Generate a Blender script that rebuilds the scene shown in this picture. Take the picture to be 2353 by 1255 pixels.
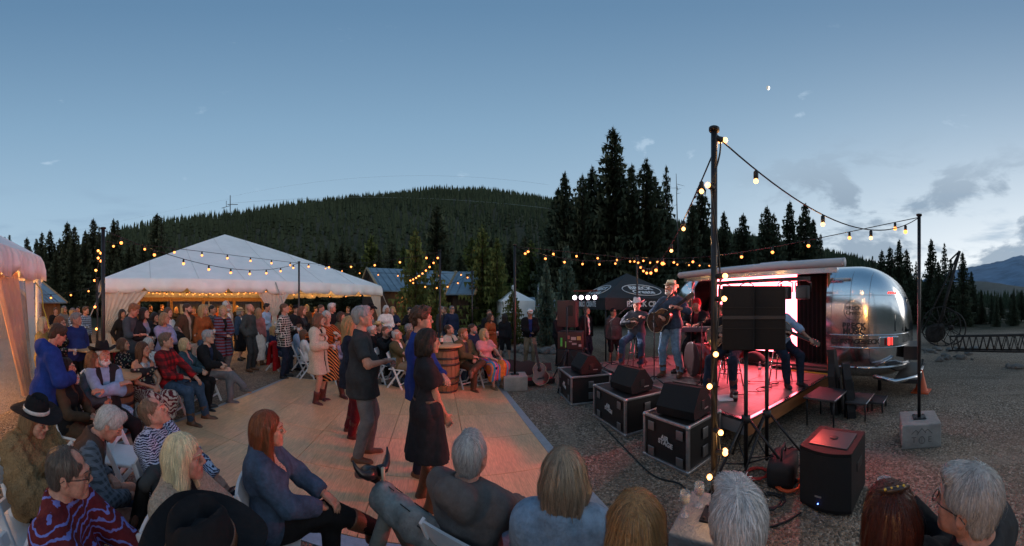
import bpy, bmesh, math, random
import numpy as np
from mathutils import Vector, Matrix
rnd = random.Random(7)
R = math.radians
for o in list(bpy.data.objects): bpy.data.objects.remove(o)
SC = bpy.context.scene
COL = SC.collection
# ------------------------------------------------------------------ camera: a stitched cylindrical panorama, horizon at eye height
F, CX, HY, CAMZ = 700.0, 1176.5, 700.0, 1.8          # pixels per radian of the photograph, its centre column and its horizon row
cam = bpy.data.cameras.new('camera'); camo = bpy.data.objects.new('camera', cam); COL.objects.link(camo)
camo.location = (0, 0, CAMZ); camo.rotation_euler = (R(90), 0, 0)
cam.type = 'PANO'; cam.panorama_type = 'CENTRAL_CYLINDRICAL'
cam.central_cylindrical_range_u_min = -CX / F; cam.central_cylindrical_range_u_max = CX / F
cam.central_cylindrical_range_v_min = -(1255 - HY) / F; cam.central_cylindrical_range_v_max = HY / F
cam.central_cylindrical_radius = 1.0
cam.clip_start = 0.05; cam.clip_end = 20000
SC.camera = camo
# ------------------------------------------------------------------ dusk sky
SUN_AZ, SUN_EL = 122.0, 1.5                             # degrees clockwise from +Y: the sun has just gone behind the ridge at the right, just out of view
W = bpy.data.worlds.new('World'); SC.world = W; W.use_nodes = True
nt = W.node_tree; nt.nodes.clear()
def wn(t, **k):
    n = nt.nodes.new(t)
    for a, b in k.items(): setattr(n, a, b)
    return n
def wl(a, b): nt.links.new(a, b)
def wmath(op, a, b=None, c=None, clamp=False):
    n = wn('ShaderNodeMath', operation=op, use_clamp=clamp)
    for i, v in enumerate((a, b, c)):
        if v is None: continue
        if isinstance(v, (int, float)): n.inputs[i].default_value = v
        else: wl(v, n.inputs[i])
    return n.outputs[0]
def wmix(f, a, b, bt='MIX'):
    n = wn('ShaderNodeMix', data_type='RGBA', blend_type=bt)
    for s, v in ((0, f), (6, a), (7, b)):
        if isinstance(v, (int, float)): n.inputs[s].default_value = v
        elif isinstance(v, tuple): n.inputs[s].default_value = (*v, 1)
        else: wl(v, n.inputs[s])
    return n.outputs[2]
def ramp(stops, f):
    n = wn('ShaderNodeValToRGB'); cr = n.color_ramp
    while len(cr.elements) > 1: cr.elements.remove(cr.elements[-1])
    for i, (p, c) in enumerate(stops):
        e = cr.elements[0] if i == 0 else cr.elements.new(p)
        e.position = p; e.color = (*c, 1)
    wl(f, n.inputs[0]); return n.outputs[0]
tc = wn('ShaderNodeTexCoord'); sep = wn('ShaderNodeSeparateXYZ'); wl(tc.outputs['Generated'], sep.inputs[0])
sx, sy, sz = sep.outputs
el = wmath('MAXIMUM', sz, 0.0)
base = ramp([(0, (.33, .43, .51)), (.12, (.305, .415, .505)), (.3, (.255, .375, .485)), (.5, (.175, .29, .41)), (.7, (.095, .185, .300)), (1, (.055, .12, .21))], el)
# after-glow: the sky is paler towards the place where the sun went down
sd = (math.sin(R(SUN_AZ)), math.cos(R(SUN_AZ)))
hl = wmath('SQRT', wmath('ADD', wmath('MULTIPLY', sx, sx), wmath('ADD', wmath('MULTIPLY', sy, sy), 1e-5)))
ca = wmath('DIVIDE', wmath('ADD', wmath('MULTIPLY', sx, sd[0]), wmath('MULTIPLY', sy, sd[1])), hl)
g1 = wmath('POWER', wmath('MULTIPLY_ADD', ca, .5, .5, clamp=True), 2.3)
g2 = wmath('POWER', wmath('SUBTRACT', 1.0, el, clamp=True), 2.6)
glow = wmath('MULTIPLY', wmath('MULTIPLY', g1, g2), .92, clamp=True)
col = wmix(glow, base, (1.05, 1.02, .98))
sky = wn('ShaderNodeTexSky', sky_type='NISHITA', sun_disc=False, sun_elevation=R(SUN_EL), sun_rotation=R(SUN_AZ), altitude=2900, air_density=1.0, dust_density=.3, ozone_density=3.0)
nsk = wmix(1.0, sky.outputs[0], (.06, .06, .06), 'MULTIPLY')
col = wmix(.12, col, nsk)
# clouds: soft torn patches low over the right, thin streaks elsewhere
def cloud(scale, zs, lo, hi, det, off):
    mp = wn('ShaderNodeMapping'); mp.inputs['Scale'].default_value = (1, 1, zs); mp.inputs['Location'].default_value = off
    wl(tc.outputs['Generated'], mp.inputs[0])
    nz = wn('ShaderNodeTexNoise'); nz.inputs['Scale'].default_value = scale; nz.inputs['Detail'].default_value = det; nz.inputs['Roughness'].default_value = .58
    nz.inputs['Distortion'].default_value = .35
    wl(mp.outputs[0], nz.inputs[0])
    m = wn('ShaderNodeMapRange', interpolation_type='SMOOTHSTEP'); m.inputs[1].default_value = lo; m.inputs[2].default_value = hi
    wl(nz.outputs[0], m.inputs[0]); return m.outputs[0]
def band(v, a, b, c, d):
    m = wn('ShaderNodeMapRange', interpolation_type='SMOOTHSTEP'); m.inputs[1].default_value = a; m.inputs[2].default_value = b; wl(v, m.inputs[0])
    k = wn('ShaderNodeMapRange', interpolation_type='SMOOTHSTEP'); k.inputs[1].default_value = c; k.inputs[2].default_value = d; k.inputs[3].default_value = 1; k.inputs[4].default_value = 0; wl(v, k.inputs[0])
    return wmath('MULTIPLY', m.outputs[0], k.outputs[0])
low = band(sz, -.02, .03, .30, .52)
rightw = band(ca, .10, .45, 3, 4)
c1 = wmath('MULTIPLY', wmath('MULTIPLY', cloud(3.6, 2.4, .485, .60, 7, (5.2, 1.4, .3)), low), rightw)
col = wmix(wmath('MULTIPLY', c1, .88), col, (.19, .25, .32))
c2 = wmath('MULTIPLY', wmath('MULTIPLY', cloud(2.6, 5.5, .50, .72, 5, (2.1, .3, .1)), band(sz, .0, .04, .28, .42)), .62)
col = wmix(c2, col, (.185, .275, .375))
c3 = wmath('MULTIPLY', wmath('MULTIPLY', cloud(6.0, 3.2, .66, .76, 5, (.7, 1.3, 2.4)), band(sz, .3, .42, .6, .8)), .35)
col = wmix(c3, col, (.42, .52, .62))
bg = wn('ShaderNodeBackground'); bg.inputs[1].default_value = 1.0; wl(col, bg.inputs[0])
wo = wn('ShaderNodeOutputWorld'); wl(bg.outputs[0], wo.inputs[0])
sl = bpy.data.lights.new('sun', 'SUN'); sl.energy = .5; sl.angle = R(40); sl.color = (1, .87, .76)
so = bpy.data.objects.new('sun', sl); COL.objects.link(so)
so.rotation_euler = (R(90 - 9), 0, R(180 - SUN_AZ) + R(0))
so.rotation_euler = Vector((-math.sin(R(SUN_AZ)), -math.cos(R(SUN_AZ)), -math.tan(R(9)))).to_track_quat('-Z', 'Y').to_euler()
vs = SC.view_settings; vs.view_transform = 'Standard'; vs.look = 'None'; vs.exposure = 0.6; vs.gamma = 1.0; vs.use_curve_mapping = False
SC.render.engine = 'CYCLES'
cy = SC.cycles; cy.use_denoising = True; cy.max_bounces = 6; cy.diffuse_bounces = 3; cy.glossy_bounces = 3; cy.transmission_bounces = 4; cy.transparent_max_bounces = 12
cy.sample_clamp_indirect = 4.0; cy.caustics_reflective = False; cy.caustics_refractive = False; cy.use_light_tree = True

# ------------------------------------------------------------------ helpers
def gp(px, d, z=0.0):
    """the place d metres out along the bearing of a picture column"""
    t = (px - CX) / F
    return Vector((d * math.sin(t), d * math.cos(t), z))
def dist(py, z=0.0): return (CAMZ - z) * F / (py - HY)
def gf(px, py, z=0.0): return gp(px, dist(py, z), z)
def zat(py, d): return CAMZ + (HY - py) / F * d
MAT = {}
def mat(name, color=(.5, .5, .5), rough=.6, metal=0.0, spec=.5, noise=None, bump=None, emit=None, estr=0, alpha=1, trans=0, sheen=0, coat=0, build=None):
    """noise=(scale, amount, stretch-or-None) varies the colour; bump=(scale, strength, stretch) adds fine relief"""
    if name in MAT: return MAT[name]
    m = bpy.data.materials.new(name); m.use_nodes = True; MAT[name] = m
    t = m.node_tree; b = t.nodes['Principled BSDF']
    b.inputs['Base Color'].default_value = (*color, 1); b.inputs['Roughness'].default_value = rough; b.inputs['Metallic'].default_value = metal
    b.inputs['Specular IOR Level'].default_value = spec
    if sheen: b.inputs['Sheen Weight'].default_value = sheen
    if coat: b.inputs['Coat Weight'].default_value = coat
    if trans: b.inputs['Transmission Weight'].default_value = trans
    if alpha < 1: b.inputs['Alpha'].default_value = alpha
    if emit: b.inputs['Emission Color'].default_value = (*emit, 1); b.inputs['Emission Strength'].default_value = estr
    def coord(st):
        c = t.nodes.new('ShaderNodeTexCoord'); mp = t.nodes.new('ShaderNodeMapping'); mp.inputs['Scale'].default_value = st or (1, 1, 1)
        t.links.new(c.outputs['Object'], mp.inputs[0]); return mp.outputs[0]
    if noise:
        sc, am, st = (*noise, None)[:3]
        n = t.nodes.new('ShaderNodeTexNoise'); n.inputs['Scale'].default_value = sc; n.inputs['Detail'].default_value = 5; n.inputs['Roughness'].default_value = .65
        t.links.new(coord(st), n.inputs[0])
        rp = t.nodes.new('ShaderNodeMapRange'); rp.inputs[1].default_value = .3; rp.inputs[2].default_value = .7; rp.inputs[3].default_value = 1 - am; rp.inputs[4].default_value = 1 + am
        t.links.new(n.outputs[0], rp.inputs[0])
        mx = t.nodes.new('ShaderNodeMix'); mx.data_type = 'RGBA'; mx.blend_type = 'MULTIPLY'; mx.inputs[0].default_value = 1; mx.inputs[6].default_value = (*color, 1)
        t.links.new(rp.outputs[0], mx.inputs[7]); t.links.new(mx.outputs[2], b.inputs['Base Color'])
    if bump:
        sc, stg, st = (*bump, None)[:3]
        n = t.nodes.new('ShaderNodeTexNoise'); n.inputs['Scale'].default_value = sc; n.inputs['Detail'].default_value = 4
        t.links.new(coord(st), n.inputs[0])
        bp = t.nodes.new('ShaderNodeBump'); bp.inputs['Strength'].default_value = stg; bp.inputs['Distance'].default_value = .02
        t.links.new(n.outputs[0], bp.inputs['Height']); t.links.new(bp.outputs[0], b.inputs['Normal'])
    if build: build(m, t, b)
    return m
class MB:
    """collects shapes, then links them as ONE mesh object"""
    def __init__(s): s.v, s.f, s.m, s.sm = [], [], [], []
    def add(s, vs, fs, mi=0, smooth=False, M=None):
        o = len(s.v); s.v += [tuple(M @ Vector(v)) if M else tuple(v) for v in vs]
        for f in fs: s.f.append(tuple(i + o for i in f)); s.m.append(mi); s.sm.append(smooth)
        return s
    def box(s, c, d, mi=0, M=None, bev=0.0):
        x, y, z = c; a, b, h = d[0] / 2, d[1] / 2, d[2] / 2
        if bev <= 0:
            vs = [(x + i * a, y + j * b, z + k * h) for i in (-1, 1) for j in (-1, 1) for k in (-1, 1)]
            return s.add(vs, [(0, 1, 3, 2), (4, 6, 7, 5), (0, 4, 5, 1), (2, 3, 7, 6), (0, 2, 6, 4), (1, 5, 7, 3)], mi, False, M)
        bm = bmesh.new(); bmesh.ops.create_cube(bm, size=1); bmesh.ops.scale(bm, vec=d, verts=bm.verts)
        bmesh.ops.bevel(bm, geom=bm.edges[:], offset=bev, segments=2, affect='EDGES', profile=.7)
        bmesh.ops.translate(bm, vec=c, verts=bm.verts); bm.verts.index_update()
        s.add([tuple(v.co) for v in bm.verts], [tuple(v.index for v in f.verts) for f in bm.faces], mi, True, M); bm.free(); return s
    def tube(s, pts, r, n=8, mi=0, cap=True, M=None, smooth=True):
        pts = [Vector(p) for p in pts]; rs = r if isinstance(r, (list, tuple)) else [r] * len(pts)
        vs, fs = [], []; prev = None
        for i, p in enumerate(pts):
            t = (pts[min(i + 1, len(pts) - 1)] - pts[max(i - 1, 0)]).normalized()
            if prev is None:
                u = t.cross(Vector((0, 0, 1)) if abs(t.z) < .9 else Vector((1, 0, 0))).normalized()
            else: u = (prev - t * prev.dot(t)).normalized()
            prev = u; w = t.cross(u)
            for k in range(n):
                a = 2 * math.pi * k / n; vs.append(p + (u * math.cos(a) + w * math.sin(a)) * rs[i])
        for i in range(len(pts) - 1):
            for k in range(n): fs.append((i * n + k, i * n + (k + 1) % n, (i + 1) * n + (k + 1) % n, (i + 1) * n + k))
        if cap: fs += [tuple(reversed(range(n))), tuple(range((len(pts) - 1) * n, len(pts) * n))]
        return s.add(vs, fs, mi, smooth, M)
    def lathe(s, prof, n=16, c=(0, 0, 0), mi=0, M=None, smooth=True, sx=1, sy=1):
        vs, fs = [], []
        for r, z in prof:
            for k in range(n):
                a = 2 * math.pi * k / n; vs.append((c[0] + r * math.cos(a) * sx, c[1] + r * math.sin(a) * sy, c[2] + z))
        for i in range(len(prof) - 1):
            for k in range(n): fs.append((i * n + k, i * n + (k + 1) % n, (i + 1) * n + (k + 1) % n, (i + 1) * n + k))
        fs += [tuple(reversed(range(n))), tuple(range((len(prof) - 1) * n, len(prof) * n))]
        return s.add(vs, fs, mi, smooth, M)
    def ball(s, c, r, n=8, mi=0, M=None):
        rx, ry, rz = (r, r, r) if isinstance(r, (int, float)) else r
        prof = [(max(math.sin(math.pi * i / n), 1e-3), -math.cos(math.pi * i / n)) for i in range(n + 1)]
        vs, fs = [], []; m = n + 2
        for q, z in prof:
            for k in range(m): a = 2 * math.pi * k / m; vs.append((c[0] + rx * q * math.cos(a), c[1] + ry * q * math.sin(a), c[2] + rz * z))
        for i in range(n):
            for k in range(m): fs.append((i * m + k, i * m + (k + 1) % m, (i + 1) * m + (k + 1) % m, (i + 1) * m + k))
        return s.add(vs, fs, mi, True, M)
    def prism(s, poly, d0, d1, axis='y', mi=0, M=None):
        """extrude a 2-D outline between two depths along an axis (outline in the other two axes)"""
        def P(u, v, w): return {'y': (u, w, v), 'z': (u, v, w), 'x': (w, u, v)}[axis]
        n = len(poly); vs = [P(u, v, d0) for u, v in poly] + [P(u, v, d1) for u, v in poly]
        fs = [tuple(range(n)), tuple(reversed(range(n, 2 * n)))] + [(i, i + n, (i + 1) % n + n, (i + 1) % n) for i in range(n)]
        return s.add(vs, fs, mi, False, M)
    def mesh(s, name, mats):
        me = bpy.data.meshes.new(name); me.from_pydata(s.v, [], s.f)
        for m in (mats if isinstance(mats, (list, tuple)) else [mats]): me.materials.append(m)
        me.polygons.foreach_set('material_index', s.m); me.polygons.foreach_set('use_smooth', s.sm)
        bm = bmesh.new(); bm.from_mesh(me); bmesh.ops.recalc_face_normals(bm, faces=bm.faces); bm.to_mesh(me); bm.free()
        me.update(); return me
    def build(s, name, mats, parent=None, loc=None, rz=None): return link(name, s.mesh(name, mats), parent, loc, rz)
def link(name, data, parent=None, loc=None, rz=None):
    o = bpy.data.objects.new(name, data); COL.objects.link(o)
    if parent: o.parent = parent
    if loc is not None: o.location = loc
    if rz is not None: o.rotation_euler = (0, 0, rz)
    return o
def tag(o, label, cat=None, group=None, kind=None):
    if label: o['label'] = label
    if cat: o['category'] = cat
    if group: o['group'] = group
    if kind: o['kind'] = kind
    return o
def thing(name, label, cat, loc=(0, 0, 0), rz=0.0, group=None):
    return tag(link(name, None, None, loc, rz), label, cat, group)
def copy_tree(o, parent=None):
    c = o.copy(); COL.objects.link(c)
    if parent: c.parent = parent
    for ch in list(o.children):
        if ch.name != c.name: copy_tree(ch, c)
    return c
def text_mesh(txt, size, bold=0.0, extrude=.002, space=1.0):
    cu = bpy.data.curves.new('t', 'FONT'); cu.body = txt; cu.size = size; cu.align_x = 'CENTER'; cu.align_y = 'CENTER'; cu.offset = bold; cu.extrude = extrude; cu.space_character = space; cu.space_line = .85
    o = bpy.data.objects.new('t', cu); COL.objects.link(o)
    me = bpy.data.meshes.new_from_object(o.evaluated_get(bpy.context.evaluated_depsgraph_get())); bpy.data.objects.remove(o); return me
def text_on(txt, size, M, material, parent, name='lettering', bold=0.0, warp=None, space=1.0):
    me = text_mesh(txt, size, bold, .0015, space); me.materials.clear(); me.materials.append(material)
    for v in me.vertices: v.co = warp(v.co) if warp else M @ v.co
    return link(name, me, parent)
# ================================================================== terrain
CREST = [(-700, 560, 260), (-300, 600, 220), (0, 612, 200), (150, 575, 200), (280, 524, 230), (430, 499, 260), (530, 492, 280), (700, 466, 320), (880, 450, 350), (1000, 438, 380), (1100, 439, 380), (1200, 451, 380), (1300, 466, 380), (1500, 502, 380),
         (1700, 542, 380), (1850, 570, 400), (1960, 592, 430), (2050, 622, 450), (2150, 668, 450), (2300, 690, 450), (2600, 690, 400), (3000, 620, 300), (3700, 560, 260)]
def crest(th):
    px = CX + F * th; c = np.array(CREST, float)
    return np.interp(px, c[:, 0], c[:, 1]), np.interp(px, c[:, 0], c[:, 2])
def ground_h(th, r):
    y, rc = crest(th); top = np.maximum(CAMZ + (HY - y) / F * rc - 6.5, 0.0)
    t = np.clip((r - 42) / (rc - 42), 0, 1); s = t ** 1.25 * (1.55 - .55 * t)
    h = top * np.where(r <= rc, s, np.maximum(1 - (r - rc) / (rc * 1.5), .25))
    return h + np.where(r > 45, 1.2 * np.sin(th * 23 + r * .05) * np.clip((r - 45) / 60, 0, 1), 0)
radii = np.concatenate([[0.3, 1, 2, 3, 4, 6, 8, 11, 15, 20, 26, 34, 42], np.arange(55, 480, 17), [560, 700, 900, 1400, 2500, 6000]])
NA = 240; ths = np.linspace(-math.pi, math.pi, NA, endpoint=False)
v = [(0, 0, 0)]; f = []
for r in radii:
    hs = ground_h(ths, r); v += [(r * math.sin(t), r * math.cos(t), h if r > 30 else 0.0) for t, h in zip(ths, hs)]
for k in range(NA): f.append((0, 1 + (k + 1) % NA, 1 + k))
for i in range(len(radii) - 1):
    for k in range(NA):
        a, b = 1 + i * NA + k, 1 + i * NA + (k + 1) % NA; f.append((a, b, b + NA, a + NA))
def gravel_mat(m, t, b):
    co = t.nodes.new('ShaderNodeTexCoord')
    def N(s, d=5): n = t.nodes.new('ShaderNodeTexNoise'); n.inputs['Scale'].default_value = s; n.inputs['Detail'].default_value = d; t.links.new(co.outputs['Object'], n.inputs[0]); return n.outputs[0]
    def mixc(fac, a, c):
        x = t.nodes.new('ShaderNodeMix'); x.data_type = 'RGBA'; t.links.new(fac, x.inputs[0])
        for i, q in ((6, a), (7, c)):
            if isinstance(q, tuple): x.inputs[i].default_value = (*q, 1)
            else: t.links.new(q, x.inputs[i])
        return x.outputs[2]
    def mr(s, lo, hi, a=0, c=1): n = t.nodes.new('ShaderNodeMapRange'); n.inputs[1].default_value = lo; n.inputs[2].default_value = hi; n.inputs[3].default_value = a; n.inputs[4].default_value = c; t.links.new(s, n.inputs[0]); return n.outputs[0]
    vo = t.nodes.new('ShaderNodeTexVoronoi'); vo.inputs['Scale'].default_value = 46; vo.inputs['Randomness'].default_value = 1; t.links.new(co.outputs['Object'], vo.inputs[0])
    vr = t.nodes.new('ShaderNodeSeparateColor'); t.links.new(vo.outputs['Color'], vr.inputs[0])
    c = mixc(mr(vr.outputs[0], 0, 1), (.12, .088, .062), (.44, .335, .25))
    c = mixc(mr(vr.outputs[1], .82, .95), c, (.55, .46, .37)); c = mixc(mr(vr.outputs[2], .75, .9), c, (.10, .085, .07))
    c = mixc(mr(N(.45), .38, .62, 0, .45), c, (.22, .165, .12))
    c = mixc(mr(N(2.2), .45, .7, 0, .35), c, (.30, .23, .17))
    mp = t.nodes.new('ShaderNodeMapping'); mp.inputs['Scale'].default_value = (1.7, .16, 1); mp.inputs['Rotation'].default_value = (0, 0, .45); t.links.new(co.outputs['Object'], mp.inputs[0]); nz = t.nodes.new('ShaderNodeTexNoise'); nz.inputs['Scale'].default_value = 1.3; nz.inputs['Detail'].default_value = 3; t.links.new(mp.outputs[0], nz.inputs[0]); c = mixc(mr(nz.outputs[0], .52, .66, 0, .5), c, (.15, .115, .085)); c = mixc(mr(nz.outputs[0], .42, .33, 0, .4), c, (.36, .285, .22))
    ln = t.nodes.new('ShaderNodeVectorMath'); ln.operation = 'LENGTH'; t.links.new(co.outputs['Object'], ln.inputs[0])
    ad = t.nodes.new('ShaderNodeMath'); ad.operation = 'MULTIPLY_ADD'; ad.inputs[1].default_value = 9; t.links.new(N(.25), ad.inputs[0]); t.links.new(ln.outputs['Value'], ad.inputs[2])
    c = mixc(mr(ad.outputs[0], 22, 29), c, mixc(mr(N(.9), .35, .65), (.034, .040, .022), (.075, .066, .042)))
    t.links.new(c, b.inputs['Base Color'])
    bp = t.nodes.new('ShaderNodeBump'); bp.inputs['Strength'].default_value = 1.0; bp.inputs['Distance'].default_value = .022; bp.invert = True
    t.links.new(vo.outputs['Distance'], bp.inputs['Height']); bp2 = t.nodes.new('ShaderNodeBump'); bp2.inputs['Strength'].default_value = .5; bp2.inputs['Distance'].default_value = .05; t.links.new(N(7), bp2.inputs['Height']); t.links.new(bp2.outputs[0], bp.inputs['Normal']); t.links.new(bp.outputs[0], b.inputs['Normal'])
me = bpy.data.meshes.new('ground'); me.from_pydata(v, [], f); me.materials.append(mat('gravel_ground', (.2, .17, .14), .92, spec=.2, build=gravel_mat)); me.polygons.foreach_set('use_smooth', [True] * len(f))
tag(link('ground', me), 'brown gravel ground running out to the wooded hillside', None, kind='structure')
# ------------------------------------------------------------------ far ridge and far mountain on the right
def ridge(name, label, prof, dist_, m, seed):
    g = random.Random(seed); n = 160; a0, a1 = prof[0][0], prof[-1][0]; vs, fs = [], []; rows = 14
    for j in range(rows):
        for i in range(n):
            px = a0 + (a1 - a0) * i / (n - 1); y = np.interp(px, [p[0] for p in prof], [p[1] for p in prof]); u = j / (rows - 1)
            top = max((HY - y) / F * dist_, 1); w = math.sin(i * .9 + j * 1.7) * .5 + math.sin(i * .37 + j * .8) * .5 + g.uniform(-.3, .3)
            vs.append(gp(px, dist_ * (1 - .45 * (1 - u)) + w * dist_ * .012 * (1 - u), top * (u ** .8) * (1 + w * .035 * (1 - u)) + (w * top * .012 if j == rows - 1 else 0)))
    for j in range(rows - 1):
        for i in range(n - 1): a = j * n + i; fs.append((a, a + 1, a + n + 1, a + n))
    b0 = len(vs)                                               # back slope
    for i in range(n): q = Vector(vs[(rows - 1) * n + i]); vs.append((q.x * 1.5, q.y * 1.5, 0))
    for i in range(n - 1): fs.append(((rows - 1) * n + i, (rows - 1) * n + i + 1, b0 + i + 1, b0 + i))
    o = MB().add(vs, fs, 0, True).build(name, m); return tag(o, label, None, kind='structure')
ridge('mountain', 'distant blue rocky mountain with snow streaks on the skyline', [(2080, 670), (2125, 640), (2160, 634), (2200, 620), (2235, 612), (2270, 606), (2300, 600), (2325, 591), (2345, 586), (2375, 596), (2450, 570), (2600, 620), (2800, 690)], 5200, mat('mountain_hazed_rock', (.135, .20, .29), .95, noise=(.0035, .35), bump=(.01, .5)), 3)  # the blue of distant haze is put into the rock colour
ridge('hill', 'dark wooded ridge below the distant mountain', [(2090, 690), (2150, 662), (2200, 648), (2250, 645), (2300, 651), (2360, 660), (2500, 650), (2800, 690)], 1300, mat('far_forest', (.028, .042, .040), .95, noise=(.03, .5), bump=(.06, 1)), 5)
# ------------------------------------------------------------------ the far wood: one mass of spruces on the hillside
NEEDLE = mat('needles_far', (.047, .060, .034), .9, spec=.1, noise=(.02, .35))
def forest():
    g = np.random.RandomState(4); V, Fc = [], []; nv = 0
    for r in np.concatenate([np.arange(50, 120, 5.5), np.arange(120, 260, 4.6), np.arange(260, 440, 3.6)]):
        step = (2.7 + r * .002) / r
        for th in np.arange(-1.85, 1.85, step):
            t = th + g.uniform(-.45, .45) * step; rr = r + g.uniform(-4, 4); y, rc = crest(t)
            if rr > rc + 14: continue
            px = CX + F * t
            if px > 2080 and rr < 120: continue
            if g.rand() < .10 or math.sin(t * 31 + rr * .06) + math.sin(t * 17 - rr * .043) > 1.86: continue
            z = float(ground_h(np.array([t]), np.array([rr]))[0]) - .4; H = 4.2 + 5.0 * g.rand() ** 1.5 * (1.0 if rr > 90 else .9) * (1.25 if g.rand() < .10 else 1); w = H * g.uniform(.11, .17)
            lv = 3 if rr > 140 else 5; n = 5; x0, y0 = rr * math.sin(t), rr * math.cos(t); a0 = g.uniform(0, 6)
            for k in range(lv):
                u0 = .06 + .94 * k / lv; u1 = min(u0 + 1.55 / lv, 1.0) if k < lv - 1 else 1.0
                wr = w * (1 - u0) ** .85 * g.uniform(.75, 1.2) + .12
                rim = []
                for q in range(n):
                    an = a0 + k * .7 + 2 * math.pi * q / n; w2 = wr * g.uniform(.55, 1.25); rim.append((x0 + w2 * math.cos(an), y0 + w2 * math.sin(an), z + u0 * H - g.uniform(0, .05) * H))
                V += rim + [(x0, y0, z + u1 * H)]
                Fc += [(nv + q, nv + (q + 1) % n, nv + n) for q in range(n)]; nv += n + 1
    me = bpy.data.meshes.new('forest'); me.from_pydata(V, [], Fc); me.materials.append(NEEDLE)
    tag(link('forest', me), 'dense dark spruce forest covering the hillside behind the tents', None, kind='stuff')
forest()
# ------------------------------------------------------------------ single conifers: tapered trunk, whorls of drooping branches made of needle sprays
BARK = mat('bark', (.060, .045, .035), .95, noise=(3, .4, (6, 6, 1)), bump=(14, .8, (3, 3, .4)))
def needles(n, c, em=0):
    def f(m, t, b):
        b.inputs['Subsurface Weight'].default_value = 0
        ge = t.nodes.new('ShaderNodeNewGeometry'); r = t.nodes.new('ShaderNodeMapRange'); r.inputs[3].default_value = .55; r.inputs[4].default_value = 1.5; t.links.new(ge.outputs['Random Per Island'], r.inputs[0])
        x = t.nodes.new('ShaderNodeMix'); x.data_type = 'RGBA'; x.blend_type = 'MULTIPLY'; x.inputs[0].default_value = 1; x.inputs[6].default_value = (*c, 1); t.links.new(r.outputs[0], x.inputs[7]); t.links.new(x.outputs[2], b.inputs['Base Color'])
    return mat(n, c, .8, spec=.2, build=f)
ND = needles('needles_dark', (.066, .078, .046)); NG = needles('needles_green', (.12, .145, .045)); NB = needles('needles_blue', (.11, .15, .11))
def tree_meshes(seed, H=12.0, wid=.16, bare=.06, dens=1.0, droop=.35, m=ND, gap=.1, dead=False):
    g = random.Random(seed); vs, fs = [], []
    def tri(a, b, c): o = len(vs); vs.extend((a, b, c)); fs.append((o, o + 1, o + 2))
    z = H * bare; W_ = H * wid
    while z < H * .995:
        u = (z - H * bare) / (H * (1 - bare)); L0 = W_ * ((1 - u) ** .8) * (.55 + .45 * min(1, u / .12 + .4)) + .10
        nb = max(3, int((6.5 - 2.5 * u) * dens)); a0 = g.uniform(0, 6.28)
        for q in range(nb):
            if g.random() < gap: continue
            an = a0 + 6.283 * q / nb + g.uniform(-.35, .35); L = L0 * g.uniform(.55, 1.18); dx, dy = math.cos(an), math.sin(an); zz = z + g.uniform(-.12, .12)
            ns = max(2, int(L / .20)); pd = droop * g.uniform(.6, 1.4)
            def P(t, side=0, up=0): return Vector((dx * L * t - dy * side, dy * L * t + dx * side, zz - pd * L * t * (1.15 - .55 * t * t) + up))
            for i in range(ns):
                t0 = (i + .1) / ns; w = (.14 + .34 * L * (1 - t0) ** .7 * .7) * g.uniform(.7, 1.3); t1 = min(t0 + 1.5 / ns, 1.05)
                for s in (-1, 1):
                    tri(P(t0), P(t0 + .35 / ns), P(t1, s * w, -w * g.uniform(.1, .55)))
                if g.random() < .8: tri(P(t0, -.03), P(t0, .03), P(min(t0 + 1.1 / ns, 1.1), g.uniform(-.07, .07), g.uniform(.05, .22)))
                if g.random() < .9: tri(P(t0), P(min(t0 + 1.2 / ns, 1)), P(t0 + .6 / ns, g.uniform(-.12, .12), -g.uniform(.2, .55)))
        z += H * g.uniform(.014, .024) * (1.15 - .3 * u) / dens ** .5
    for k in range(5): tri(Vector((-.03, 0, H * .97)), Vector((.03, 0, H * .97)), Vector((g.uniform(-.06, .06), g.uniform(-.06, .06), H * (1.0 + .006 * k))))
    me = bpy.data.meshes.new('crown'); me.from_pydata([tuple(q) for q in vs], [], fs); me.materials.append(m)
    b = MB(); pts = [(g.uniform(-.02, .02) * H * .1, g.uniform(-.02, .02) * H * .1, H * k / 7) for k in range(8)]; b.tube(pts, [max(H * .0125 * (1 - k / 7.2), .012) for k in range(8)], 7)
    for k in range(10):
        zz = H * g.uniform(bare * .5, .5); an = g.uniform(0, 6.28); L = W_ * g.uniform(.3, .6); b.tube([(0, 0, zz), (math.cos(an) * L, math.sin(an) * L, zz - .12 * L)], [.025, .006], 4)
    return me, b.mesh('trunk', BARK)
TREES = dict(tall=[tree_meshes(11 + i, 12, (.135, .15, .12)[i], .05, 1.5, .32, ND, .08) for i in range(3)], round=[tree_meshes(31 + i, 12, .19, .10, 1.4, .12, ND, .1) for i in range(2)], thin=[tree_meshes(41, 12, .085, .05, 1.0, .4, ND, .1)],
             green=[tree_meshes(51 + i, 8, .20, .08, 1.1, .05, NG, .15) for i in range(2)], blue=[tree_meshes(61 + i, 6, .155, .04, 1.1, .12, NB, .08) for i in range(2)])
TN = [0]
def conifer(kind, px, ytop, d, label, group, hscale=None, wide=1.0, H=None):
    TN[0] += 1; L = TREES[kind]; me, tr = L[TN[0] % len(L)]; base = {'green': 8, 'blue': 6}.get(kind, 12)
    th = (px - CX) / F; gz = float(ground_h(np.array([th]), np.array([d]))[0]) if d > 42 else 0.0
    H = H or (zat(ytop, d) - gz); o = thing('conifer_tree', label, 'tree', gp(px, d, gz - .05), rnd.uniform(0, 6.28), group); s = H / base; w = 1.3 * wide * s * rnd.uniform(.9, 1.1); o.scale = (w, w, s)
    link('trunk', tr, o); link('crown', me, o)
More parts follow.
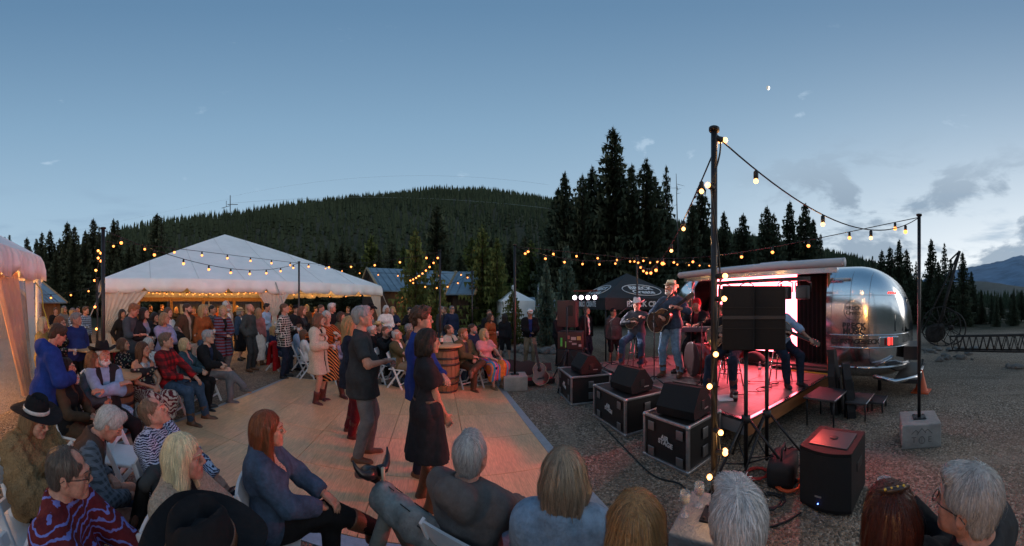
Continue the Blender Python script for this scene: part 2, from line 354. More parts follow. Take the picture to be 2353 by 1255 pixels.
ORD = 'first second third fourth fifth sixth seventh eighth ninth tenth eleventh twelfth thirteenth fourteenth fifteenth sixteenth seventeenth eighteenth'.split()
sky_t = [(1283, 430, 'tall'), (1297, 397, 'tall'), (1338, 402, 'round'), (1360, 383, 'round'), (1378, 440, 'tall'), (1409, 294, 'tall'), (1432, 420, 'tall'), (1452, 378, 'tall'), (1485, 364, 'round'), (1510, 430, 'tall'), (1531, 383, 'thin'), (1590, 466, 'tall'), (1611, 418, 'tall'),
         (1663, 487, 'tall'), (1690, 525, 'thin'), (1708, 490, 'tall'), (1750, 490, 'thin'), (1763, 474, 'tall'), (1778, 490, 'round'), (1815, 463, 'tall'), (1838, 495, 'thin'), (1850, 466, 'tall'), (1869, 503, 'tall'), (1886, 537, 'thin')]
nm = ['slim dark spruce', 'ragged dark spruce', 'broad bushy pine', 'dense round-topped pine', 'shaded spruce', 'tallest spruce of all', 'half-hidden spruce', 'slender spruce', 'wide full pine', 'lower spruce', 'narrow pointed fir', 'short spruce', 'lone open-branched spruce', 'small spruce just right of the near lamp pole', 'tiny thin spruce', 'small rounded spruce above the awning', 'thin fir', 'twin-topped spruce', 'bushy pine', 'tall pointed spruce above the trailer', 'thin spruce', 'second tall spruce above the trailer', 'spruce thinning toward the tip', 'last low fir of the row']
for (px, y, k), n in zip(sky_t, nm): conifer(k, px, y, rnd.uniform(26, 32), n + ' on the skyline behind the stage' if len(n) < 26 else n + ' behind the stage', 'skyline conifers behind the stage', wide=1.25 if k != 'thin' else 1.1)
for i in range(34): conifer(('tall', 'round', 'tall')[i % 3], 1268 + i * 18.5 + rnd.uniform(-8, 8), 470 + max(0, (1268 + i * 18.5 - 1560)) * .25 + rnd.uniform(20, 90), rnd.uniform(30, 44), 'dark conifer in the shaded wood behind the stage', 'conifers filling the wood behind the stage', wide=1.35)
for (px, y, k) in [(10, 545, 'tall'), (22, 540, 'thin'), (62, 545, 'tall'), (84, 548, 'tall'), (96, 533, 'tall'), (115, 529, 'tall'), (137, 547, 'round'), (155, 509, 'tall'), (171, 519, 'tall'), (196, 530, 'tall'), (215, 503, 'tall'), (228, 522, 'thin'), (261, 504, 'tall'), (270, 506, 'thin'), (361, 490, 'tall'), (371, 500, 'thin')]:
    SP_N = globals().get('SP_N', -1) + 1; conifer(k, px, y, rnd.uniform(40, 48), ORD[SP_N] + ' dark spruce from the left on the skyline above the left tents', 'skyline spruces above the left tents', wide=1.3)
for i in range(36): conifer(('tall', 'round')[i % 2], -10 + i * 23 + rnd.uniform(-10, 10), 562 + rnd.uniform(0, 30) - (8 if i > 12 else 0), rnd.uniform(40, 52), 'dark conifer in the wood behind the big white tent', 'conifers filling the wood behind the tent', wide=1.5)
for i in range(20): conifer(('tall', 'round', 'green')[i % 3], 800 + i * 25 + rnd.uniform(-10, 10), 545 + rnd.uniform(-10, 40), rnd.uniform(38, 50), 'dark conifer in the wood behind the metal-roofed cabin', 'conifers filling the wood behind the cabin', wide=1.4)
for (px, y, k, n) in [(2005, 588, 'thin', 'short spruce just past the rounded trailer end'), (2026, 574, 'tall', 'spruce above the trailer tail light'), (2045, 566, 'tall', 'full spruce left of the far right lamp pole'), (2066, 550, 'tall', 'tallest spruce left of the far right lamp pole'), (2083, 572, 'tall', 'dark spruce close beside the far right lamp pole'),
                      (2105, 600, 'thin', 'thin spruce behind the far right lamp pole'), (2140, 549, 'tall', 'tall spruce right of the far right lamp pole'), (2156, 600, 'tall', 'low spruce behind the old steel boom foot'), (2170, 559, 'thin', 'slim spruce behind the old steel boom'), (2185, 596, 'tall', 'ragged spruce beneath the old steel boom'), (2212, 578, 'tall', 'spruce right of the old steel boom tip'), (2232, 622, 'tall', 'smaller spruce beside the distant mountain'), (2255, 665, 'tall', 'low spruce in the valley'), (2290, 680, 'tall', 'low spruce below the dark ridge'), (2330, 672, 'tall', 'low spruce at the picture edge')]:
    conifer(k, px, y, rnd.uniform(24, 30), n, 'spruces beyond the trailer', wide=1.25)
for i in range(16): conifer(('tall', 'round')[i % 2], 1990 + i * 24 + rnd.uniform(-8, 8), 640 + rnd.uniform(0, 30) + (25 if i > 10 else 0), rnd.uniform(27, 36), 'dark conifer in the thicket right of the trailer', 'conifers filling the thicket right of the trailer', wide=1.5)
conifer('tall', 1003, 470, 34, 'tall dark spruce rising behind the metal-roofed cabin', 'trees by the cabin', wide=1.5)
conifer('green', 955, 525, 15.5, 'bushy olive green pine in front of the metal-roofed cabin', 'trees by the cabin', wide=1.1)
conifer('green', 1003, 600, 15.0, 'lower green pine beside the cabin lamp pole', 'trees by the cabin')
conifer('green', 1108, 517, 17, 'broad yellow-green pine right of the cabin', 'trees by the cabin', wide=1.0)
conifer('green', 1142, 545, 16.5, 'second yellow-green pine behind the small white tent', 'trees by the cabin', wide=.9)
conifer('blue', 1255, 600, 13.5, 'young blue-green spruce left of the speaker stack', 'young spruces by the stage')
conifer('blue', 1302, 562, 15, 'taller blue-green spruce behind the speaker stack', 'young spruces by the stage', wide=.9)
conifer('green', 1178, 665, 14, 'leafy green shrub-like pine in front of the small white tent', 'trees by the cabin', wide=1.3)
# dead snag
o = thing('dead_tree', 'bare grey dead trunk among the spruces behind the stage', 'tree', gp(1556, 27, 0)); b = MB(); b.tube([(0, 0, 0), (.1, 0, 6), (-.1, 0, zat(400, 27))], [.12, .08, .02], 6); b.build('trunk', mat('grey_wood', (.14, .125, .11), .9, noise=(4, .3)), o)
b = MB()
for k in range(16): zz = rnd.uniform(5, 12.5); a = rnd.uniform(0, 6.3); b.tube([(0, 0, zz), (math.cos(a) * .7, math.sin(a) * .7, zz - .15)], [.02, .006], 4)
b.build('branches', MAT['grey_wood'], o)['kind'] = 'stuff'
# ------------------------------------------------------------------ power line on the hill
th = (529 - CX) / F; dp = 250.0; gz = float(ground_h(np.array([th]), np.array([dp]))[0]); top = zat(449, dp)
o = thing('power_pole', 'wooden power line pole with cross arms on the left hill crest', 'utility pole', gp(529, dp, gz), -th); b = MB(); b.tube([(0, 0, -1), (0, 0, top - gz)], [.42, .30], 8); b.build('post', mat('pole_wood', (.07, .06, .055), .9), o)
MB().box((2.0, 0, top - gz - 7.5), (8.5, .35, .4), 0).build('cross_arm', MAT['pole_wood'], o); b = MB(); b.tube([(-7, 0, top - gz - 10.5), (0, 0, top - gz - 8.5)], .22, 5); b.build('brace', MAT['pole_wood'], o); MB().box((-3.2, 0, top - gz - 7), (.4, .3, 5)).build('insulator', MAT['pole_wood'], o)
WIRE = mat('wire_grey', (.30, .33, .33), .5)
for i, pts in enumerate(([(529, 452), (800, 412), (1000, 403), (1260, 425)], [(529, 468), (700, 455), (900, 455), (1263, 479)], [(529, 487), (780, 481), (1000, 485), (1263, 511)], [(529, 500), (780, 507), (1000, 513), (1263, 540)], [(529, 456), (400, 485), (250, 512), (60, 556)])):
    q = []
    for px in np.linspace(pts[0][0], pts[-1][0], 40):
        xs = [p[0] for p in pts]; y = float(np.polyval(np.polyfit(xs, [p[1] for p in pts], min(2, len(pts) - 1)), px)); u = abs(px - 529) / 734; dd = dp * (1 - u) + (150 if i < 4 else 250) * u; q.append(gp(px, dd, zat(y, dd)))
    tag(MB().tube(q, .055 if i != 0 and i != 4 else .03, 4).build('power_cable', WIRE), ['top power cable arching over the wooded hill', 'upper pale power cable crossing the wooded hill', 'middle pale power cable crossing the wooded hill', 'lowest pale power cable crossing the wooded hill', 'power cable running left from the hilltop pole'][i], 'cable', 'power cables')
# ------------------------------------------------------------------ half moon
def moonm(m, t, b):  # sunlit side and dark side of the ball are painted as emission
    em = t.nodes.new('ShaderNodeEmission'); tcn = t.nodes.new('ShaderNodeTexCoord'); dt = t.nodes.new('ShaderNodeVectorMath'); dt.operation = 'DOT_PRODUCT'; dt.inputs[1].default_value = (.92, .35, -.15)
    t.links.new(tcn.outputs['Object'], dt.inputs[0]); r = t.nodes.new('ShaderNodeMapRange'); r.inputs[1].default_value = -.1; r.inputs[2].default_value = .25; r.inputs[3].default_value = .30; r.inputs[4].default_value = 2.2; t.links.new(dt.outputs['Value'], r.inputs[0])
    em.inputs[0].default_value = (1, .95, .84, 1); t.links.new(r.outputs[0], em.inputs[1]); t.links.new(em.outputs[0], t.nodes['Material Output'].inputs[0])
o = MB().ball((0, 0, 0), 1.0, 16).build('moon', mat('moon_phase_glow', build=moonm), None, gp(1765, 9000, zat(202, 9000)), -(1765 - CX) / F); o.scale = (52,) * 3
tag(o, 'small bright half moon in the evening sky', 'moon')
# ================================================================== cloth, chairs, things held
def _pat(kind, c1, c2, sc):
    def f(m, t, b):
        co = t.nodes.new('ShaderNodeTexCoord'); base = t.nodes.new('ShaderNodeRGB'); base.outputs[0].default_value = (*c1, 1)
        def mixin(fac, a, c):
            x = t.nodes.new('ShaderNodeMix'); x.data_type = 'RGBA'; t.links.new(fac, x.inputs[0]); t.links.new(a, x.inputs[6])
            if isinstance(c, tuple): x.inputs[7].default_value = (*c, 1)
            else: t.links.new(c, x.inputs[7])
            return x.outputs[2]
        def stripe(axis, s, lo, hi, ph=0.0, warp=0):
            w = t.nodes.new('ShaderNodeTexWave'); w.bands_direction = axis; w.inputs['Scale'].default_value = s; w.inputs['Phase Offset'].default_value = ph; w.inputs['Distortion'].default_value = warp; w.inputs['Detail Scale'].default_value = 2
            t.links.new(co.outputs['Object'], w.inputs[0]); r = t.nodes.new('ShaderNodeMapRange'); r.inputs[1].default_value = lo; r.inputs[2].default_value = hi; t.links.new(w.outputs[1], r.inputs[0]); return r.outputs[0]
        def scaled(v, k):
            q = t.nodes.new('ShaderNodeMath'); q.operation = 'MULTIPLY'; q.inputs[1].default_value = k; t.links.new(v, q.inputs[0]); return q.outputs[0]
        o = base.outputs[0]
        if kind == 'plaid':
            o = mixin(scaled(stripe('Z', sc, .5, .6), .6), o, c2); o = mixin(scaled(stripe('X', sc, .5, .6, 1), .6), o, c2)
        elif kind == 'check':
            o = mixin(scaled(stripe('Z', sc, .75, .8), .85), o, c2); o = mixin(scaled(stripe('X', sc, .75, .8, 1), .85), o, c2)
        elif kind == 'hstripe': o = mixin(stripe('Z', sc, .55, .62), o, c2)
        elif kind == 'dstripe': o = mixin(stripe('DIAGONAL', sc, .60, .66, 0, 1.2), o, c2)
        elif kind == 'vstripe':
            o = mixin(stripe('X', sc, .5, .55), o, c2); o = mixin(stripe('X', sc * .37, .72, .76, 2), o, (.75, .23, .05)); o = mixin(stripe('X', sc * .53, .82, .86, 4), o, (.05, .25, .42))
        elif kind in ('floral', 'paisley', 'aztec', 'speckle'):
            v = t.nodes.new('ShaderNodeTexVoronoi'); v.inputs['Scale'].default_value = sc; t.links.new(co.outputs['Object'], v.inputs[0])
            if kind == 'paisley' or kind == 'aztec':
                n = t.nodes.new('ShaderNodeTexWave'); n.wave_type = 'RINGS'; n.inputs['Scale'].default_value = sc * .35; n.inputs['Distortion'].default_value = 9; n.inputs['Detail'].default_value = 3; t.links.new(co.outputs['Object'], n.inputs[0])
                r = t.nodes.new('ShaderNodeMapRange'); r.inputs[1].default_value = .80 if kind == 'aztec' else .45; r.inputs[2].default_value = .88 if kind == 'aztec' else .6; t.links.new(n.outputs[1], r.inputs[0]); o = mixin(r.outputs[0], o, c2)
            r = t.nodes.new('ShaderNodeMapRange'); r.inputs[1].default_value = .34; r.inputs[2].default_value = .28; t.links.new(v.outputs[0], r.inputs[0])
            if kind == 'floral':
                hs = t.nodes.new('ShaderNodeMix'); hs.data_type = 'RGBA'; hs.blend_type = 'MULTIPLY'; hs.inputs[0].default_value = .55; hs.inputs[6].default_value = (*c2, 1); t.links.new(v.outputs[1], hs.inputs[7]); o = mixin(r.outputs[0], o, hs.outputs[2])
            elif kind == 'speckle': o = mixin(scaled(r.outputs[0], .7), o, c2)
            elif kind == 'paisley': o = mixin(scaled(r.outputs[0], .5), o, (c2[0] * .8, c2[1] * .8, c2[2]))
        n = t.nodes.new('ShaderNodeTexNoise'); n.inputs['Scale'].default_value = 26; n.inputs['Detail'].default_value = 5; t.links.new(co.outputs['Object'], n.inputs[0])
        r = t.nodes.new('ShaderNodeMapRange'); r.inputs[1].default_value = .3; r.inputs[2].default_value = .7; r.inputs[3].default_value = .78; r.inputs[4].default_value = 1.15; t.links.new(n.outputs[0], r.inputs[0])
        x = t.nodes.new('ShaderNodeMix'); x.data_type = 'RGBA'; x.blend_type = 'MULTIPLY'; x.inputs[0].default_value = 1; t.links.new(o, x.inputs[6]); t.links.new(r.outputs[0], x.inputs[7]); t.links.new(x.outputs[2], b.inputs['Base Color'])
    return f
CL = dict(hoodie=(.105, .10, .10), denim=(.045, .075, .125), denim_light=(.17, .27, .38), denim_dark=(.018, .026, .045), denim_teal=(.035, .07, .095), black=(.012, .012, .014), black2=(.02, .02, .024), charcoal=(.036, .040, .045), charcoal2=(.055, .058, .06), grey=(.15, .155, .165), grey_pants=(.13, .14, .16),
          khaki=(.22, .175, .12), olive=(.085, .075, .04), tan=(.33, .22, .12), cream=(.62, .53, .42), white=(.72, .70, .68), blue=(.018, .036, .15), royal=(.018, .042, .21), navy=(.018, .028, .065), lightblue=(.33, .43, .58), rust=(.26, .075, .025), brown=(.075, .045, .028), brown_vest=(.085, .052, .042),
          lavender=(.27, .26, .42), maroon=(.12, .018, .024), red=(.40, .015, .02), pink=(.60, .25, .27), beige=(.40, .33, .26), yellow_knit=(.46, .32, .11), fur=(.30, .19, .095), steel=(.25, .36, .50), greyshirt=(.065, .072, .085), dustyrose=(.30, .12, .12), teal=(.02, .13, .15), orange=(.45, .10, .02), lilac=(.30, .24, .34), skyshirt=(.22, .33, .52))
def cloth(n, pat=None, c2=None, sc=30, rough=.85):
    key = 'cloth_' + n + (('_' + pat + '_%d' % sc + '_%d' % int(c2[0] * 99)) if pat else '')
    if n.endswith('_leather'):
        c = dict(black=(.014, .012, .012), brown=(.12, .052, .025), tan=(.22, .12, .06), maroon=(.10, .022, .018), grey=(.09, .09, .095), white=(.55, .54, .52))[n[:-8]]
        return mat(key, c, .42, noise=(30, .25), bump=(120, .25))
    c = CL[n]
    if pat: return mat(key, c, rough, spec=.15, bump=(17, .6), build=_pat(pat, c, c2, sc))
    if n.startswith('denim'): return mat(key, c, .88, spec=.12, noise=(16, .34), bump=(19, .7))
    if n in ('fur', 'yellow_knit', 'cream', 'beige'): return mat(key, c, .95, spec=.1, noise=(60, .28), bump=(90, .9))
    return mat(key, c, rough, spec=.14, noise=(14, .20), bump=(15, .6))
WHITE_CHAIR = lambda: mat('white_resin', (.70, .70, .72), .42, noise=(9, .06), bump=(60, .08))
CHAIR = {}
def chair_proto():
    """white resin folding chair, facing -y, seat 0.45 m"""
    if 'p' in CHAIR: return CHAIR['p']
    W_, parts = .21, []
    M = WHITE_CHAIR()
    def bar(a, b, w, t):
        m = MB(); a, b = Vector(a), Vector(b); ax = (b - a); L = ax.length; q = ax.to_track_quat('Z', 'Y').to_matrix().to_4x4(); q.translation = (a + b) / 2
        m.box((0, 0, 0), (t, w, L), 0, q, .006); return m
    for s in (-1, 1):
        parts.append(('back_leg', bar((s * W_, .19, .80), (s * W_, -.20, .0), .042, .022)))       # from the top of the back down to the front foot
        parts.append(('rear_leg', bar((s * (W_ - .026), -.12, .425), (s * (W_ - .026), .22, .0), .038, .020)))
    parts.append(('seat', MB().box((0, -.02, .44), (.37, .385, .028), 0, None, .012)))
    m = MB(); n = 10
    for k, (z0, z1) in enumerate(((.66, .80), (.53, .585))):
        vs = []
        for i in range(n + 1):
            u = -1 + 2 * i / n; y0 = .19 - (.80 - z0) * .4875 + .022 * (1 - u * u); y1 = .19 - (.80 - z1) * .4875 + .022 * (1 - u * u); zt = z1 + (.022 * (1 - u * u) if k == 0 else 0)
            for dy in (-.009, .009): vs += [(u * (W_ - .012), y0 + dy, z0), (u * (W_ - .012), y1 + dy, zt)]
        fs = []
        for i in range(n):
            a = i * 4; b = a + 4; fs += [(a, b, b + 1, a + 1), (a + 2, a + 3, b + 3, b + 2), (a + 1, b + 1, b + 3, a + 3), (a, a + 2, b + 2, b)]
        fs += [(0, 1, 3, 2), (n * 4, n * 4 + 2, n * 4 + 3, n * 4 + 1)]
        parts.append(('backrest' if k == 0 else 'back_rail', MB().add(vs, fs, 0, False)))
    parts.append(('crossbar', bar((-W_, -.135, .135), (W_, -.135, .135), .03, .016))); parts.append(('crossbar', bar((-W_ + .026, .145, .10), (W_ - .026, .145, .10), .03, .016)))
    CHAIR['p'] = [(nm, b.mesh(nm, M)) for nm, b in parts]; return CHAIR['p']
def folding_chair(loc, rz, label, sc=1.0):
    lab = label if label.startswith('white folding') else 'white folding chair under the ' + short(label)
    t = thing('folding_chair', lab, 'chair', loc, rz, 'white folding chairs')
    t.scale = (sc,) * 3
    for nm, me in chair_proto(): link(nm, me, t)
    return t
def short(l):
    w = l.split(); return ' '.join(w[:11])
GLASSM = lambda: mat('clear_glass', (.80, .85, .88), .04, alpha=.28, spec=.9)
def hold_thing(what, I, s, label):
    if s not in I['grips']: return
    q = Matrix.Rotation(I['rz'], 3, 'Z'); wp = I['loc'] + q @ (Vector(I['grips'][s]) * I['s']); who = ' '.join(label.split()[:9])
    if what == 'wine':
        t = thing('wine_glass', 'stemless glass of drink held by ' + who, 'glass', wp - Vector((0, 0, .05)), 0, 'drinks held by guests')
        MB().lathe([(.026, 0), (.036, .02), (.040, .05), (.034, .105), (.033, .105), (.039, .05), (.034, .02), (.0, .004)], 14).build('bowl', GLASSM(), t); MB().lathe([(.001, .005), (.032, .02), (.037, .042), (.001, .043)], 12).build('drink', mat('drink_amber', (.55, .30, .05), .1, trans=.5), t)
    elif what == 'red':
        t = thing('wine_glass', 'small glass of red drink held by ' + who, 'glass', wp - Vector((0, 0, .05)), 0, 'drinks held by guests')
        MB().lathe([(.03, 0), (.034, .1), (.032, .1), (.028, .004)], 14).build('bowl', GLASSM(), t); MB().lathe([(.001, .006), (.027, .008), (.029, .05), (.001, .051)], 12).build('drink', mat('drink_red', (.16, .01, .012), .1), t)
    elif what == 'can':
        tag(MB().lathe([(.024, 0), (.032, .008), (.032, .11), (.026, .122), (.001, .12)], 12).build('drink_can', mat('can_metal', (.5, .5, .52), .3, .8), None, wp - Vector((0, 0, .06))), 'metal drink can held by ' + who, 'can', 'drinks held by guests')
    elif what == 'phone':
        o = MB().box((0, 0, 0), (.075, .009, .15), 0, None, .004).build('phone', mat('phone_black', (.01, .01, .012), .15), None, wp); o.rotation_euler = (R(60), 0, I['rz']); tag(o, 'black phone in the hand of ' + who, 'phone')
    elif what == 'hat':
        o = thing('cowboy_hat', 'black felt hat held by ' + who, 'hat', wp + Vector((0, 0, -.03)), I['rz']); o.rotation_euler = (R(75), 0, I['rz']); make_hat(('cowboy', cloth('black'), None), Matrix.Translation((0, 0, -.08)), o)
# ================================================================== dance floor
E_ = Vector((.245, -.97, 0)).normalized(); P_ = Vector((-.97, -.245, 0)).normalized(); FR = Vector((-.35, 6.70, 0)); DW, DL = 4.75, 4.35
def island(c, am=.35, gs=8):
    def f(m, t, b):
        ge = t.nodes.new('ShaderNodeNewGeometry'); r = t.nodes.new('ShaderNodeMapRange'); r.inputs[3].default_value = 1 - am; r.inputs[4].default_value = 1 + am; t.links.new(ge.outputs['Random Per Island'], r.inputs[0])
        co = t.nodes.new('ShaderNodeTexCoord'); mp = t.nodes.new('ShaderNodeMapping'); mp.inputs['Scale'].default_value = (14, 1.2, 1); t.links.new(co.outputs['Object'], mp.inputs[0]); n = t.nodes.new('ShaderNodeTexNoise'); n.inputs['Scale'].default_value = gs; n.inputs['Detail'].default_value = 6; t.links.new(mp.outputs[0], n.inputs[0])
        r2 = t.nodes.new('ShaderNodeMapRange'); r2.inputs[1].default_value = .3; r2.inputs[2].default_value = .7; r2.inputs[3].default_value = .78; r2.inputs[4].default_value = 1.16; t.links.new(n.outputs[0], r2.inputs[0])
        n2 = t.nodes.new('ShaderNodeTexNoise'); n2.inputs['Scale'].default_value = 1.6; n2.inputs['Detail'].default_value = 4; t.links.new(co.outputs['Object'], n2.inputs[0]); r3 = t.nodes.new('ShaderNodeMapRange'); r3.inputs[1].default_value = .35; r3.inputs[2].default_value = .65; r3.inputs[3].default_value = .88; r3.inputs[4].default_value = 1.06; t.links.new(n2.outputs[0], r3.inputs[0])
        q = t.nodes.new('ShaderNodeMath'); q.operation = 'MULTIPLY'; t.links.new(r.outputs[0], q.inputs[0]); t.links.new(r2.outputs[0], q.inputs[1]); q2 = t.nodes.new('ShaderNodeMath'); q2.operation = 'MULTIPLY'; t.links.new(q.outputs[0], q2.inputs[0]); t.links.new(r3.outputs[0], q2.inputs[1])
        x = t.nodes.new('ShaderNodeMix'); x.data_type = 'RGBA'; x.blend_type = 'MULTIPLY'; x.inputs[0].default_value = 1; x.inputs[6].default_value = (*c, 1); t.links.new(q2.outputs[0], x.inputs[7]); t.links.new(x.outputs[2], b.inputs['Base Color'])
        rr = t.nodes.new('ShaderNodeMapRange'); rr.inputs[1].default_value = .3; rr.inputs[2].default_value = .7; rr.inputs[3].default_value = .30; rr.inputs[4].default_value = .48; t.links.new(n2.outputs[0], rr.inputs[0]); t.links.new(rr.outputs[0], b.inputs['Roughness'])
    return f
WOODF = mat('maple_floor', (.82, .465, .25), .45, spec=.4, build=island((.82, .465, .25), .07))
df = thing('dance_floor', 'square wooden dance floor of maple panels with grey edging', 'dance floor', FR, math.atan2(E_.y, E_.x) + math.pi / 2)
rows, cols = 5, 5; pw, pl = DW / cols, DL / rows
panel_meshes = []
for q in range(4):
    b = MB(); g = random.Random(q); ns = 12; sw_ = (pw - .006) / ns
    for i in range(ns):
        y0 = 0.0; cuts = sorted([0, pl - .006] + ([g.uniform(.2, .65)] if g.random() < .75 else []))
        for a, c in zip(cuts, cuts[1:]): b.box((.003 + sw_ * (i + .5), .003 + (a + c) / 2, .0175), (sw_ - .0012, c - a - .0012, .035))
    panel_meshes.append(b.mesh('floor_panel', WOODF))
for i in range(cols):
    for j in range(rows): link('floor_panel', panel_meshes[(i * 3 + j * 7) % 4], df, (-pw * (i + 1), -pl * (j + 1), 0))
ALU = mat('brushed_aluminium', (.42, .46, .52), .45, .55, noise=(20, .15), bump=(90, .15))
def edge(a, b, name='edge_ramp'):
    a, b = Vector(a), Vector(b); u = (b - a).normalized(); n = Vector((u.y, -u.x, 0)); w = .13; m = MB()
    m.add([a, b, b + n * w + u * w, a + n * w - u * w, a + Vector((0, 0, .034)), b + Vector((0, 0, .034)), b + n * w + u * w + Vector((0, 0, .006)), a + n * w - u * w + Vector((0, 0, .006))], [(4, 5, 6, 7), (0, 3, 2, 1), (2, 3, 7, 6), (0, 1, 5, 4), (1, 2, 6, 5), (0, 4, 7, 3)])
    m.build(name, ALU, df)
edge((.003, -DL, 0), (.003, 0, 0)); edge((-DW, 0, 0), (-DW, -DL, 0)); edge((.003, .003, 0), (-DW, .003, 0)); edge((-DW, -DL - .003, 0), (.003, -DL - .003, 0))
# loose stones on the gravel
def stones():
    g = np.random.RandomState(9); V, Fc = [], []; nv = 0
    for k in range(15000):
        r = 1.2 + 6.5 * g.rand() ** 1.2; t = g.uniform(-1.7, 1.7); x, y = r * math.sin(t), r * math.cos(t); q = Vector((x, y, 0)) - FR
        if -.2 < q.dot(P_) < DW + .2 and -.2 < q.dot(E_) < DL + .2: continue
        s = g.uniform(.004, .011) * (1.6 if g.rand() < .08 else 1); a = g.uniform(0, 3)
        c, n = math.cos(a) * s, math.sin(a) * s; z = s * .35
        V += [(x + c, y + n, z), (x - n * .8, y + c * .8, z), (x - c, y - n, z * .8), (x + n * .8, y - c * .8, z * 1.1), (x, y, z + s * .6), (x, y, -.002)]
        Fc += [(nv + i, nv + (i + 1) % 4, nv + 4) for i in range(4)] + [(nv + (i + 1) % 4, nv + i, nv + 5) for i in range(4)]; nv += 6
    me = bpy.data.meshes.new('gravel'); me.from_pydata(V, [], Fc); me.materials.append(mat('loose_stone', (.25, .20, .16), .9, build=island((.34, .27, .21), .6)))
    tag(link('gravel', me), 'loose brown gravel stones strewn over the ground', None, kind='stuff')
stones()
# ================================================================== big white tent
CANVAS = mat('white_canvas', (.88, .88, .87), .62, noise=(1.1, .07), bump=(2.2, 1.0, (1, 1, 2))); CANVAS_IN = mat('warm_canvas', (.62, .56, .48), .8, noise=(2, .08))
BULB = mat('bulb_glow', (1, .6, .2), .4, emit=(1, .27, .055), estr=2.6); BULB2 = mat('bulb_glow_small', (1, .6, .2), .4, emit=(1, .27, .055), estr=2.4); BULBN = mat('bulb_glow_near', (1, .6, .2), .4, emit=(1, .42, .13), estr=3.4)
SOCK = mat('black_rubber', (.012, .012, .012), .6); POLE = mat('dark_steel', (.035, .033, .034), .42, .5, noise=(5, .25))
TA, TB = Vector((-11.0, 2.5, 0)), Vector((-6.55, 14.3, 0)); TU = (TB - TA).normalized(); TWd = (TB - TA).length; TN_ = Vector((-TU.y, TU.x, 0)); TD = 12.4
tent = thing('frame_tent', 'large white peaked event tent full of warm string lights', 'tent', TA, math.atan2(TU.y, TU.x))       # local x along the front, y inward
ZE, ZV, ZP = 2.76, 2.25, 5.95
def roofmesh(dz, eps):
    n = 14; vs, fs = [], []; ap = (TWd / 2, TD / 2, ZP + dz)
    cs = [(-eps, -eps), (TWd + eps, -eps), (TWd + eps, TD + eps), (-eps, TD + eps)]; m = MB()
    for k in range(4):
        a, b = cs[k], cs[(k + 1) % 4]; vs, fs = [], []
        for j in range(n + 1):
            v_ = j / n
            for i in range(n + 1):
                u = i / n; bx, by = a[0] + (b[0] - a[0]) * u, a[1] + (b[1] - a[1]) * u
                vs.append((bx + (ap[0] - bx) * v_, by + (ap[1] - by) * v_, (ZE + dz) + (ZP - ZE) * v_ - .10 * math.sin(math.pi * v_) * math.sin(math.pi * u)))
        for j in range(n):
            for i in range(n): q = j * (n + 1) + i; fs.append((q, q + 1, q + n + 2, q + n + 1))
        m.add(vs, fs, 0, True)
    return m
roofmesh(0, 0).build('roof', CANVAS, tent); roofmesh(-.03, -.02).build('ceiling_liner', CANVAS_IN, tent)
SEAM = mat('canvas_seam', (.60, .60, .60), .7)
for k in range(1, 7):
    for side in (0, 1):
        u = k / 7; b0 = Vector((TWd * u, 0, ZE + .012)) if side == 0 else Vector((TWd, TD * u, ZE + .012)); ap = Vector((TWd / 2, TD / 2, ZP)); v1 = 2 * min(u, 1 - u)
        MB().tube([b0.lerp(b0 + (Vector((0, TD / 2, ZP - ZE)) if side == 0 else Vector((-TWd / 2, 0, ZP - ZE))) * 1.0, v_ * v1) - Vector((0, 0, .10 * math.sin(math.pi * v_ * v1) * math.sin(math.pi * (u if v_ * v1 > .98 else min(max((u - v_ * v1 / 2) / (1 - v_ * v1), 0), 1))))) for v_ in [i / 10 for i in range(11)]], .008, 4).build('roof_seam', SEAM, tent)
def valance(name, a, b, n_notch, parent=tent, top=ZE, bot=ZV, m=CANVAS):
    a, b = Vector(a), Vector(b); L = (b - a).length; u = (b - a) / L; nrm = Vector((u.y, -u.x, 0)); N = 120; vs, fs = [], []
    for i in range(N + 1):
        t = i / N; q = (t * n_notch) % 1.0; dq = min(q, 1 - q) * L / n_notch; zb = bot + max(0, .17 - dq * 1.15) if 0.02 < t < .98 else bot; bul = .035 * math.sin(i * .9) + .03 * math.sin(i * .31 + 2)
        for z, o in ((top, .0), (top - .12, .05 + .4 * bul), (top - .3, .06 + bul), (zb, .05 + bul * 1.2), (zb, .035 + bul * 1.2), (top, -.015)):
            vs.append(a + u * (t * L) + nrm * o + Vector((0, 0, z - (.03 * math.sin(i * .21) if z != top else 0))))
    for i in range(N):
        for k in range(5): q = i * 6 + k; fs.append((q, q + 6, q + 7, q + 1))
    MB().add(vs, fs, 0, True).build(name, m, parent)
valance('valance', (0, 0, 0), (TWd, 0, 0), 8); valance('valance', (0, TD, 0), (0, 0, 0), 8); valance('valance', (TWd, 0, 0), (TWd, TD, 0), 8); valance('valance', (TWd, TD, 0), (0, TD, 0), 8)
for x in (0.06, TWd * .53, TWd - .06):
    for y in (.06, TD - .06): MB().tube([(x, y, 0), (x, y, ZE)], .04, 8).build('leg', mat('white_pole', (.62, .62, .62), .4, .3), tent)
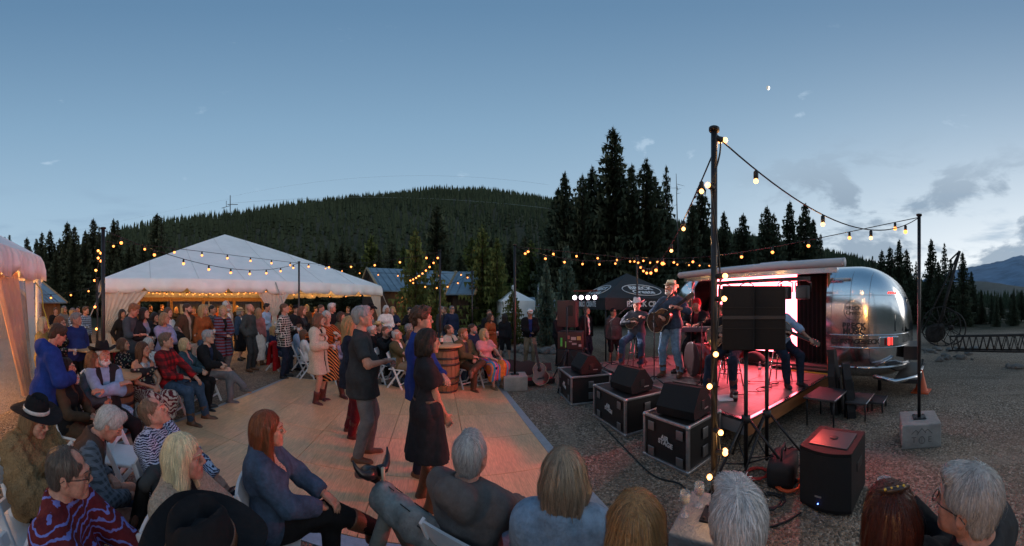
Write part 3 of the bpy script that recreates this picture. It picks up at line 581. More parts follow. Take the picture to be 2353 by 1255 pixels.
def drape(name, pts_top, pts_bot, m, parent, nf=9, amp=.05, n=48, rows_=10, pinch=None):
    """cloth hung between a top line and a bottom line, gathered into folds"""
    vs, fs = [], []; A0, A1, B0, B1 = Vector(pts_top[0]), Vector(pts_top[1]), Vector(pts_bot[0]), Vector(pts_bot[1]); nrm = (A1 - A0).cross(B0 - A0).normalized()
    for j in range(rows_ + 1):
        v_ = j / rows_
        for i in range(n + 1):
            u = i / n; p = (A0.lerp(A1, u)).lerp(B0.lerp(B1, u), v_ ** (pinch or 1)); vs.append(p + nrm * (amp * math.sin(u * nf * 6.283 + .5 * v_) * (.35 + .65 * v_)))
    for j in range(rows_):
        for i in range(n): q = j * (n + 1) + i; fs.append((q, q + 1, q + n + 2, q + n + 1))
    N = len(vs); vs += [v_ - nrm * .008 for v_ in vs]; fs += [tuple(N + i for i in reversed(f_)) for f_ in list(fs)]
    return MB().add(vs, fs, 0, True).build(name, m, parent)
CURT = mat('cream_curtain', (.58, .50, .42), .75, noise=(3, .12), bump=(8, .4, (6, 6, .5)))
drape('curtain', [(.05, .02, 2.3), (1.75, .02, 2.3)], [(.02, .02, .75), (.32, .02, .75)], CURT, tent, 8, .05, pinch=.8); drape('curtain', [(.02, .0, .76), (.32, .0, .76)], [(.0, .0, .02), (.45, .0, .02)], CURT, tent, 5, .04)
drape('curtain', [(TWd * .53 - .75, .02, 2.3), (TWd * .53 + .7, .02, 2.3)], [(TWd * .53 - .12, .02, 1.35), (TWd * .53 + .1, .02, 1.35)], CURT, tent, 7, .05, pinch=.7); drape('curtain', [(TWd * .53 - .12, .02, 1.36), (TWd * .53 + .1, .02, 1.36)], [(TWd * .53 - .2, .02, .02), (TWd * .53 + .2, .02, .02)], CURT, tent, 4, .04)
drape('curtain', [(TWd - .75, .02, 2.3), (TWd - .02, .02, 2.3)], [(TWd - .22, .02, 1.2), (TWd - .02, .02, 1.2)], CURT, tent, 4, .04, pinch=.8); drape('curtain', [(TWd - .22, .02, 1.21), (TWd - .02, .02, 1.21)], [(TWd - .3, .02, .02), (TWd, .02, .02)], CURT, tent, 3, .03)
VINYL = mat('clear_vinyl', (.85, .87, .88), .12, alpha=.22, spec=.6, bump=(3, .6))
CANV2 = mat('tan_wood', (.36, .20, .085), .6, noise=(3, .3, (8, 8, .6)))
for k in range(5): MB().box((1.2 + k * 2.5, TD - .25, 1.13), (.22, .12, 2.26)).build('timber_post', CANV2, tent)
MB().box((TWd / 2, TD - .18, 2.2), (TWd - .3, .1, .3)).build('rear_beam', CANV2, tent)
ROPE = mat('webbing_strap', (.40, .36, .31), .8)
MB().tube([(.0, -.05, 2.3), (-.95, -.5, .03)], .022, 6).build('guy_strap', ROPE, tent); MB().tube([(TWd * .53, -.08, 2.7), (TWd * .53 + .55, -1.1, .03)], .022, 6).build('guy_strap', ROPE, tent); MB().tube([(TWd, -.05, 2.4), (TWd + .9, -.6, .03)], .02, 6).build('guy_strap', ROPE, tent)
# lights strung under the tent roof
BB = MB().ball((0, 0, 0), .026, 6).mesh('bulb', BULB); BBN = MB().ball((0, 0, 0), .019, 8).mesh('bulb', BULBN); BBS = MB().ball((0, 0, 0), .025, 6).mesh('bulb', BULB2); SK = MB().lathe([(.016, .018), (.019, .022), (.019, .07), (.010, .08)], 8).mesh('socket', SOCK)
def glow_lamp(p, parent, e):
    l = bpy.data.lights.new('bulb_light', 'POINT'); l.energy = e; l.color = (1, .52, .18); l.shadow_soft_size = .03; q = link('bulb_light', l, parent); q.location = p - parent.location
def strand(label, A, B, sag, spacing, small=False, group='string light strands', side=None, r=.006, skip=0):
    A, B = Vector(A), Vector(B); L = (B - A).length; n = max(2, int(L / spacing)); mid = (A + B) / 2
    def P(t): return A.lerp(B, t) - Vector((0, 0, sag * 4 * t * (1 - t)))
    t_ = thing('string_light', label, 'string lights', mid, 0, group); b = MB(); b.tube([P(i / 28) - mid for i in range(29)], r, 5); b.build('cable', SOCK, t_)
    for i in range(skip, n):
        p = P((i + .5) / n); hang = .085 if not small else .075; bl = link('bulb', BBS if small else BBN if p.length < 4.6 else BB, t_, p - mid - Vector((0, 0, hang)))
        s_ = link('socket', SK, bl)
        if not small and i % 4 == 1: glow_lamp(p - Vector((0, 0, hang)), t_, 5.0)
    return t_
def tl(x, y, z): return TA + TU * x + TN_ * y + Vector((0, 0, z))
strand('dense warm fairy lights along the inside front of the big tent', tl(1.0, .5, 2.36), tl(6.2, .5, 2.36), .10, .26, True, 'lights under the tent roof'); strand('warm lights hung in swags inside the left of the big tent', tl(.6, 2.2, 2.46), tl(7.4, 2.2, 2.5), .12, .34, True, 'lights under the tent roof')
strand('warm lights strung across the middle of the big tent', tl(.6, 5, 2.75), tl(7.5, 5.5, 2.75), .2, .5, True, 'lights under the tent roof'); strand('sparse warm lights inside the right half of the big tent', tl(7.4, .6, 2.35), tl(12.2, .6, 2.38), .12, .85, True, 'lights under the tent roof')
for k, (x, y) in enumerate(((2.5, 3.0), (6.2, 3.0), (9.8, 3.4), (4, 8), (9, 8))):
    l = bpy.data.lights.new('tent_light', 'POINT'); l.energy = 130 if y < 5 else 90; l.color = (1, .48, .14); l.shadow_soft_size = .3; lo_ = link('tent_light', l); lo_.location = tl(x, y, 3.0 if k % 2 else 3.1)
# bar furniture seen inside the tent
for k, (x, y, w) in enumerate(((3.2, 9.5, 2.2), (6.6, 10.2, 2.6), (9.9, 9.6, 2.0))):
    t = thing('bar_counter', ['dark bar counter at the back left of the big tent', 'dark bar counter at the back centre of the big tent', 'dark bar counter at the back right of the big tent'][k], 'bar', tl(x, y, 0), math.atan2(TU.y, TU.x), 'bar counters in the tent'); MB().box((0, 0, .5), (w, .6, 1.0), 0, None, .02).build('front', mat('dark_board', (.05, .035, .025), .7, noise=(4, .3)), t); MB().box((0, 0, 1.03), (w + .1, .7, .05), 0, None, .01).build('top', CANV2, t)
# ================================================================== tent at the left edge
LA, LB = Vector((-6.25, .15, 0)), Vector((-3.4, -1.25, 0)); LU = (LB - LA).normalized(); LW = (LB - LA).length
lt = thing('white_tent', 'corner of a white canvas tent with clear window wall at the left edge', 'tent', LA, math.atan2(LU.y, LU.x))
vs = [(0, 0, 2.78), (LW, 0, 2.78), (LW, -4, 4.3), (0, -2.2, 4.0), (0, 0, 2.75), (LW, 0, 2.75), (LW, -4, 4.27), (0, -2.2, 3.97)]
MB().add(vs, [(0, 1, 2, 3), (7, 6, 5, 4), (0, 3, 7, 4), (0, 4, 5, 1)]).build('roof', CANVAS, lt)
def lval(a, b, n): valance('valance', a, b, n, lt, 2.78, 2.28)
lval((LW, .0, 0), (0, .0, 0), 3); lval((0, 0, 0), (-.2, -2.5, 0), 2)
MB().tube([(.06, -.05, 0), (.06, -.05, 2.75)], .04, 8).build('leg', MAT['white_pole'], lt)
drape('curtain', [(.75, -.12, 2.4), (1.6, -.12, 2.4)], [(.25, -.1, .05), (.55, -.1, .05)], mat('warm_lit_tan_canvas', (.70, .30, .07), .7, noise=(2, .2)), lt, 4, .05);  # tan drape; the warm light from inside is put into its amber colour
wb = drape('window_band', [(.30, -.03, 2.42), (.66, -.03, 2.42)], [(.12, .0, .3), (.34, .0, .3)], CANVAS, lt, .5, .02)
for k in range(6): u = (k + .4) / 6; MB().lathe([(.010, 0), (.016, .003), (.016, .006), (.001, .006)], 10, M=Matrix.Translation(Vector((.30, -.03, 2.42)).lerp(Vector((.12, 0, .3)), u) + Vector((.06, .022, 0))) @ Matrix.Rotation(R(-90), 4, 'X')).build('grommet', mat('brass', (.14, .09, .04), .4, .7), wb)
drape('clear_window', [(.66, -.06, 2.4), (2.9, -.06, 2.4)], [(.34, .02, .08), (2.9, .05, .02)], VINYL, lt, 3, .03)
drape('clear_window', [(.0, .02, 2.35), (.3, .0, 2.4)], [(.02, .02, .3), (.14, .02, .3)], VINYL, lt, 1, .02)
l = bpy.data.lights.new('tent_light', 'POINT'); l.energy = 200; l.color = (1, .42, .10); l.shadow_soft_size = .2; link('tent_light', l).location = LA + LU * 1.6 + Vector((-LU.y, LU.x, 0)) * -1.3 * -1 * -1 + Vector((0, 0, 2.2))
YEL = mat('yellow_cord', (.50, .36, .03), .5)
p0 = gf(98, 652 + 60, 0) ; dd = 5.6
tag(MB().tube([gp(82, dd, 2.2), gp(96, dd - .1, 2.05), gp(99, dd - .3, 1.75), gp(108, dd - .5, 1.55), gp(117, dd - .7, 1.3), gp(122, dd - .9, 1.0), gp(128, dd - 1.3, .6), gp(138, dd - 1.6, .03)], .011, 6).build('extension_cable', YEL), 'yellow extension cord hanging from the left tent corner', 'cord')
# ================================================================== lamp poles with concrete feet
CONC = mat('concrete', (.33, .30, .27), .9, noise=(6, .22), bump=(40, .6)); CARV = mat('carved_groove', (.16, .14, .125), .95)
def lamp_pole(label, px, d, top=3.02, block=True, r=.028, rzz=0.0, blabel=None, logo=False, z0=0.0, plate=True):
    o = thing('lamp_pole', label, 'pole', gp(px, d), rzz, 'string light poles'); zb = .30 if block else z0
    MB().tube([(0, 0, zb), (0, 0, top)], r, 14).build('post', POLE, o); MB().lathe([(r + .012, 0), (r + .016, .008), (r + .016, .022), (.001, .026)], 14, (0, 0, top - .012)).build('cap', POLE, o)
    if plate:
        b = MB(); b.box((0, 0, zb + .008), (.17, .17, .014), 0, None, .003)
        for sx_ in (-1, 1):
            for sy_ in (-1, 1): b.lathe([(.010, 0), (.010, .012), (.001, .013)], 6, (sx_ * .06, sy_ * .06, zb + .012))
        b.build('base_plate', POLE, o)
    if block:
        c = thing('concrete_block', blabel or ('square concrete footing under the ' + ' '.join(label.split()[:10])), 'concrete block', gp(px, d), rzz, 'concrete pole feet'); MB().box((0, 0, .15), (.50, .50, .30), 0, None, .018).build('block', CONC, c)
        if logo:
            b = MB(); Y = -.2515
            for a_, b_ in (((-.13, .185), (-.075, .235)), ((-.075, .235), (-.04, .20)), ((-.06, .18), (0, .255)), ((0, .255), (.05, .195)), ((.035, .21), (.075, .24)), ((.075, .24), (.13, .185))): b.tube([(a_[0], Y, a_[1]), (b_[0], Y, b_[1])], .004, 4)
            b.tube([(.035 * math.sin(t) * (1 - .25 * math.cos(t)), Y, .11 + .045 * math.cos(t)) for t in [i * .523 for i in range(13)]], .004, 4); b.tube([(0, Y, .06), (0, Y, .15)], .003, 4)
            b.build('carved_emblem', CARV, c)
            text_on('T', .10, Matrix.Translation((-.10, Y, .11)) @ Matrix.Rotation(R(90), 4, 'X'), CARV, c, 'carved_letter'); text_on('E', .10, Matrix.Translation((.10, Y, .11)) @ Matrix.Rotation(R(90), 4, 'X'), CARV, c, 'carved_letter')
    return o
p_near = lamp_pole('near lamp pole wrapped in bulbs in front of the stage', 1641, 2.16, 3.04, True, .023, R(-52), 'large concrete footing with two drink glasses beside the seated crowd')
p_right = lamp_pole('tall thin lamp pole on the open gravel right of the trailer', 2112, 4.05, 2.99, True, .024, -(2112 - CX) / F + R(8), 'pale concrete footing with a carved mountain emblem', True)
p_mid = lamp_pole('reddish lamp pole beside the open guitar case', 1183, 6.55, 3.08, True, .026, R(4), 'concrete footing right of the woman in the striped skirt')
p_1010 = lamp_pole('thin lamp pole rising behind the dancing couple', 1011, 7.2, 3.08, False, .024); p_687 = lamp_pole('dark lamp pole in front of the white tent roof', 687, 8.7, 3.02, False, .027); p_1465 = lamp_pole('lamp pole behind the black canopy and singer', 1464, 8.1, 3.10, False, .026)
p_235 = lamp_pole('black lamp pole beside the round barrel table', 237, 4.75, 2.99, False, .032, z0=0); p_1085 = lamp_pole('short distant lamp pole beside the cabin', 1085, 11.3, 3.05, False, .028); p_224 = lamp_pole('lamp pole wrapped in bulbs at the left tent corner', 224, 6.3, 2.35, False, .02, plate=False)
def top(o, dz=-.03): return o.location + Vector((0, 0, {'x': 0}.get('x') + [c for c in o.children if c.name.startswith('cap')][0].data.vertices[0].co.z + dz + .012))
N_, Rr, Md, T10, T6, T14, T2, T85 = [top(p) for p in (p_near, p_right, p_mid, p_1010, p_687, p_1465, p_235, p_1085)]
strand('string lights sagging from the near pole to the far right pole', N_, Rr, .42, .62); strand('string lights running from the near pole back over the stage', N_ - Vector((0, 0, .12)), T14, .55, .60)
strand('string lights crossing behind the near pole above the trailer', Rr, T14, .30, .62); strand('upper string lights left of the black canopy', Md, gp(1640, 11.5, 3.35), .12, .62)
strand('lower string lights dipping between the middle pole and the canopy', Md, T14, .22, .42); strand('string lights dropping from the dance floor pole to the pine', T10, gp(940, 9.5, 2.62), .10, .26); strand('looped string lights in front of the cabin pine', gp(935, 9.6, 2.66), T85, .38, .42)
strand('string lights from the dance floor pole over the tent eave', T10, T6, .16, .60); strand('lower string lights passing in front of the metal roof', T85, gp(730, 13.5, 3.55), .25, .8)
strand('upper string lights sagging across the white tent roof', T2, T6, .42, .60); strand('straight string lights crossing the white tent roof', p_224.location + Vector((0, 0, 3.12)), T6 + Vector((0, 0, -.01)), .05, .62); strand('low dim string lights beside the far left cabin', gp(92, 7.5, 2.03), gp(222, 9, 2.35), .05, .55)
def wrap(label, pole, pts, cord=None, r=.045):
    """bulbs and cord wound round a pole: (height, bearing) pairs"""
    t = thing('string_light', label, 'string lights', pole.location, 0, 'lights wound round poles'); q = []
    for k in range(len(pts) * 6 - 5):
        i, u = divmod(k, 6); z0, a0 = pts[i]; z1, a1 = pts[min(i + 1, len(pts) - 1)]; z = z0 + (z1 - z0) * u / 6; a = R(a0 + (a1 - a0) * u / 6); q.append((r * math.cos(a), r * math.sin(a), z))
    MB().tube(q, .0065, 5).build('cable', SOCK, t)
    for z, a in pts:
        a = R(a); o = Vector((math.cos(a), math.sin(a), 0)); b = link('bulb', BBN if pole is p_near else BB, t, o * (r + .038) + Vector((0, 0, z))); s_ = link('socket', SK, b, -o * .0); s_.rotation_euler = o.to_track_quat('-Z', 'Y').to_euler(); glow_lamp(pole.location + b.location + o * .03, t, .35)
wrap('bulbs and black cord wound down the near lamp pole', p_near, [(3.0, 20), (2.98, -20), (2.62, -160), (2.0, -60), (1.84, -70), (1.46, -120), (1.24, -150), (.92, -95), (.76, -60), (.75, -20), (.62, -150), (.40, -110)])
wrap('bulbs and cord wound round the left tent corner pole', p_224, [(2.9, 0), (2.86, 60), (2.75, 0), (2.7, 80), (2.5, -40), (2.3, -130), (1.75, -60), (1.3, -30), (.95, -110), (.9, 0), (.55, -60)], r=.03)
# glasses on the near footing
for k, (px, d, dr, lab) in enumerate(((1574, 2.16, (.62, .42, .10), 'stemmed glass of white wine on the near concrete footing'), (1607, 2.26, (.20, .02, .02), 'stemmed glass of red drink on the near concrete footing'))):
    t = thing('wine_glass', lab, 'glass', gp(px, d, .303)); MB().lathe([(.032, 0), (.032, .003), (.004, .008), (.004, .07), (.03, .09), (.04, .12), (.036, .17), (.034, .17), (.037, .12), (.027, .092), (.001, .078)], 16).build('bowl', GLASSM(), t); MB().lathe([(.001, .08), (.026, .094), (.036, .12), (.001, .121)], 14).build('drink', mat('wine_%d' % k, dr, .08, trans=.4), t)
# ================================================================== cabins, sheds, small tents
METR = mat('metal_roof', (.20, .27, .33), .45, .4, noise=(1.5, .2)); LOGW = mat('brown_boards', (.075, .045, .030), .85, noise=(1.5, .35, (10, 10, .6))); FASC = mat('pale_timber', (.42, .28, .15), .7, noise=(3, .2)); DOORW = mat('red_brown', (.10, .035, .022), .8, noise=(3, .2))
def cabin(label, a, b, depth, h, ridge_h, over=.35, m=LOGW, cat='building', fascia=True, door=None, boards=True):
    """gabled hut: front wall from a to b (as seen), depth going away; the ridge runs parallel to the front"""
    a, b = Vector(a), Vector(b); L = (b - a).length; u = (b - a) / L; o = thing('cabin', label, cat, a, math.atan2(u.y, u.x))
    MB().box((L / 2, depth / 2, h / 2), (L, depth, h)).build('wall', m, o)
    if boards:
        nb_ = int(L / .22); bd = MB().box((0, 0, 0), (.205, .03, h - .02)).mesh('plank', m)
        for i in range(nb_): link('plank', bd, o, (.11 + i * .22, -.016 - .004 * (i % 2), h / 2))
    for s, y0 in ((0, -over), (1, depth + over)):
        vs = [(-over, y0, h - .12), (L + over, y0, h - .12), (L + over, depth / 2, ridge_h), (-over, depth / 2, ridge_h)]; vs += [(x, y, z - .07) for x, y, z in vs]
        q = MB(); q.add(vs, [(0, 1, 2, 3), (7, 6, 5, 4), (0, 4, 5, 1), (1, 5, 6, 2), (2, 6, 7, 3), (3, 7, 4, 0)]); rf = q.build('roof', METR, o)
        for i in range(int(L / .45)): x = -over + .2 + i * .45; MB().tube([(x, y0, h - .10), (x, depth / 2, ridge_h + .02)], .018, 4).build('roof_rib', METR, rf)
    for x in (0, L):
        MB().prism([(0, h), (depth, h), (depth / 2, ridge_h - .1)], x - .05, x + .05, 'x').build('gable', m, o)
        if fascia:
            sx_ = -over - .02 if x == 0 else L + over + .02
            for y0 in (-over, depth + over): MB().tube([(sx_, y0, h - .15), (sx_, depth / 2, ridge_h + .0)], .09, 4).build('fascia', FASC, o)
    return o
c1_ = cabin('brown timber cabin with pale blue metal roof behind the big tent', gp(884, 18.3), gp(1085, 21), 6.0, 2.75, 4.35)
MB().box((1.2, -.03, 1.0), (1.0, .06, 2.0)).build('door', DOORW, c1_)
b = MB(); b.lathe([(.04, .12), (.14, .0), (.13, -.005)], 12, (1.35, -.18, 2.2)); b.build('wall_lamp', mat('lamp_hood', (.05, .04, .03), .5), c1_)
MB().ball((1.35, -.18, 2.17), .05, 6).build('lamp_bulb', BULB, c1_)
l = bpy.data.lights.new('cabin_lamp', 'POINT'); l.energy = 14; l.color = (1, .5, .15); l.shadow_soft_size = .05; lo_ = link('cabin_lamp', l, c1_); lo_.location = (1.35, -.2, 2.08)
c2_ = cabin('gable-ended brown wing at the right of the metal-roofed cabin', gp(1040, 17), gp(1078, 16.8), 5, 2.5, 3.9); 
cabin('small tan cabin with blue metal roof beyond the left tent', gp(74, 15.0), gp(138, 17.5), 3.2, 2.05, 3.3, .3, mat('tan_boards', (.17, .085, .04), .8, noise=(2, .3, (8, 8, .6))))
cabin('low red-brown shed with a stove pipe behind the young spruce', gp(1220, 21), gp(1290, 22), 4, 1.75, 2.35, .2, DOORW, boards=False)
t = thing('stove_pipe', 'thin grey stove pipe on the low shed roof', 'chimney', gp(1237, 22.5, 2.2)); MB().tube([(0, 0, 0), (0, 0, .95)], .06, 8).build('pipe', mat('galvanised', (.3, .31, .32), .4, .6), t); MB().lathe([(.11, 0), (.02, .1)], 8, (0, 0, .98)).build('cap', MAT['galvanised'], t)
t = thing('display_hut', 'pale boarded hut front with framed signs inside the big tent', 'building', tl(7.5, 13.3, 0), math.atan2(TU.y, TU.x)); MB().box((0, .5, 1.1), (8.0, .6, 2.2)).build('wall', mat('grey_stone', (.12, .11, .10), .9, noise=(5, .4), bump=(6, 1)), t)
for x in (-2.7, -.6, 1.5, 2.9): MB().box((x, .17, 1.45), (.55, .05, .75)).build('sign_board', mat('pale_sign', (.45, .50, .52), .5), t)
def gazebo(label, px, d, w, h, peak, m, legs=True):
    o = thing('canopy_tent', label, 'tent', gp(px, d), -(px - CX) / F + .3); q = MB(); c = [(-w, -w, h), (w, -w, h), (w, w, h), (-w, w, h), (0, 0, peak)]; c += [(x, y, z - .03) for x, y, z in c]
    q.add(c, [(0, 1, 4), (1, 2, 4), (2, 3, 4), (3, 0, 4), (6, 5, 9), (7, 6, 9), (8, 7, 9), (5, 8, 9)]); q.build('roof', m, o)
    for a_, b_ in (((-w, -w), (w, -w)), ((w, -w), (w, w)), ((w, w), (-w, w)), ((-w, w), (-w, -w))): drape('side_wall', [(*a_, h), (*b_, h)], [(*a_, .05), (*b_, .05)], m, o, 4, .03, 30)
    MB().ball((0, 0, peak + .12), .14, 6).build('finial', m, o)
gazebo('small white canopy tent with closed sides behind the pine', 1180, 16.5, .9, 2.0, 2.6, CANVAS)
# barrels
OAK = mat('barrel_oak', (.20, .105, .052), .65, noise=(5, .35, (10, 10, .5)), bump=(20, .4, (6, 6, .3))); HOOP = mat('barrel_hoop', (.06, .05, .048), .5, .7, noise=(9, .3)); TOPW = mat('table_round_wood', (.44, .27, .13), .55, noise=(4, .25, (1, 8, 1)))
def barrel(label, px, d, rr=.29, h=.9, topr=None):
    o = thing('barrel_table', label, 'table', gp(px, d), rnd.uniform(0, 3), 'barrel tables'); n = 20
    def rad(z): return rr * (1 - .20 * ((z - h / 2) / (h / 2)) ** 2)
    for k in range(n):
        a0, a1 = 6.283 * k / n + .012, 6.283 * (k + 1) / n - .012; vs, fs = [], []
        for z in [h * i / 8 for i in range(9)]:
            r0 = rad(z); vs += [(r0 * math.cos(a0), r0 * math.sin(a0), z), (r0 * math.cos(a1), r0 * math.sin(a1), z)]
        fs = [(2 * i, 2 * i + 1, 2 * i + 3, 2 * i + 2) for i in range(8)]; m_ = MB(); m_.add(vs, fs, 0, True); N = len(vs)
        m_.add([(x * .93, y * .93, z) for x, y, z in vs], [tuple(reversed(f_)) for f_ in fs], 0, True); m_.build('stave', OAK, o)
    MB().lathe([(rad(0) * .95, .0), (rr * .93, h / 2), (rad(h) * .95, h - .01), (.01, h - .01)], 20).build('inner', OAK, o)
    for z in (.05, .22, .34, h - .34, h - .22, h - .05): b_ = MB(); b_.lathe([(rad(z - .022) + .001, z - .022), (rad(z - .022) + .006, z - .022), (rad(z + .022) + .006, z + .022), (rad(z + .022) + .001, z + .022)], 24); b_.build('hoop', HOOP, o)
    tr_ = topr or rr * 1.18; MB().lathe([(tr_ * .97, h), (tr_, h + .006), (tr_, h + .028), (tr_ * .985, h + .034), (.001, h + .034)], 30).build('table_top', TOPW, o)
    return h + .036
zt = barrel('oak barrel table with a wine bottle behind the standing couple', 1022, 6.3, .31, .94)
def bottle(label, px, d, z, c=(.012, .02, .012), lab=(.6, .56, .5), s=1.0):
    t = thing('wine_bottle', label, 'bottle', gp(px, d, z)); t.scale = (s,) * 3; MB().lathe([(.036, 0), (.038, .01), (.038, .17), (.03, .20), (.014, .23), (.013, .30), (.015, .302), (.001, .303)], 14).build('glass_body', mat('bottle_%d' % int(c[1] * 1000), c, .08), t); MB().lathe([(.0385, .05), (.0388, .052), (.0388, .13), (.0385, .132)], 14).build('label_band', mat('bottle_label', lab, .6), t)
bottle('dark wine bottle standing on the oak barrel table', 1014, 6.35, zt); bottle('dark bottle standing on the gravel under the seated man in olive', 880, 6.9, 0)
barrel('barrel table with paper cup beside the man in the black hat', 268, 4.35, .26, .78, .36); t = thing('paper_cup', 'brown paper cup on the barrel table beside the black-hatted man', 'cup', gp(273, 4.3, .815)); MB().lathe([(.03, 0), (.042, .11), (.045, .112), (.04, .11), (.001, .01)], 14).build('cup', mat('kraft_paper', (.40, .25, .13), .8), t)
barrel('barrel with a wide round wooden top beside the black lamp pole', 226, 5.5, .30, 1.0, .52); barrel('half-hidden dark barrel table behind the seated bearded man', 1087, 8.0, .3, .92, .42)
# ================================================================== trailer stage. local x runs to the trailer's rear (towards the camera), y into the trailer
SO = Vector((5.1, 3.0, 0)); SX = Vector((.157, -.987, 0)).normalized(); SY = Vector((-SX.y, SX.x, 0)); SRZ = math.atan2(SX.y, SX.x)
def S(x, y, z=0.0): return SO + SX * x + SY * y + Vector((0, 0, z))
ALUM = mat('polished_aluminium', (.86, .87, .88), .17, 1.0, noise=(3, .05), bump=(1.2, .10)); TRIM = mat('aluminium_trim', (.62, .63, .65), .25, 1.0); BLK = mat('stage_black', (.012, .011, .012), .6, noise=(12, .2)); BLKC = mat('black_curtain', (.010, .009, .010), .95, bump=(10, .5, (8, 8, .3))); DARKM = mat('dark_metal', (.03, .03, .033), .4, .6)
tr = thing('silver_trailer', 'rounded polished aluminium caravan opened as a stage', 'trailer', SO, SRZ)
XF, XR, CAP, YW, ZC, ZH, PW = -4.0, .35, 1.12, 1.22, 1.45, 1.17, 3.6
def capf(x):
    e = max(XF - x, x - XR, 0) / CAP; return max(1 - min(e, 1) ** 2.3, 0) ** (1 / 2.3)
def ysurf(x, z):
    """outer skin on the audience side at station x and height z"""
    f = capf(x); zc = ZC - ZH * .75 * (1 - f) * .62; q = min(abs((z - zc) / (ZH * (.25 + .75 * f))), 1); return YW - YW * (.22 + .78 * f) * (1 - q ** PW) ** (1 / PW)
xs = sorted(set([XF - CAP * math.sin(t) for t in np.linspace(0, math.pi / 2, 12)] + list(np.linspace(XF, XR, 10)) + [-.05, -3.75] + [XR + CAP * math.sin(t) for t in np.linspace(0, math.pi / 2, 14)])); NR = 56; vs, fs = [], []
for x in xs:
    f = capf(x); zc = ZC - ZH * .75 * (1 - f) * .62; ry, rz_ = YW * (.22 + .78 * f), ZH * (.25 + .75 * f)
    for k in range(NR):
        a = 2 * math.pi * k / NR; c, s_ = math.cos(a), math.sin(a); vs.append((x, YW + ry * math.copysign(abs(c) ** (2 / PW), c), zc + rz_ * math.copysign(abs(s_) ** (2 / PW), s_)))
for i in range(len(xs) - 1):
    for k in range(NR):
        q = [i * NR + k, i * NR + (k + 1) % NR, (i + 1) * NR + (k + 1) % NR, (i + 1) * NR + k]; cx = sum(vs[j][0] for j in q) / 4; cy_ = sum(vs[j][1] for j in q) / 4; cz = sum(vs[j][2] for j in q) / 4
        if -3.75 < cx < -.05 and cy_ < .6 and .55 < cz < 2.45: continue
        fs.append(tuple(q))
fs += [tuple(range(NR)), tuple(reversed(range((len(xs) - 1) * NR, len(xs) * NR)))]
MB().add(vs, fs, 0, True).build('shell', ALUM, tr)
def skin(x, z, o=.004): return (x, ysurf(x, z) - o, z)
for z, r_ in ((1.22, .014), (.98, .014), (.58, .022)):
    for s_ in (0, 1):
        pts = [skin(x, z, .006) for x in np.linspace(.02, XR + CAP * .985, 26)]; MB().tube(pts if s_ == 0 else [(x, 2 * YW - y, zz) for x, y, zz in pts], r_, 6).build('trim_strip', TRIM, tr)
for xx in (.05, .42, .78): MB().tube([skin(xx + .03 * abs(z - 1.5), z, .0) for z in np.linspace(.62, 2.45, 22)], .0035, 4).build('panel_seam', DARKM, tr)
MB().tube([skin(x, 1.98, .0) for x in np.linspace(.02, 1.25, 16)], .0035, 4).build('panel_seam', DARKM, tr)
BLKP = mat('black_vinyl_print', (.015, .015, .018), .4)
def on_skin(cx, cz): return lambda co: Vector(skin(cx + co.x, cz + co.y, .005 + co.z))
text_on('BRECK', .105, None, BLKP, tr, 'lettering', .0012, on_skin(.50, 1.735)); text_on('Create', .105, None, BLKP, tr, 'lettering', .0012, on_skin(.50, 1.645)); text_on('BRECK', .150, None, BLKP, tr, 'lettering', .0055, on_skin(.51, 1.395)); text_on('MUSIC', .150, None, BLKP, tr, 'lettering', .0055, on_skin(.51, 1.285)); text_on('@AIRSTAGEBRECK', .128, None, BLKP, tr, 'lettering', .0035, on_skin(.52, 1.095), .82)
MB().tube([skin(.50 + .185 * math.cos(t), 1.69 + .185 * math.sin(t), .005) for t in np.linspace(0, 6.2832, 49)], .005, 5, cap=False).build('emblem_ring', BLKP, tr)
REDL = mat('tail_light_red', (.5, .02, .02), .3, emit=(1, .04, .03), estr=2.2)
for k in range(5): x = 1.02 + k * .062; b = MB(); b.box((0, 0, 0), (.05, .03, .15), 0, Matrix.Translation(skin(x, 1.10, .012)) @ Matrix.Rotation(R(20 + 9 * k), 4, 'Z'), .006); b.build('tail_light', REDL if k > 1 else mat('tail_light_dark', (.20, .012, .012), .3), tr)
b = MB(); b.box((0, 0, 0), (.40, .04, .19), 0, Matrix.Translation(skin(1.14, 1.10, .0)) @ Matrix.Rotation(R(36), 4, 'Z'), .02); b.build('light_housing', TRIM, tr)
for k in range(4): b = MB(); b.ball(skin(1.13 + k * .035, 2.03, .012), .020, 6); b.build('marker_light', REDL, tr)
b = MB(); xr = XR + CAP * .86
vs = [(x, y, z) for z in (1.25, 1.60, 1.95) for x, y in [(XR + CAP * f_ * (1.0 - .12 * (z - 1.25) / .7), YW - .62 + 1.24 * u) for u, f_ in ((0, .955), (.33, 1.005), (.66, 1.005), (1, .955))]]
b.add([(x + .02, y, z) for x, y, z in vs], [(j * 4 + i, j * 4 + i + 1, j * 4 + i + 5, j * 4 + i + 4) for j in range(2) for i in range(3)], 0, True); b.build('rear_window', mat('smoked_glass', (.02, .025, .03), .05, spec=.8), tr)
vs2 = [skin(XR + CAP * (.80 + .12 * i), z, .006) for z in (1.28, 1.6, 1.92) for i in range(2)]
b = MB(); b.add(vs2, [(0, 1, 3, 2), (2, 3, 5, 4)], 0, True); b.build('corner_window', MAT['smoked_glass'], tr)
b = MB(); b.tube([(XR + .55, .0, .47), (XR + .95, -.03, .40), (XR + 1.32, .35, .40), (XR + 1.38, 1.2, .40), (XR + 1.32, 2.1, .40)], .045, 8); b.build('bumper', mat('bumper_chrome', (.6, .6, .62), .18, 1.0), tr)
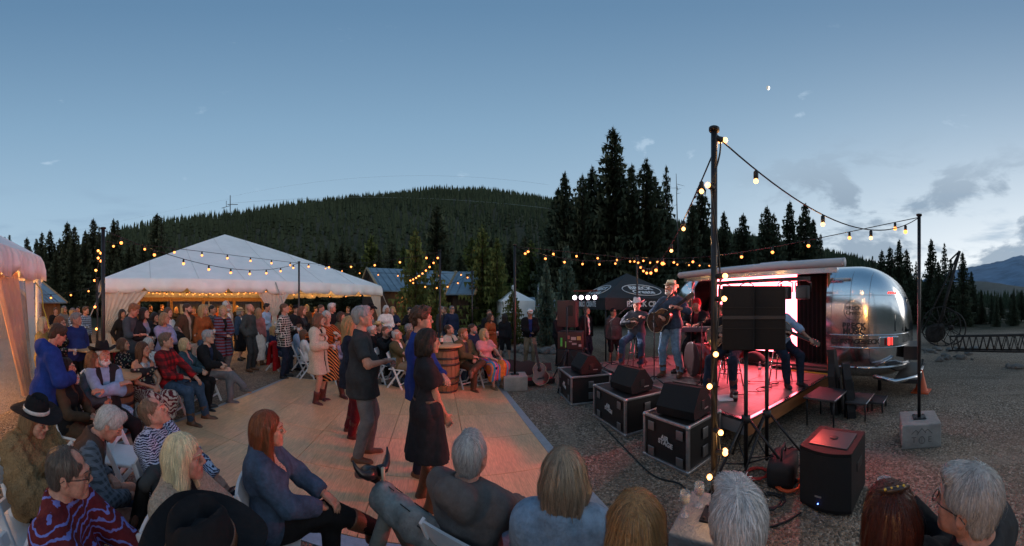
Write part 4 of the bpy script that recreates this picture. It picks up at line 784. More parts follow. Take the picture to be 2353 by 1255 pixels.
b = MB(); b.box((XR + 1.15, 1.0, .36), (.5, 1.7, .08)); b.box((XR + 1.2, .8, .86), (.28, .9, .26)); b.build('rear_shelf', BLK, tr)
b = MB(); b.tube([skin(.9, .62, .03), skin(1.08, .72, .05), skin(1.22, .80, .04)], .02, 6); b.build('grab_handle', MAT['bumper_chrome'], tr)
for x in (-1.9, -2.8):
    for y in (.2, 2.2):
        w = MB(); w.lathe([(.2, -.1), (.34, -.1), (.36, -.05), (.36, .05), (.34, .1), (.2, .1)], 20, M=Matrix.Translation((x, y, .36)) @ Matrix.Rotation(R(90), 4, 'X')); wh = w.build('wheel', mat('tyre_rubber', (.02, .02, .02), .85), tr)
b = MB(); b.box((-2.4, 1.24, .45), (4.9, 1.9, .06)); b.build('chassis', BLK, tr); MB().tube([(.85, .75, .0), (.85, .75, .5)], .04, 8).build('stabiliser_leg', DARKM, tr)
# inside of the opening
b = MB(); b.box((-1.9, 2.25, 1.5), (3.7, .05, 2.0)); b.build('rear_wall', BLKC, tr); b = MB(); b.box((-1.9, 1.2, 2.50), (3.7, 2.0, .04)); b.build('ceiling', BLKC, tr); b = MB(); b.box((-1.9, 1.2, .49), (3.7, 2.2, .03)); b.build('inner_floor', mat('stage_deck', (.22, .16, .15), .42, noise=(3, .25), bump=(30, .2)), tr)
drape('curtain', [(-.06, .63, 2.44), (-1.02, .66, 2.44)], [(-.06, .63, .52), (-1.02, .66, .52)], BLKC, tr, 9, .035); drape('curtain', [(-3.74, .63, 2.44), (-3.63, .66, 2.44)], [(-3.74, .63, .52), (-3.63, .66, .52)], BLKC, tr, 8, .035)
for a_, b_, nm_ in (((-.03, .08, .5), (-.03, .08, 2.47), 'door_frame'), ((-3.78, .08, .5), (-3.78, .08, 2.47), 'door_frame'), ((-3.8, .06, 2.47), (0, .06, 2.47), 'door_frame')): MB().tube([a_, b_], .035, 4).build(nm_, mat('orange_wood', (.34, .13, .04), .5) if nm_ == 'door_frame' and a_[0] == -.03 else TRIM, tr)
MB().tube([(-4.2, -.05, 2.60), (.32, -.05, 2.60)], .085, 14).build('awning_roll', mat('awning_white', (.62, .62, .66), .5), tr); MB().lathe([(.09, 0), (.09, .03), (.03, .04)], 14, M=Matrix.Translation((.32, -.05, 2.60)) @ Matrix.Rotation(R(90), 4, 'Y')).build('awning_cap', mat('pale_plastic', (.5, .5, .52), .4), tr)
b = MB(); b.box((-1.9, -.02, 2.46), (4.2, .10, .10)); b.build('awning_rail', TRIM, tr); MB().box((-1.4, .45, 2.70), (.7, .5, .10), 0, None, .04).build('roof_vent', MAT['awning_white'], tr); MB().box((-3.2, .5, 2.68), (.6, .5, .12), 0, None, .04).build('roof_vent', MAT['awning_white'], tr)
# glowing screen at the back of the stage
def ledm(m, t, b):
    em = t.nodes.new('ShaderNodeEmission'); em.inputs[0].default_value = (1, .115, .15, 1); em.inputs[1].default_value = 10.0; t.links.new(em.outputs[0], t.nodes['Material Output'].inputs[0])
scn = thing('video_screen', 'bright overexposed pink-white video wall at the back of the stage', 'screen', S(-2.33, .66, 0), SRZ); MB().box((0, .045, 1.58), (2.62, .06, 1.80)).build('cabinet', BLK, scn)
LED = mat('led_glow', build=ledm)
for i in range(7):
    for j in range(3): MB().box((-1.11 + .37 * i, .0, .98 + .6 * j), (.368, .02, .597)).build('led_panel', LED, scn)
# deck
deck = thing('stage_deck', 'low plywood stage deck in front of the trailer', 'stage', SO, SRZ); DK = mat('deck_ply', (.25, .17, .15), .38, noise=(2.5, .28), bump=(25, .25)); SIDEW = mat('deck_skirt', (.22, .075, .022), .55, noise=(2, .3, (1, 1, 6)))
for i in range(4):
    for j in range(2): MB().box((-.53 - i * 1.07, -.665 - j * 1.31, .432), (1.064, 1.304, .03), 0, None, .004).build('deck_panel', DK, deck)
b = MB(); b.box((.012, -1.32, .33), (.03, 2.66, .165)); b.build('side_board', SIDEW, deck); b = MB(); b.box((.02, -1.32, .447), (.05, 2.68, .02)); b.build('edge_trim', TRIM, deck)
b = MB(); b.box((-2.13, -2.645, .34), (4.3, .04, .15)); b.build('front_board', mat('grey_skirt', (.20, .20, .21), .6), deck); b = MB(); b.box((-2.13, -2.65, .446), (4.3, .05, .022)); b.build('edge_trim', TRIM, deck)
for x in (-.1, -2.1, -4.1):
    for y in (-.2, -2.5): MB().tube([(x, y, 0), (x, y, .42)], .03, 8).build('leg', DARKM, deck)
MB().tube([(-.9, -.03, .455), (.0, -.04, .455)], .018, 5).build('yellow_edge', mat('hazard_yellow', (.75, .42, .03), .5), deck)
# lighting bar over the opening
tb = thing('lighting_bar', 'black truss bar hung with four flat stage lamps above the stage', 'lighting bar', S(-1.0, -.55, 0), SRZ); b = MB(); b.box((-.3, 0, 2.27), (2.3, .07, .07)); b.build('bar', BLK, tb)
for k, x in enumerate((-1.15, -.55, .35, .72)):
    q = MB(); q.box((x, -.02, 2.02), (.24, .13, .25), 0, None, .03); hd = q.build('lamp_head', mat('lamp_black', (.02, .02, .021), .5), tb); q = MB(); q.tube([(x - .15, 0, 2.03), (x - .16, 0, 2.2), (x, 0, 2.26), (x + .16, 0, 2.2), (x + .15, 0, 2.03)], .012, 5); q.build('yoke', DARKM, tb)

for k, (x, aim) in enumerate(((-1.15, (-2.0, 4.4, 1.1)), (.35, (-2.4, 3.4, .8)), (.72, (2.5, 1.0, .2)))):
    l = bpy.data.lights.new('stage_wash', 'SPOT'); l.energy = (420, 260, 130)[k]; l.color = (1, .10, .07); l.spot_size = R((75, 70, 38)[k]); l.spot_blend = .8; l.shadow_soft_size = .08; lo_ = link('stage_wash', l, tb); lo_.location = (x, -.12, 2.0); lo_.rotation_euler = (Matrix.Rotation(-SRZ, 3, 'Z') @ (Vector(aim) - S(-1.0 + x, -.67, 2.0))).to_track_quat('-Z', 'Y').to_euler()
MB().tube([(.2, .1, 2.2), (.25, .1, .45)], .02, 8).build('stand_post', DARKM, tb); MB().tube([(-1.4, .05, 2.25), (-1.4, .3, 2.45)], .015, 6).build('hook', DARKM, tb)
# ------------------------------------------------------------------ flight cases and wedges
CASEB = mat('case_black', (.016, .014, .014), .5, noise=(20, .2)); CASEA = mat('case_aluminium', (.50, .48, .48), .35, .85, noise=(14, .2)); PRINT = mat('white_print', (.66, .64, .62), .6)
def flight_case(label, a, b, dep, h=.50, text=True):
    a, b = Vector(a), Vector(b); L = (b - a).length; u = (b - a) / L; o = thing('flight_case', label, 'flight case', a, math.atan2(u.y, u.x), 'road cases in front of the stage')
    MB().box((L / 2, dep / 2, h / 2 + .01), (L - .02, dep - .02, h - .02)).build('body', CASEB, o); e = .034
    for x in (0, L):
        for y in (0, dep): MB().box((x, y, h / 2 + .01), (e, e, h - .01), 0, None, .005).build('edge_strip', CASEA, o)
    for z in (.02, h):
        for y in (0, dep): MB().box((L / 2, y, z), (L, e * .95, e * .95), 0, None, .005).build('edge_strip', CASEA, o)
        for x in (0, L): MB().box((x, dep / 2, z), (e * .97, dep, e * .97), 0, None, .005).build('edge_strip', CASEA, o)
    for x in (0, L):
        for y in (0, dep):
            for z in (.025, h - .005): MB().ball((x, y, z), .030, 6).build('corner_ball', CASEA, o)
    HT_ = mat('case_handle', (.30, .29, .29), .4, .8)
    for x in (.17 * L, .83 * L):
        for z in (.1, h - .11): MB().box((x, -.008, z), (.095, .012, .10), 0, None, .005).build('catch_plate', HT_, o)
    for z in (.15, h - .15): MB().box((L + .008, dep * .5, z), (.012, .10, .12), 0, None, .005).build('handle_plate', HT_, o)
    if text:
        for ln, zz, xx in (('AIR', .30, .0), ('STAGE', .245, .01)): text_on(ln, .072, Matrix.Translation((L / 2 + xx, -.0105, zz)) @ Matrix.Rotation(R(90), 4, 'X') @ Matrix.Rotation(R(-6), 4, 'Z'), PRINT, o, 'lettering', .0022)
    return o
fc = [flight_case('nearest black road case with silver edges and white lettering', gf(1482, 1046), gf(1581, 1093), .62), flight_case('middle black road case with silver edges and white lettering', gf(1366, 957), gf(1437, 1005), .75), flight_case('farthest black road case with silver edges by the speaker stack', gf(1284, 902), gf(1313, 933), .75)]
def wedge(label, o, xoff, yoff, rz):
    """stage monitor: sloped grille, trapezoid cheeks"""
    w, M_ = .50, Matrix.Identity(4); t = thing('stage_monitor', label, 'speaker', o.matrix_basis @ Vector((xoff, yoff, .522)), o.rotation_euler[2] + rz, 'stage monitors'); prof = [(-.20, 0), (.19, 0), (.23, .10), (.06, .315), (-.06, .33), (-.22, .10)]
    MB().prism(prof, -w / 2, w / 2, 'x').build('cabinet', mat('speaker_black', (.010, .010, .011), .62, spec=.3, noise=(40, .2), bump=(180, .3)), t)
    a_, b_ = Vector((0, .235, .115)), Vector((0, .072, .317)); q = MB(); n = Vector((0, .78, .62)) * .006
    q.add([a_ + Vector((-w / 2 + .03, 0, 0)) + n, a_ + Vector((w / 2 - .03, 0, 0)) + n, b_ + Vector((w / 2 - .03, 0, 0)) + n, b_ + Vector((-w / 2 + .03, 0, 0)) + n], [(0, 1, 2, 3)]); q.build('grille', mat('grille_black', (.010, .010, .011), .7, bump=(400, .6)), t)
    for s_ in (-1, 1): MB().box((s_ * (w / 2 + .002), .0, .13), (.008, .07, .10), 0, None, .003).build('handle_recess', BLK, t)
    MB().box((w / 2 + .003, .08, .07), (.006, .09, .014)).build('badge', mat('badge_pale', (.4, .38, .36), .4, .5), t); return t
wedge('stage monitor on the nearest road case', fc[0], .36, .30, R(8)); wedge('stage monitor on the middle road case', fc[1], .52, .36, R(6)); wedge('stage monitor on the farthest road case', fc[2], .52, .40, R(4))
# ------------------------------------------------------------------ subwoofer, near right
a_, b_ = gf(1836, 1160), gf(1955, 1192); u = (b_ - a_).normalized(); L = (b_ - a_).length
sub = thing('subwoofer', 'large black subwoofer box with a red-lit top on the gravel', 'speaker', a_, math.atan2(u.y, u.x)); SPK = MAT['speaker_black']
pts = [(0, .02)] + [(L * i / 10, .02 - .055 * math.sin(math.pi * i / 10)) for i in range(11)][1:-1] + [(L, .02), (L, .50), (0, .50)]; q = MB(); q.prism(pts, .02, .53, 'z'); q.build('cabinet', SPK, sub)
q = MB(); q.prism([(x, y - .006) for x, y in pts[:-2]] + [(L - .005, .03), (.005, .03)], .05, .50, 'z'); q.build('grille', MAT['grille_black'], sub)
q = MB(); q.box((L / 2, .25, .534), (L - .12, .34, .008), 0, None, .003); q.build('top_panel', mat('speaker_top', (.05, .048, .05), .4), sub); q = MB(); q.lathe([(.025, 0), (.04, .002), (.04, .006), (.02, .007)], 18, (L / 2, .26, .538)); q.build('pole_socket', BLK, sub)
MB().box((L + .003, .27, .33), (.008, .16, .08), 0, None, .003).build('handle_recess', BLK, sub); MB().ball((L * .42, -.046, .09), .006, 6).build('power_light', mat('blue_led', (.1, .1, 1), .3, emit=(.1, .2, 1), estr=6), sub); MB().box((L * .42, -.045, .15), (.06, .006, .012)).build('badge', MAT['badge_pale'], sub)
# ------------------------------------------------------------------ column speakers on tripods (seen from behind)
def tripod(o, h, spread=.5, zb=.35, mt=DARKM, r=.02, n=3, ph=0.0):
    MB().tube([(0, 0, .12), (0, 0, h)], r, 10).build('post', mt, o); MB().lathe([(r + .02, 0), (r + .026, .02), (r + .026, .07), (r + .01, .08)], 12, (0, 0, zb + .18)).build('collar', mt, o)
    for k in range(n):
        a = ph + 2 * math.pi * k / n; c, s_ = math.cos(a), math.sin(a); lg_ = MB().tube([(c * .03, s_ * .03, zb + .22), (c * spread, s_ * spread, .02)], .014, 6).build('leg', mt, o); MB().tube([(c * .02, s_ * .02, .16), (c * spread * .55, s_ * spread * .55, .26)], .008, 5).build('brace', mt, o); MB().ball((c * spread, s_ * spread, .02), .02, 5).build('foot', SOCK, lg_)
for k, (px, lab) in enumerate(((1714, 'left black tripod stand under the pair of stage speakers'), (1762, 'right black tripod stand under the pair of stage speakers'))):
    t = thing('speaker_stand', lab, 'speaker stand', gp(px, 3.15 + .15 * k), rnd.uniform(0, 2), 'tripod speaker stands'); tripod(t, 1.36, .52, .40, DARKM, .022, 3, .4 + k)
for k, (px, lab) in enumerate(((1696, 'left of two tall black speaker cabinets seen from behind'), (1769, 'right of two tall black speaker cabinets seen from behind'))):
    t = thing('loudspeaker', lab, 'speaker', gp(px, 3.2 + .03 * k, 1.34), -(1732 - CX) / F + R(4 - 8 * k), 'pair of stage speakers'); q = MB(); q.box((0, 0, .325), (.325, .30, .65), 0, None, .012); q.build('cabinet', SPK, t)
    for z in (.22, .43): MB().box((0, -.152, z), (.318, .008, .006)).build('seam', BLK, t)
    MB().box((0, -.156, .33), (.327, .006, .035)).build('strap', mat('strap_grey', (.05, .045, .045), .7), t)
    for s_ in (-1, 1): MB().box((s_ * .155, -.151, .325), (.006, .008, .63)).build('rear_rib', BLK, t)
    MB().box((0, 0, .0), (.10, .10, .03)).build('mount', DARKM, t)
# ------------------------------------------------------------------ left speaker stack and light tree
rk = thing('speaker_rack', 'rack case with stickers below the left stage speaker', 'rack case', gp(1309, 7.9), -(1309 - CX) / F - .15); RB = mat('rack_brown', (.055, .022, .018), .6, noise=(8, .25))
MB().box((0, .3, .32), (.66, .6, .62), 0, None, .015).build('lower_case', BLK, rk); MB().box((0, .3, .86), (.64, .58, .44), 0, None, .012).build('upper_case', RB, rk)
for k, (x, z, w, h, c) in enumerate(((-.22, .82, .05, .22, (.12, .62, .10)), (-.10, .76, .04, .16, (.20, .5, .12)), (-.04, .95, .09, .09, (.35, .12, .10)), (.10, .92, .13, .08, (.5, .42, .38)), (.24, .93, .10, .10, (.6, .40, .12)), (.12, .78, .12, .05, (.45, .35, .33)), (.27, .74, .07, .06, (.5, .45, .4)), (.02, .84, .08, .03, (.4, .3, .3)))): MB().box((x, .006, z), (w, .006, h)).build('sticker', mat('sticker_%d' % k, c, .5), rk)
ls = thing('loudspeaker', 'red-lit speaker cabinet on top of the left equipment rack', 'speaker', gp(1302, 7.9, 1.14), -(1302 - CX) / F - .2); MB().box((0, .2, .42), (.50, .42, .70), 0, None, .02).build('cabinet', mat('speaker_red_lit', (.06, .025, .025), .5), ls); MB().box((.10, -.012, .50), (.14, .01, .28), 0, None, .004).build('horn_recess', BLK, ls); MB().tube([(0, .2, .0), (0, .2, .08)], .03, 8).build('mount', DARKM, ls)  # red stage light on the cabinet is put into its maroon colour
lt2 = thing('speaker_stand', 'tripod pole standing before the left speaker rack', 'speaker stand', gp(1303, 6.7)); tripod(lt2, 1.75, .55, .55, DARKM, .016)
lb = thing('light_stand', 'crossbar stand with four glowing white lamps left of the canopy', 'light stand', gp(1345, 7.4), -(1345 - CX) / F - .35); tripod(lb, 2.1, .5, .5, DARKM, .018); MB().box((0, 0, 2.13), (.60, .04, .04)).build('crossbar', mat('bar_red', (.10, .02, .02), .5, .4), lb)
LG = mat('par_glow', (1, .9, 1), .3, emit=(1, .80, 1), estr=4)
for k in range(4):
    x = -.26 + k * .172; M_ = Matrix.Translation((x, -.04, 1.97)) @ Matrix.Rotation(R(-84), 4, 'X'); q = MB(); q.lathe([(.05, -.12), (.075, -.06), (.078, .0), (.070, .002)], 16, M=M_ @ Matrix.Rotation(R(180), 4, 'X')); hd = q.build('lamp_can', DARKM, lb); q = MB(); q.lathe([(.054, -.004), (.055, .004), (.001, .010)], 16, M=Matrix.Translation((x, -.045, 1.97)) @ Matrix.Rotation(R(90), 4, 'X')); q.build('lens', LG, hd); MB().tube([(x, 0, 2.1), (x, 0, 2.03)], .008, 5).build('bracket', DARKM, hd)
    l = bpy.data.lights.new('par_light', 'SPOT'); l.energy = 110; l.color = (1, .88, .95); l.spot_size = R(42); l.spot_blend = .7; l.shadow_soft_size = .05; q = link('par_light', l, lb); q.location = (x, -.09, 1.97); tgt = (gp(1541, 5.7, 1.6), gp(1465, 6.8, 1.4), gp(1600, 5.8, 1.2), gp(1540, 5.7, 1.9))[k]; q.rotation_euler = (Matrix.Rotation(-lb.rotation_euler[2], 3, 'Z') @ (tgt - lb.location - Vector((0, 0, 1.97)))).to_track_quat('-Z', 'Y').to_euler()
# ------------------------------------------------------------------ black canopy with printed ovals
cn = thing('canopy_tent', 'black pop-up canopy with white oval lettering behind the stage', 'tent', gp(1440, 11.2), -(1440 - CX) / F + R(28)); BC = mat('black_canvas', (.018, .019, .022), .75, noise=(3, .2), bump=(4, .4)); w = 1.55; hE, hP = 2.0, 2.95
for k in range(4):
    a = k * math.pi / 2; M_ = Matrix.Rotation(a, 4, 'Z'); q = MB(); q.add([(-w, -w, hE), (w, -w, hE), (0, 0, hP), (-w, -w, hE - .02), (w, -w, hE - .02), (0, 0, hP - .03)], [(0, 1, 2), (5, 4, 3)], 0, False, M_); q.build('roof_panel', BC, cn); q = MB(); q.box((0, -w, hE - .18), (2 * w, .012, .36), 0, M_); q.build('valance', BC, cn); MB().tube([M_ @ Vector((w - .03, -w + .03, 0)), M_ @ Vector((w - .03, -w + .03, hE))], .022, 6).build('leg', DARKM, cn)
WP = mat('white_ink', (.70, .72, .74), .7); sl_ = math.atan2(hP - hE, w)
for k in (0, 1, 3):
    M_ = Matrix.Rotation(k * math.pi / 2, 4, 'Z') @ Matrix.Translation((0, -w, hE)) @ Matrix.Rotation(sl_, 4, 'X')
    text_on('BRECK', .30, M_ @ Matrix.Translation((0, .66, .012)), WP, cn, 'lettering', .009); text_on('Create', .30, M_ @ Matrix.Translation((0, .40, .012)), WP, cn, 'lettering', .007)
    MB().tube([M_ @ Vector((.74 * math.cos(t), .53 + .36 * math.sin(t), .014)) for t in np.linspace(0, 6.2832, 41)], .016, 4, cap=False).build('oval_print', WP, cn)
    text_on('BRECK CREATE', .24, Matrix.Rotation(k * math.pi / 2, 4, 'Z') @ Matrix.Translation((0, -w - .010, hE - .19)) @ Matrix.Rotation(R(90), 4, 'X'), WP, cn, 'lettering', .008)
# ------------------------------------------------------------------ instruments and clutter on the deck
ZD = .449
def mic_stand(label, x, y, z=ZD, h=1.1, boom=(0, 0, 0), tilt=0):
    t = thing('microphone_stand', label, 'microphone stand', S(x, y, z), SRZ, 'microphone stands'); MB().tube([(0, 0, .03), (0, 0, h)], .010, 8).build('post', DARKM, t)
    for k in range(3): a = 2.1 * k + tilt; MB().tube([(0, 0, .09), (math.cos(a) * .3, math.sin(a) * .3, .01)], .010, 5).build('leg', DARKM, t)
    e = Vector((0, 0, h)) + Vector(boom); MB().tube([Vector((0, 0, h)) - Vector(boom) * .35, e], .008, 6).build('boom', DARKM, t); d_ = (Vector(boom).normalized() if Vector(boom).length > 0 else Vector((0, 0, 1))); m_ = MB(); m_.tube([e, e + d_ * .13, e + d_ * .17, e + d_ * .205], [.013, .020, .026, .012], 10); m_.build('microphone', mat('mic_dark', (.05, .05, .055), .35, .7), t)
TB_ = lambda px, d: None
def s_at(px, d):                                                  # stage-local coordinates of a spot d metres out along a bearing
    q = gp(px, d) - SO; return q.dot(SX), q.dot(SY)
x, y = s_at(1503, 5.35); mic_stand('boom microphone stand in front of the singer', x, y, ZD, 1.25, (.12, .22, .22))
x, y = s_at(1612, 5.0); mic_stand('boom microphone stand beside the bass drum', x, y, ZD, 1.05, (.1, .2, .25), .6); x, y = s_at(1405, 6.7); mic_stand('low boom microphone stand before the mandolin player', x, y, ZD, 1.0, (-.1, .55, .35), 1); x, y = s_at(1588, 6.3); mic_stand('tall boom microphone stand above the keyboard', x, y, ZD, 1.45, (.25, -.2, .22), .3)
RED = mat('drum_red', (.30, .02, .02), .25, coat=.6); HEAD = mat('drum_head', (.66, .62, .60), .5)
x, y = s_at(1612, 5.75); dk = thing('drum_kit', 'bass drum with a pale front head on the stage', 'drum', S(x, y, ZD), -(1612 - CX) / F - R(62)); M_ = Matrix.Translation((0, 0, .34)) @ Matrix.Rotation(R(90), 4, 'X'); q = MB(); q.lathe([(.29, -.2), (.29, .2)], 28, M=M_); q.build('shell', RED, dk); q = MB(); q.lathe([(.295, .203), (.001, .204)], 28, M=M_); q.build('front_head', HEAD, dk); q = MB(); q.lathe([(.30, .19), (.32, .19), (.32, .215), (.30, .215)], 28, M=M_); q.build('hoop', mat('hoop_dark', (.05, .03, .03), .4), dk)
for s_ in (-1, 1): MB().tube([(s_ * .26, -.1, .2), (s_ * .42, -.25, .0)], .012, 5).build('spur', DARKM, dk)
x, y = s_at(1690, 5.9); dk2 = thing('snare_drum', 'red floor drum behind the seated guitarist on stage', 'drum', S(x, y, ZD), SRZ); q = MB(); q.lathe([(.20, .35), (.20, .70)], 24); q.build('shell', RED, dk2); q = MB(); q.lathe([(.205, .69), (.205, .705), (.001, .706)], 24); q.build('drum_head', HEAD, dk2)
for k in range(3): a = 2.1 * k; MB().tube([(math.cos(a) * .2, math.sin(a) * .2, .5), (math.cos(a) * .24, math.sin(a) * .24, .0)], .012, 5).build('leg', DARKM, dk2)
x, y = s_at(1660, 5.8); cy_ = thing('cymbal', 'thin brass cymbal on a stand behind the near pole', 'cymbal', S(x, y, ZD), SRZ); tripod(cy_, 1.05, .28, .25, DARKM, .011); q = MB(); q.lathe([(.001, .03), (.04, .022), (.05, .008), (.22, -.008), (.22, -.011)], 26, M=Matrix.Translation((0, 0, 1.06)) @ Matrix.Rotation(R(12), 4, 'X')); q.build('disc', mat('brass_cymbal', (.55, .36, .12), .25, 1.0), cy_)
kb = thing('keyboard', 'stage keyboard on a folding stand before the man in the beanie', 'keyboard', gp(1590, 6.1, ZD), -(1588 - CX) / F + R(8)); MB().box((0, 0, .86), (.95, .30, .09), 0, None, .012).build('case', mat('keys_case', (.10, .10, .13), .4), kb); MB().box((0, -.06, .907), (.86, .14, .012)).build('white_keys', mat('ivory', (.62, .58, .55), .35), kb)
for k in range(20): MB().box((-.40 + k * .042, -.03, .917), (.018, .08, .012)).build('black_key', BLK, kb)
for s_ in (-1, 1):
    for d_ in (-1, 1): MB().tube([(s_ * .3, -.22 * d_, .0), (s_ * .3, .2 * d_, .82)], .013, 6).build('stand_leg', DARKM, kb)
def stool(label, loc, rz, h=.70):
    t = thing('stool', label, 'stool', loc, rz, 'stools on stage'); MB().lathe([(.16, h - .04), (.17, h - .03), (.17, h - .005), (.15, h), (.001, h)], 20).build('seat', mat('stool_black', (.03, .02, .02), .5), t)
    for k in range(4): a = math.pi / 4 + k * math.pi / 2; MB().tube([(math.cos(a) * .12, math.sin(a) * .12, h - .03), (math.cos(a) * .22, math.sin(a) * .22, 0)], .013, 6).build('leg', mat('stool_chrome', (.35, .33, .33), .25, .9), t)
    MB().tube([(.19 * math.cos(a), .19 * math.sin(a), .25) for a in np.linspace(0, 6.2832, 21)], .009, 5, cap=False).build('foot_ring', MAT['stool_chrome'], t)
def guitar_parts(o, sc=1.0, body=(.30, .10, .03), dark=(.035, .015, .01), M=Matrix.Identity(4), slim=False):
    """acoustic guitar lying in local x-z with the neck along +x, its top facing -y"""
    out = []; n = 36
    for k in range(n):
        t = 2 * math.pi * k / n; c = math.cos(t); r = .19 - .035 * c * 1.0 - .045 * math.exp(-((c - .1) / .28) ** 2); out.append((math.cos(t) * .245 - .02, math.sin(t) * r))
    def sb(m, t, b):
        co = t.nodes.new('ShaderNodeTexCoord'); ln = t.nodes.new('ShaderNodeVectorMath'); ln.operation = 'LENGTH'; mp = t.nodes.new('ShaderNodeMapping'); mp.inputs['Scale'].default_value = (.85, 0, 1.15); t.links.new(co.outputs['Object'], mp.inputs[0]); t.links.new(mp.outputs[0], ln.inputs[0]); cr = t.nodes.new('ShaderNodeValToRGB'); cr.color_ramp.elements[0].position = .08; cr.color_ramp.elements[0].color = (*body, 1); cr.color_ramp.elements[1].position = .19; cr.color_ramp.elements[1].color = (*dark, 1); t.links.new(ln.outputs['Value'], cr.inputs[0]); t.links.new(cr.outputs[0], b.inputs['Base Color'])
    q = MB(); q.prism(out, -.05, .05, 'y', 0, M @ Matrix.Scale(sc, 4)); bd = q.build('body', mat('guitar_burst_%d' % int(body[0] * 100), body, .2, coat=.7, build=sb), o)
    q = MB(); q.tube([M @ Vector((x_ * sc, -.051 * sc, z_ * sc)) for x_, z_ in out + out[:1]], .004 * sc, 4, cap=False); q.build('binding', mat('binding_cream', (.60, .48, .32), .4), o)
    q = MB(); q.lathe([(.048, 0), (.001, .001)], 20, M=M @ Matrix.Scale(sc, 4) @ Matrix.Translation((.07, -.0505, 0)) @ Matrix.Rotation(R(90), 4, 'X')); q.build('sound_hole', BLK, o); q = MB(); q.box((-.12, -.056, 0), (.03, .012, .15), 0, M @ Matrix.Scale(sc, 4)); q.build('bridge', BLK, o)
    q = MB(); q.box((.40, -.045, 0), (.42, .03, .05), 0, M @ Matrix.Scale(sc, 4)); q.build('neck', mat('neck_wood', (.10, .05, .03), .4), o); q = MB(); q.box((.375, -.064, 0), (.50, .008, .052), 0, M @ Matrix.Scale(sc, 4)); q.build('fretboard', BLK, o); q = MB(); q.box((.69, -.042, 0), (.17, .022, .075), 0, M @ Matrix.Scale(sc, 4) @ Matrix.Rotation(R(0), 4, 'Y')); hd = q.build('headstock', MAT['neck_wood'], o)
    for k in range(3):
        for s_ in (-1, 1): q = MB(); q.ball((.63 + .05 * k, -.042, s_ * .048), .011, 5, 0, M @ Matrix.Scale(sc, 4)); q.build('tuner', mat('tuner_chrome', (.6, .58, .5), .2, 1.0), hd)
def hang(o, p0, p1, nrm):
    """matrix that lays a guitar's x axis from p0 to p1 with its top towards nrm"""
    x_ = (Vector(p1) - Vector(p0)).normalized(); y_ = -(Vector(nrm) - x_ * Vector(nrm).dot(x_)).normalized(); z_ = x_.cross(y_); return Matrix(((x_.x, y_.x, z_.x, p0[0]), (x_.y, y_.y, z_.y, p0[1]), (x_.z, y_.z, z_.z, p0[2]), (0, 0, 0, 1)))
# guitar on a stand and an open case left of the stage, soft cases leaning on the trailer
gs = thing('guitar', 'red acoustic guitar leaning on a stand beside the open case', 'guitar', gp(1240, 6.7), 0); guitar_parts(gs, 1.0, (.42, .03, .02), (.10, .01, .01), hang(None, (0, 0, .30), (-.10, .12, .9), (.1, -1, .1)))
oc = thing('guitar_case', 'open black guitar case with red lining on the gravel', 'guitar case', gp(1212, 6.85), R(10)); outl = [(-.55, -.19), (-.35, -.21), (-.1, -.15), (.1, -.17), (.25, -.11), (.62, -.09), (.62, .09), (.25, .11), (.1, .17), (-.1, .15), (-.35, .21), (-.55, .19)]
MB().prism(outl, .02, .12, 'z').build('tray', mat('case_vinyl', (.014, .012, .012), .6, bump=(80, .3)), oc); MB().prism([(x_ * .94, y_ * .88) for x_, y_ in outl], .10, .126, 'z').build('lining', mat('red_plush', (.30, .012, .015), .9), oc); q = MB(); q.prism(outl, .0, .09, 'z', 0, Matrix.Translation((0, .21, .12)) @ Matrix.Rotation(R(72), 4, 'X') @ Matrix.Translation((0, .2, 0))); q.build('lid', MAT['case_vinyl'], oc)
for k, (px, d, h, lab) in enumerate(((1925, 5.15, 1.05, 'tall black guitar bag leaning against the trailer beside the steps'), (1955, 5.0, .85, 'shorter black guitar bag standing right of the taller one'))):
    t = thing('guitar_bag', lab, 'guitar case', gp(px, d), SRZ + R(95 + 20 * k), 'soft guitar bags'); ol = [(-.20, 0), (.20, 0), (.22, .12), (.17, .45), (.19, .62), (.10, .82), (.08, h), (-.08, h), (-.10, .82), (-.19, .62), (-.17, .45), (-.22, .12)]; q = MB(); q.prism([(x_, z_) for x_, z_ in ol], -.06, .06, 'y', 0, Matrix.Rotation(R(-6), 4, 'X')); q.build('bag', mat('bag_nylon', (.018, .017, .018), .7, bump=(60, .3)), t); MB().box((0, -.075, .38), (.26, .03, .34), 0, Matrix.Rotation(R(-6), 4, 'X'), .012).build('pocket', MAT['bag_nylon'], t); MB().tube([(-.05, -.07, .75), (0, -.11, .8), (.05, -.07, .75)], .01, 5).build('handle', BLK, t)
for k, (px, py, z) in enumerate(((1437, 854, ZD), (1550, 888, ZD), (1565, 899, ZD), (1665, 915, ZD))):
    o = MB().box((0, 0, .004), (.30, .21, .006)).build('paper_sheet', mat('paper', (.66, .62, .60), .8), None, gf(px, py, z + .004), rnd.uniform(0, 3)); tag(o, ['loose paper sheet at the far front of the stage', 'paper set list by the singer microphone', 'crumpled paper set list nearest the stage edge', 'white paper lying beside the black coffee cup'][k], 'paper', 'papers on the stage')
t = thing('coffee_cup', 'black paper coffee cup on the near corner of the stage', 'cup', gf(1690, 922, ZD)); MB().lathe([(.028, 0), (.040, .12), (.043, .122), (.043, .13), (.035, .14), (.001, .14)], 16).build('cup', mat('cup_black', (.02, .02, .02), .5), t); MB().lathe([(.0345, .05), (.0385, .09)], 16).build('sleeve', mat('cup_print', (.30, .28, .27), .6), t)
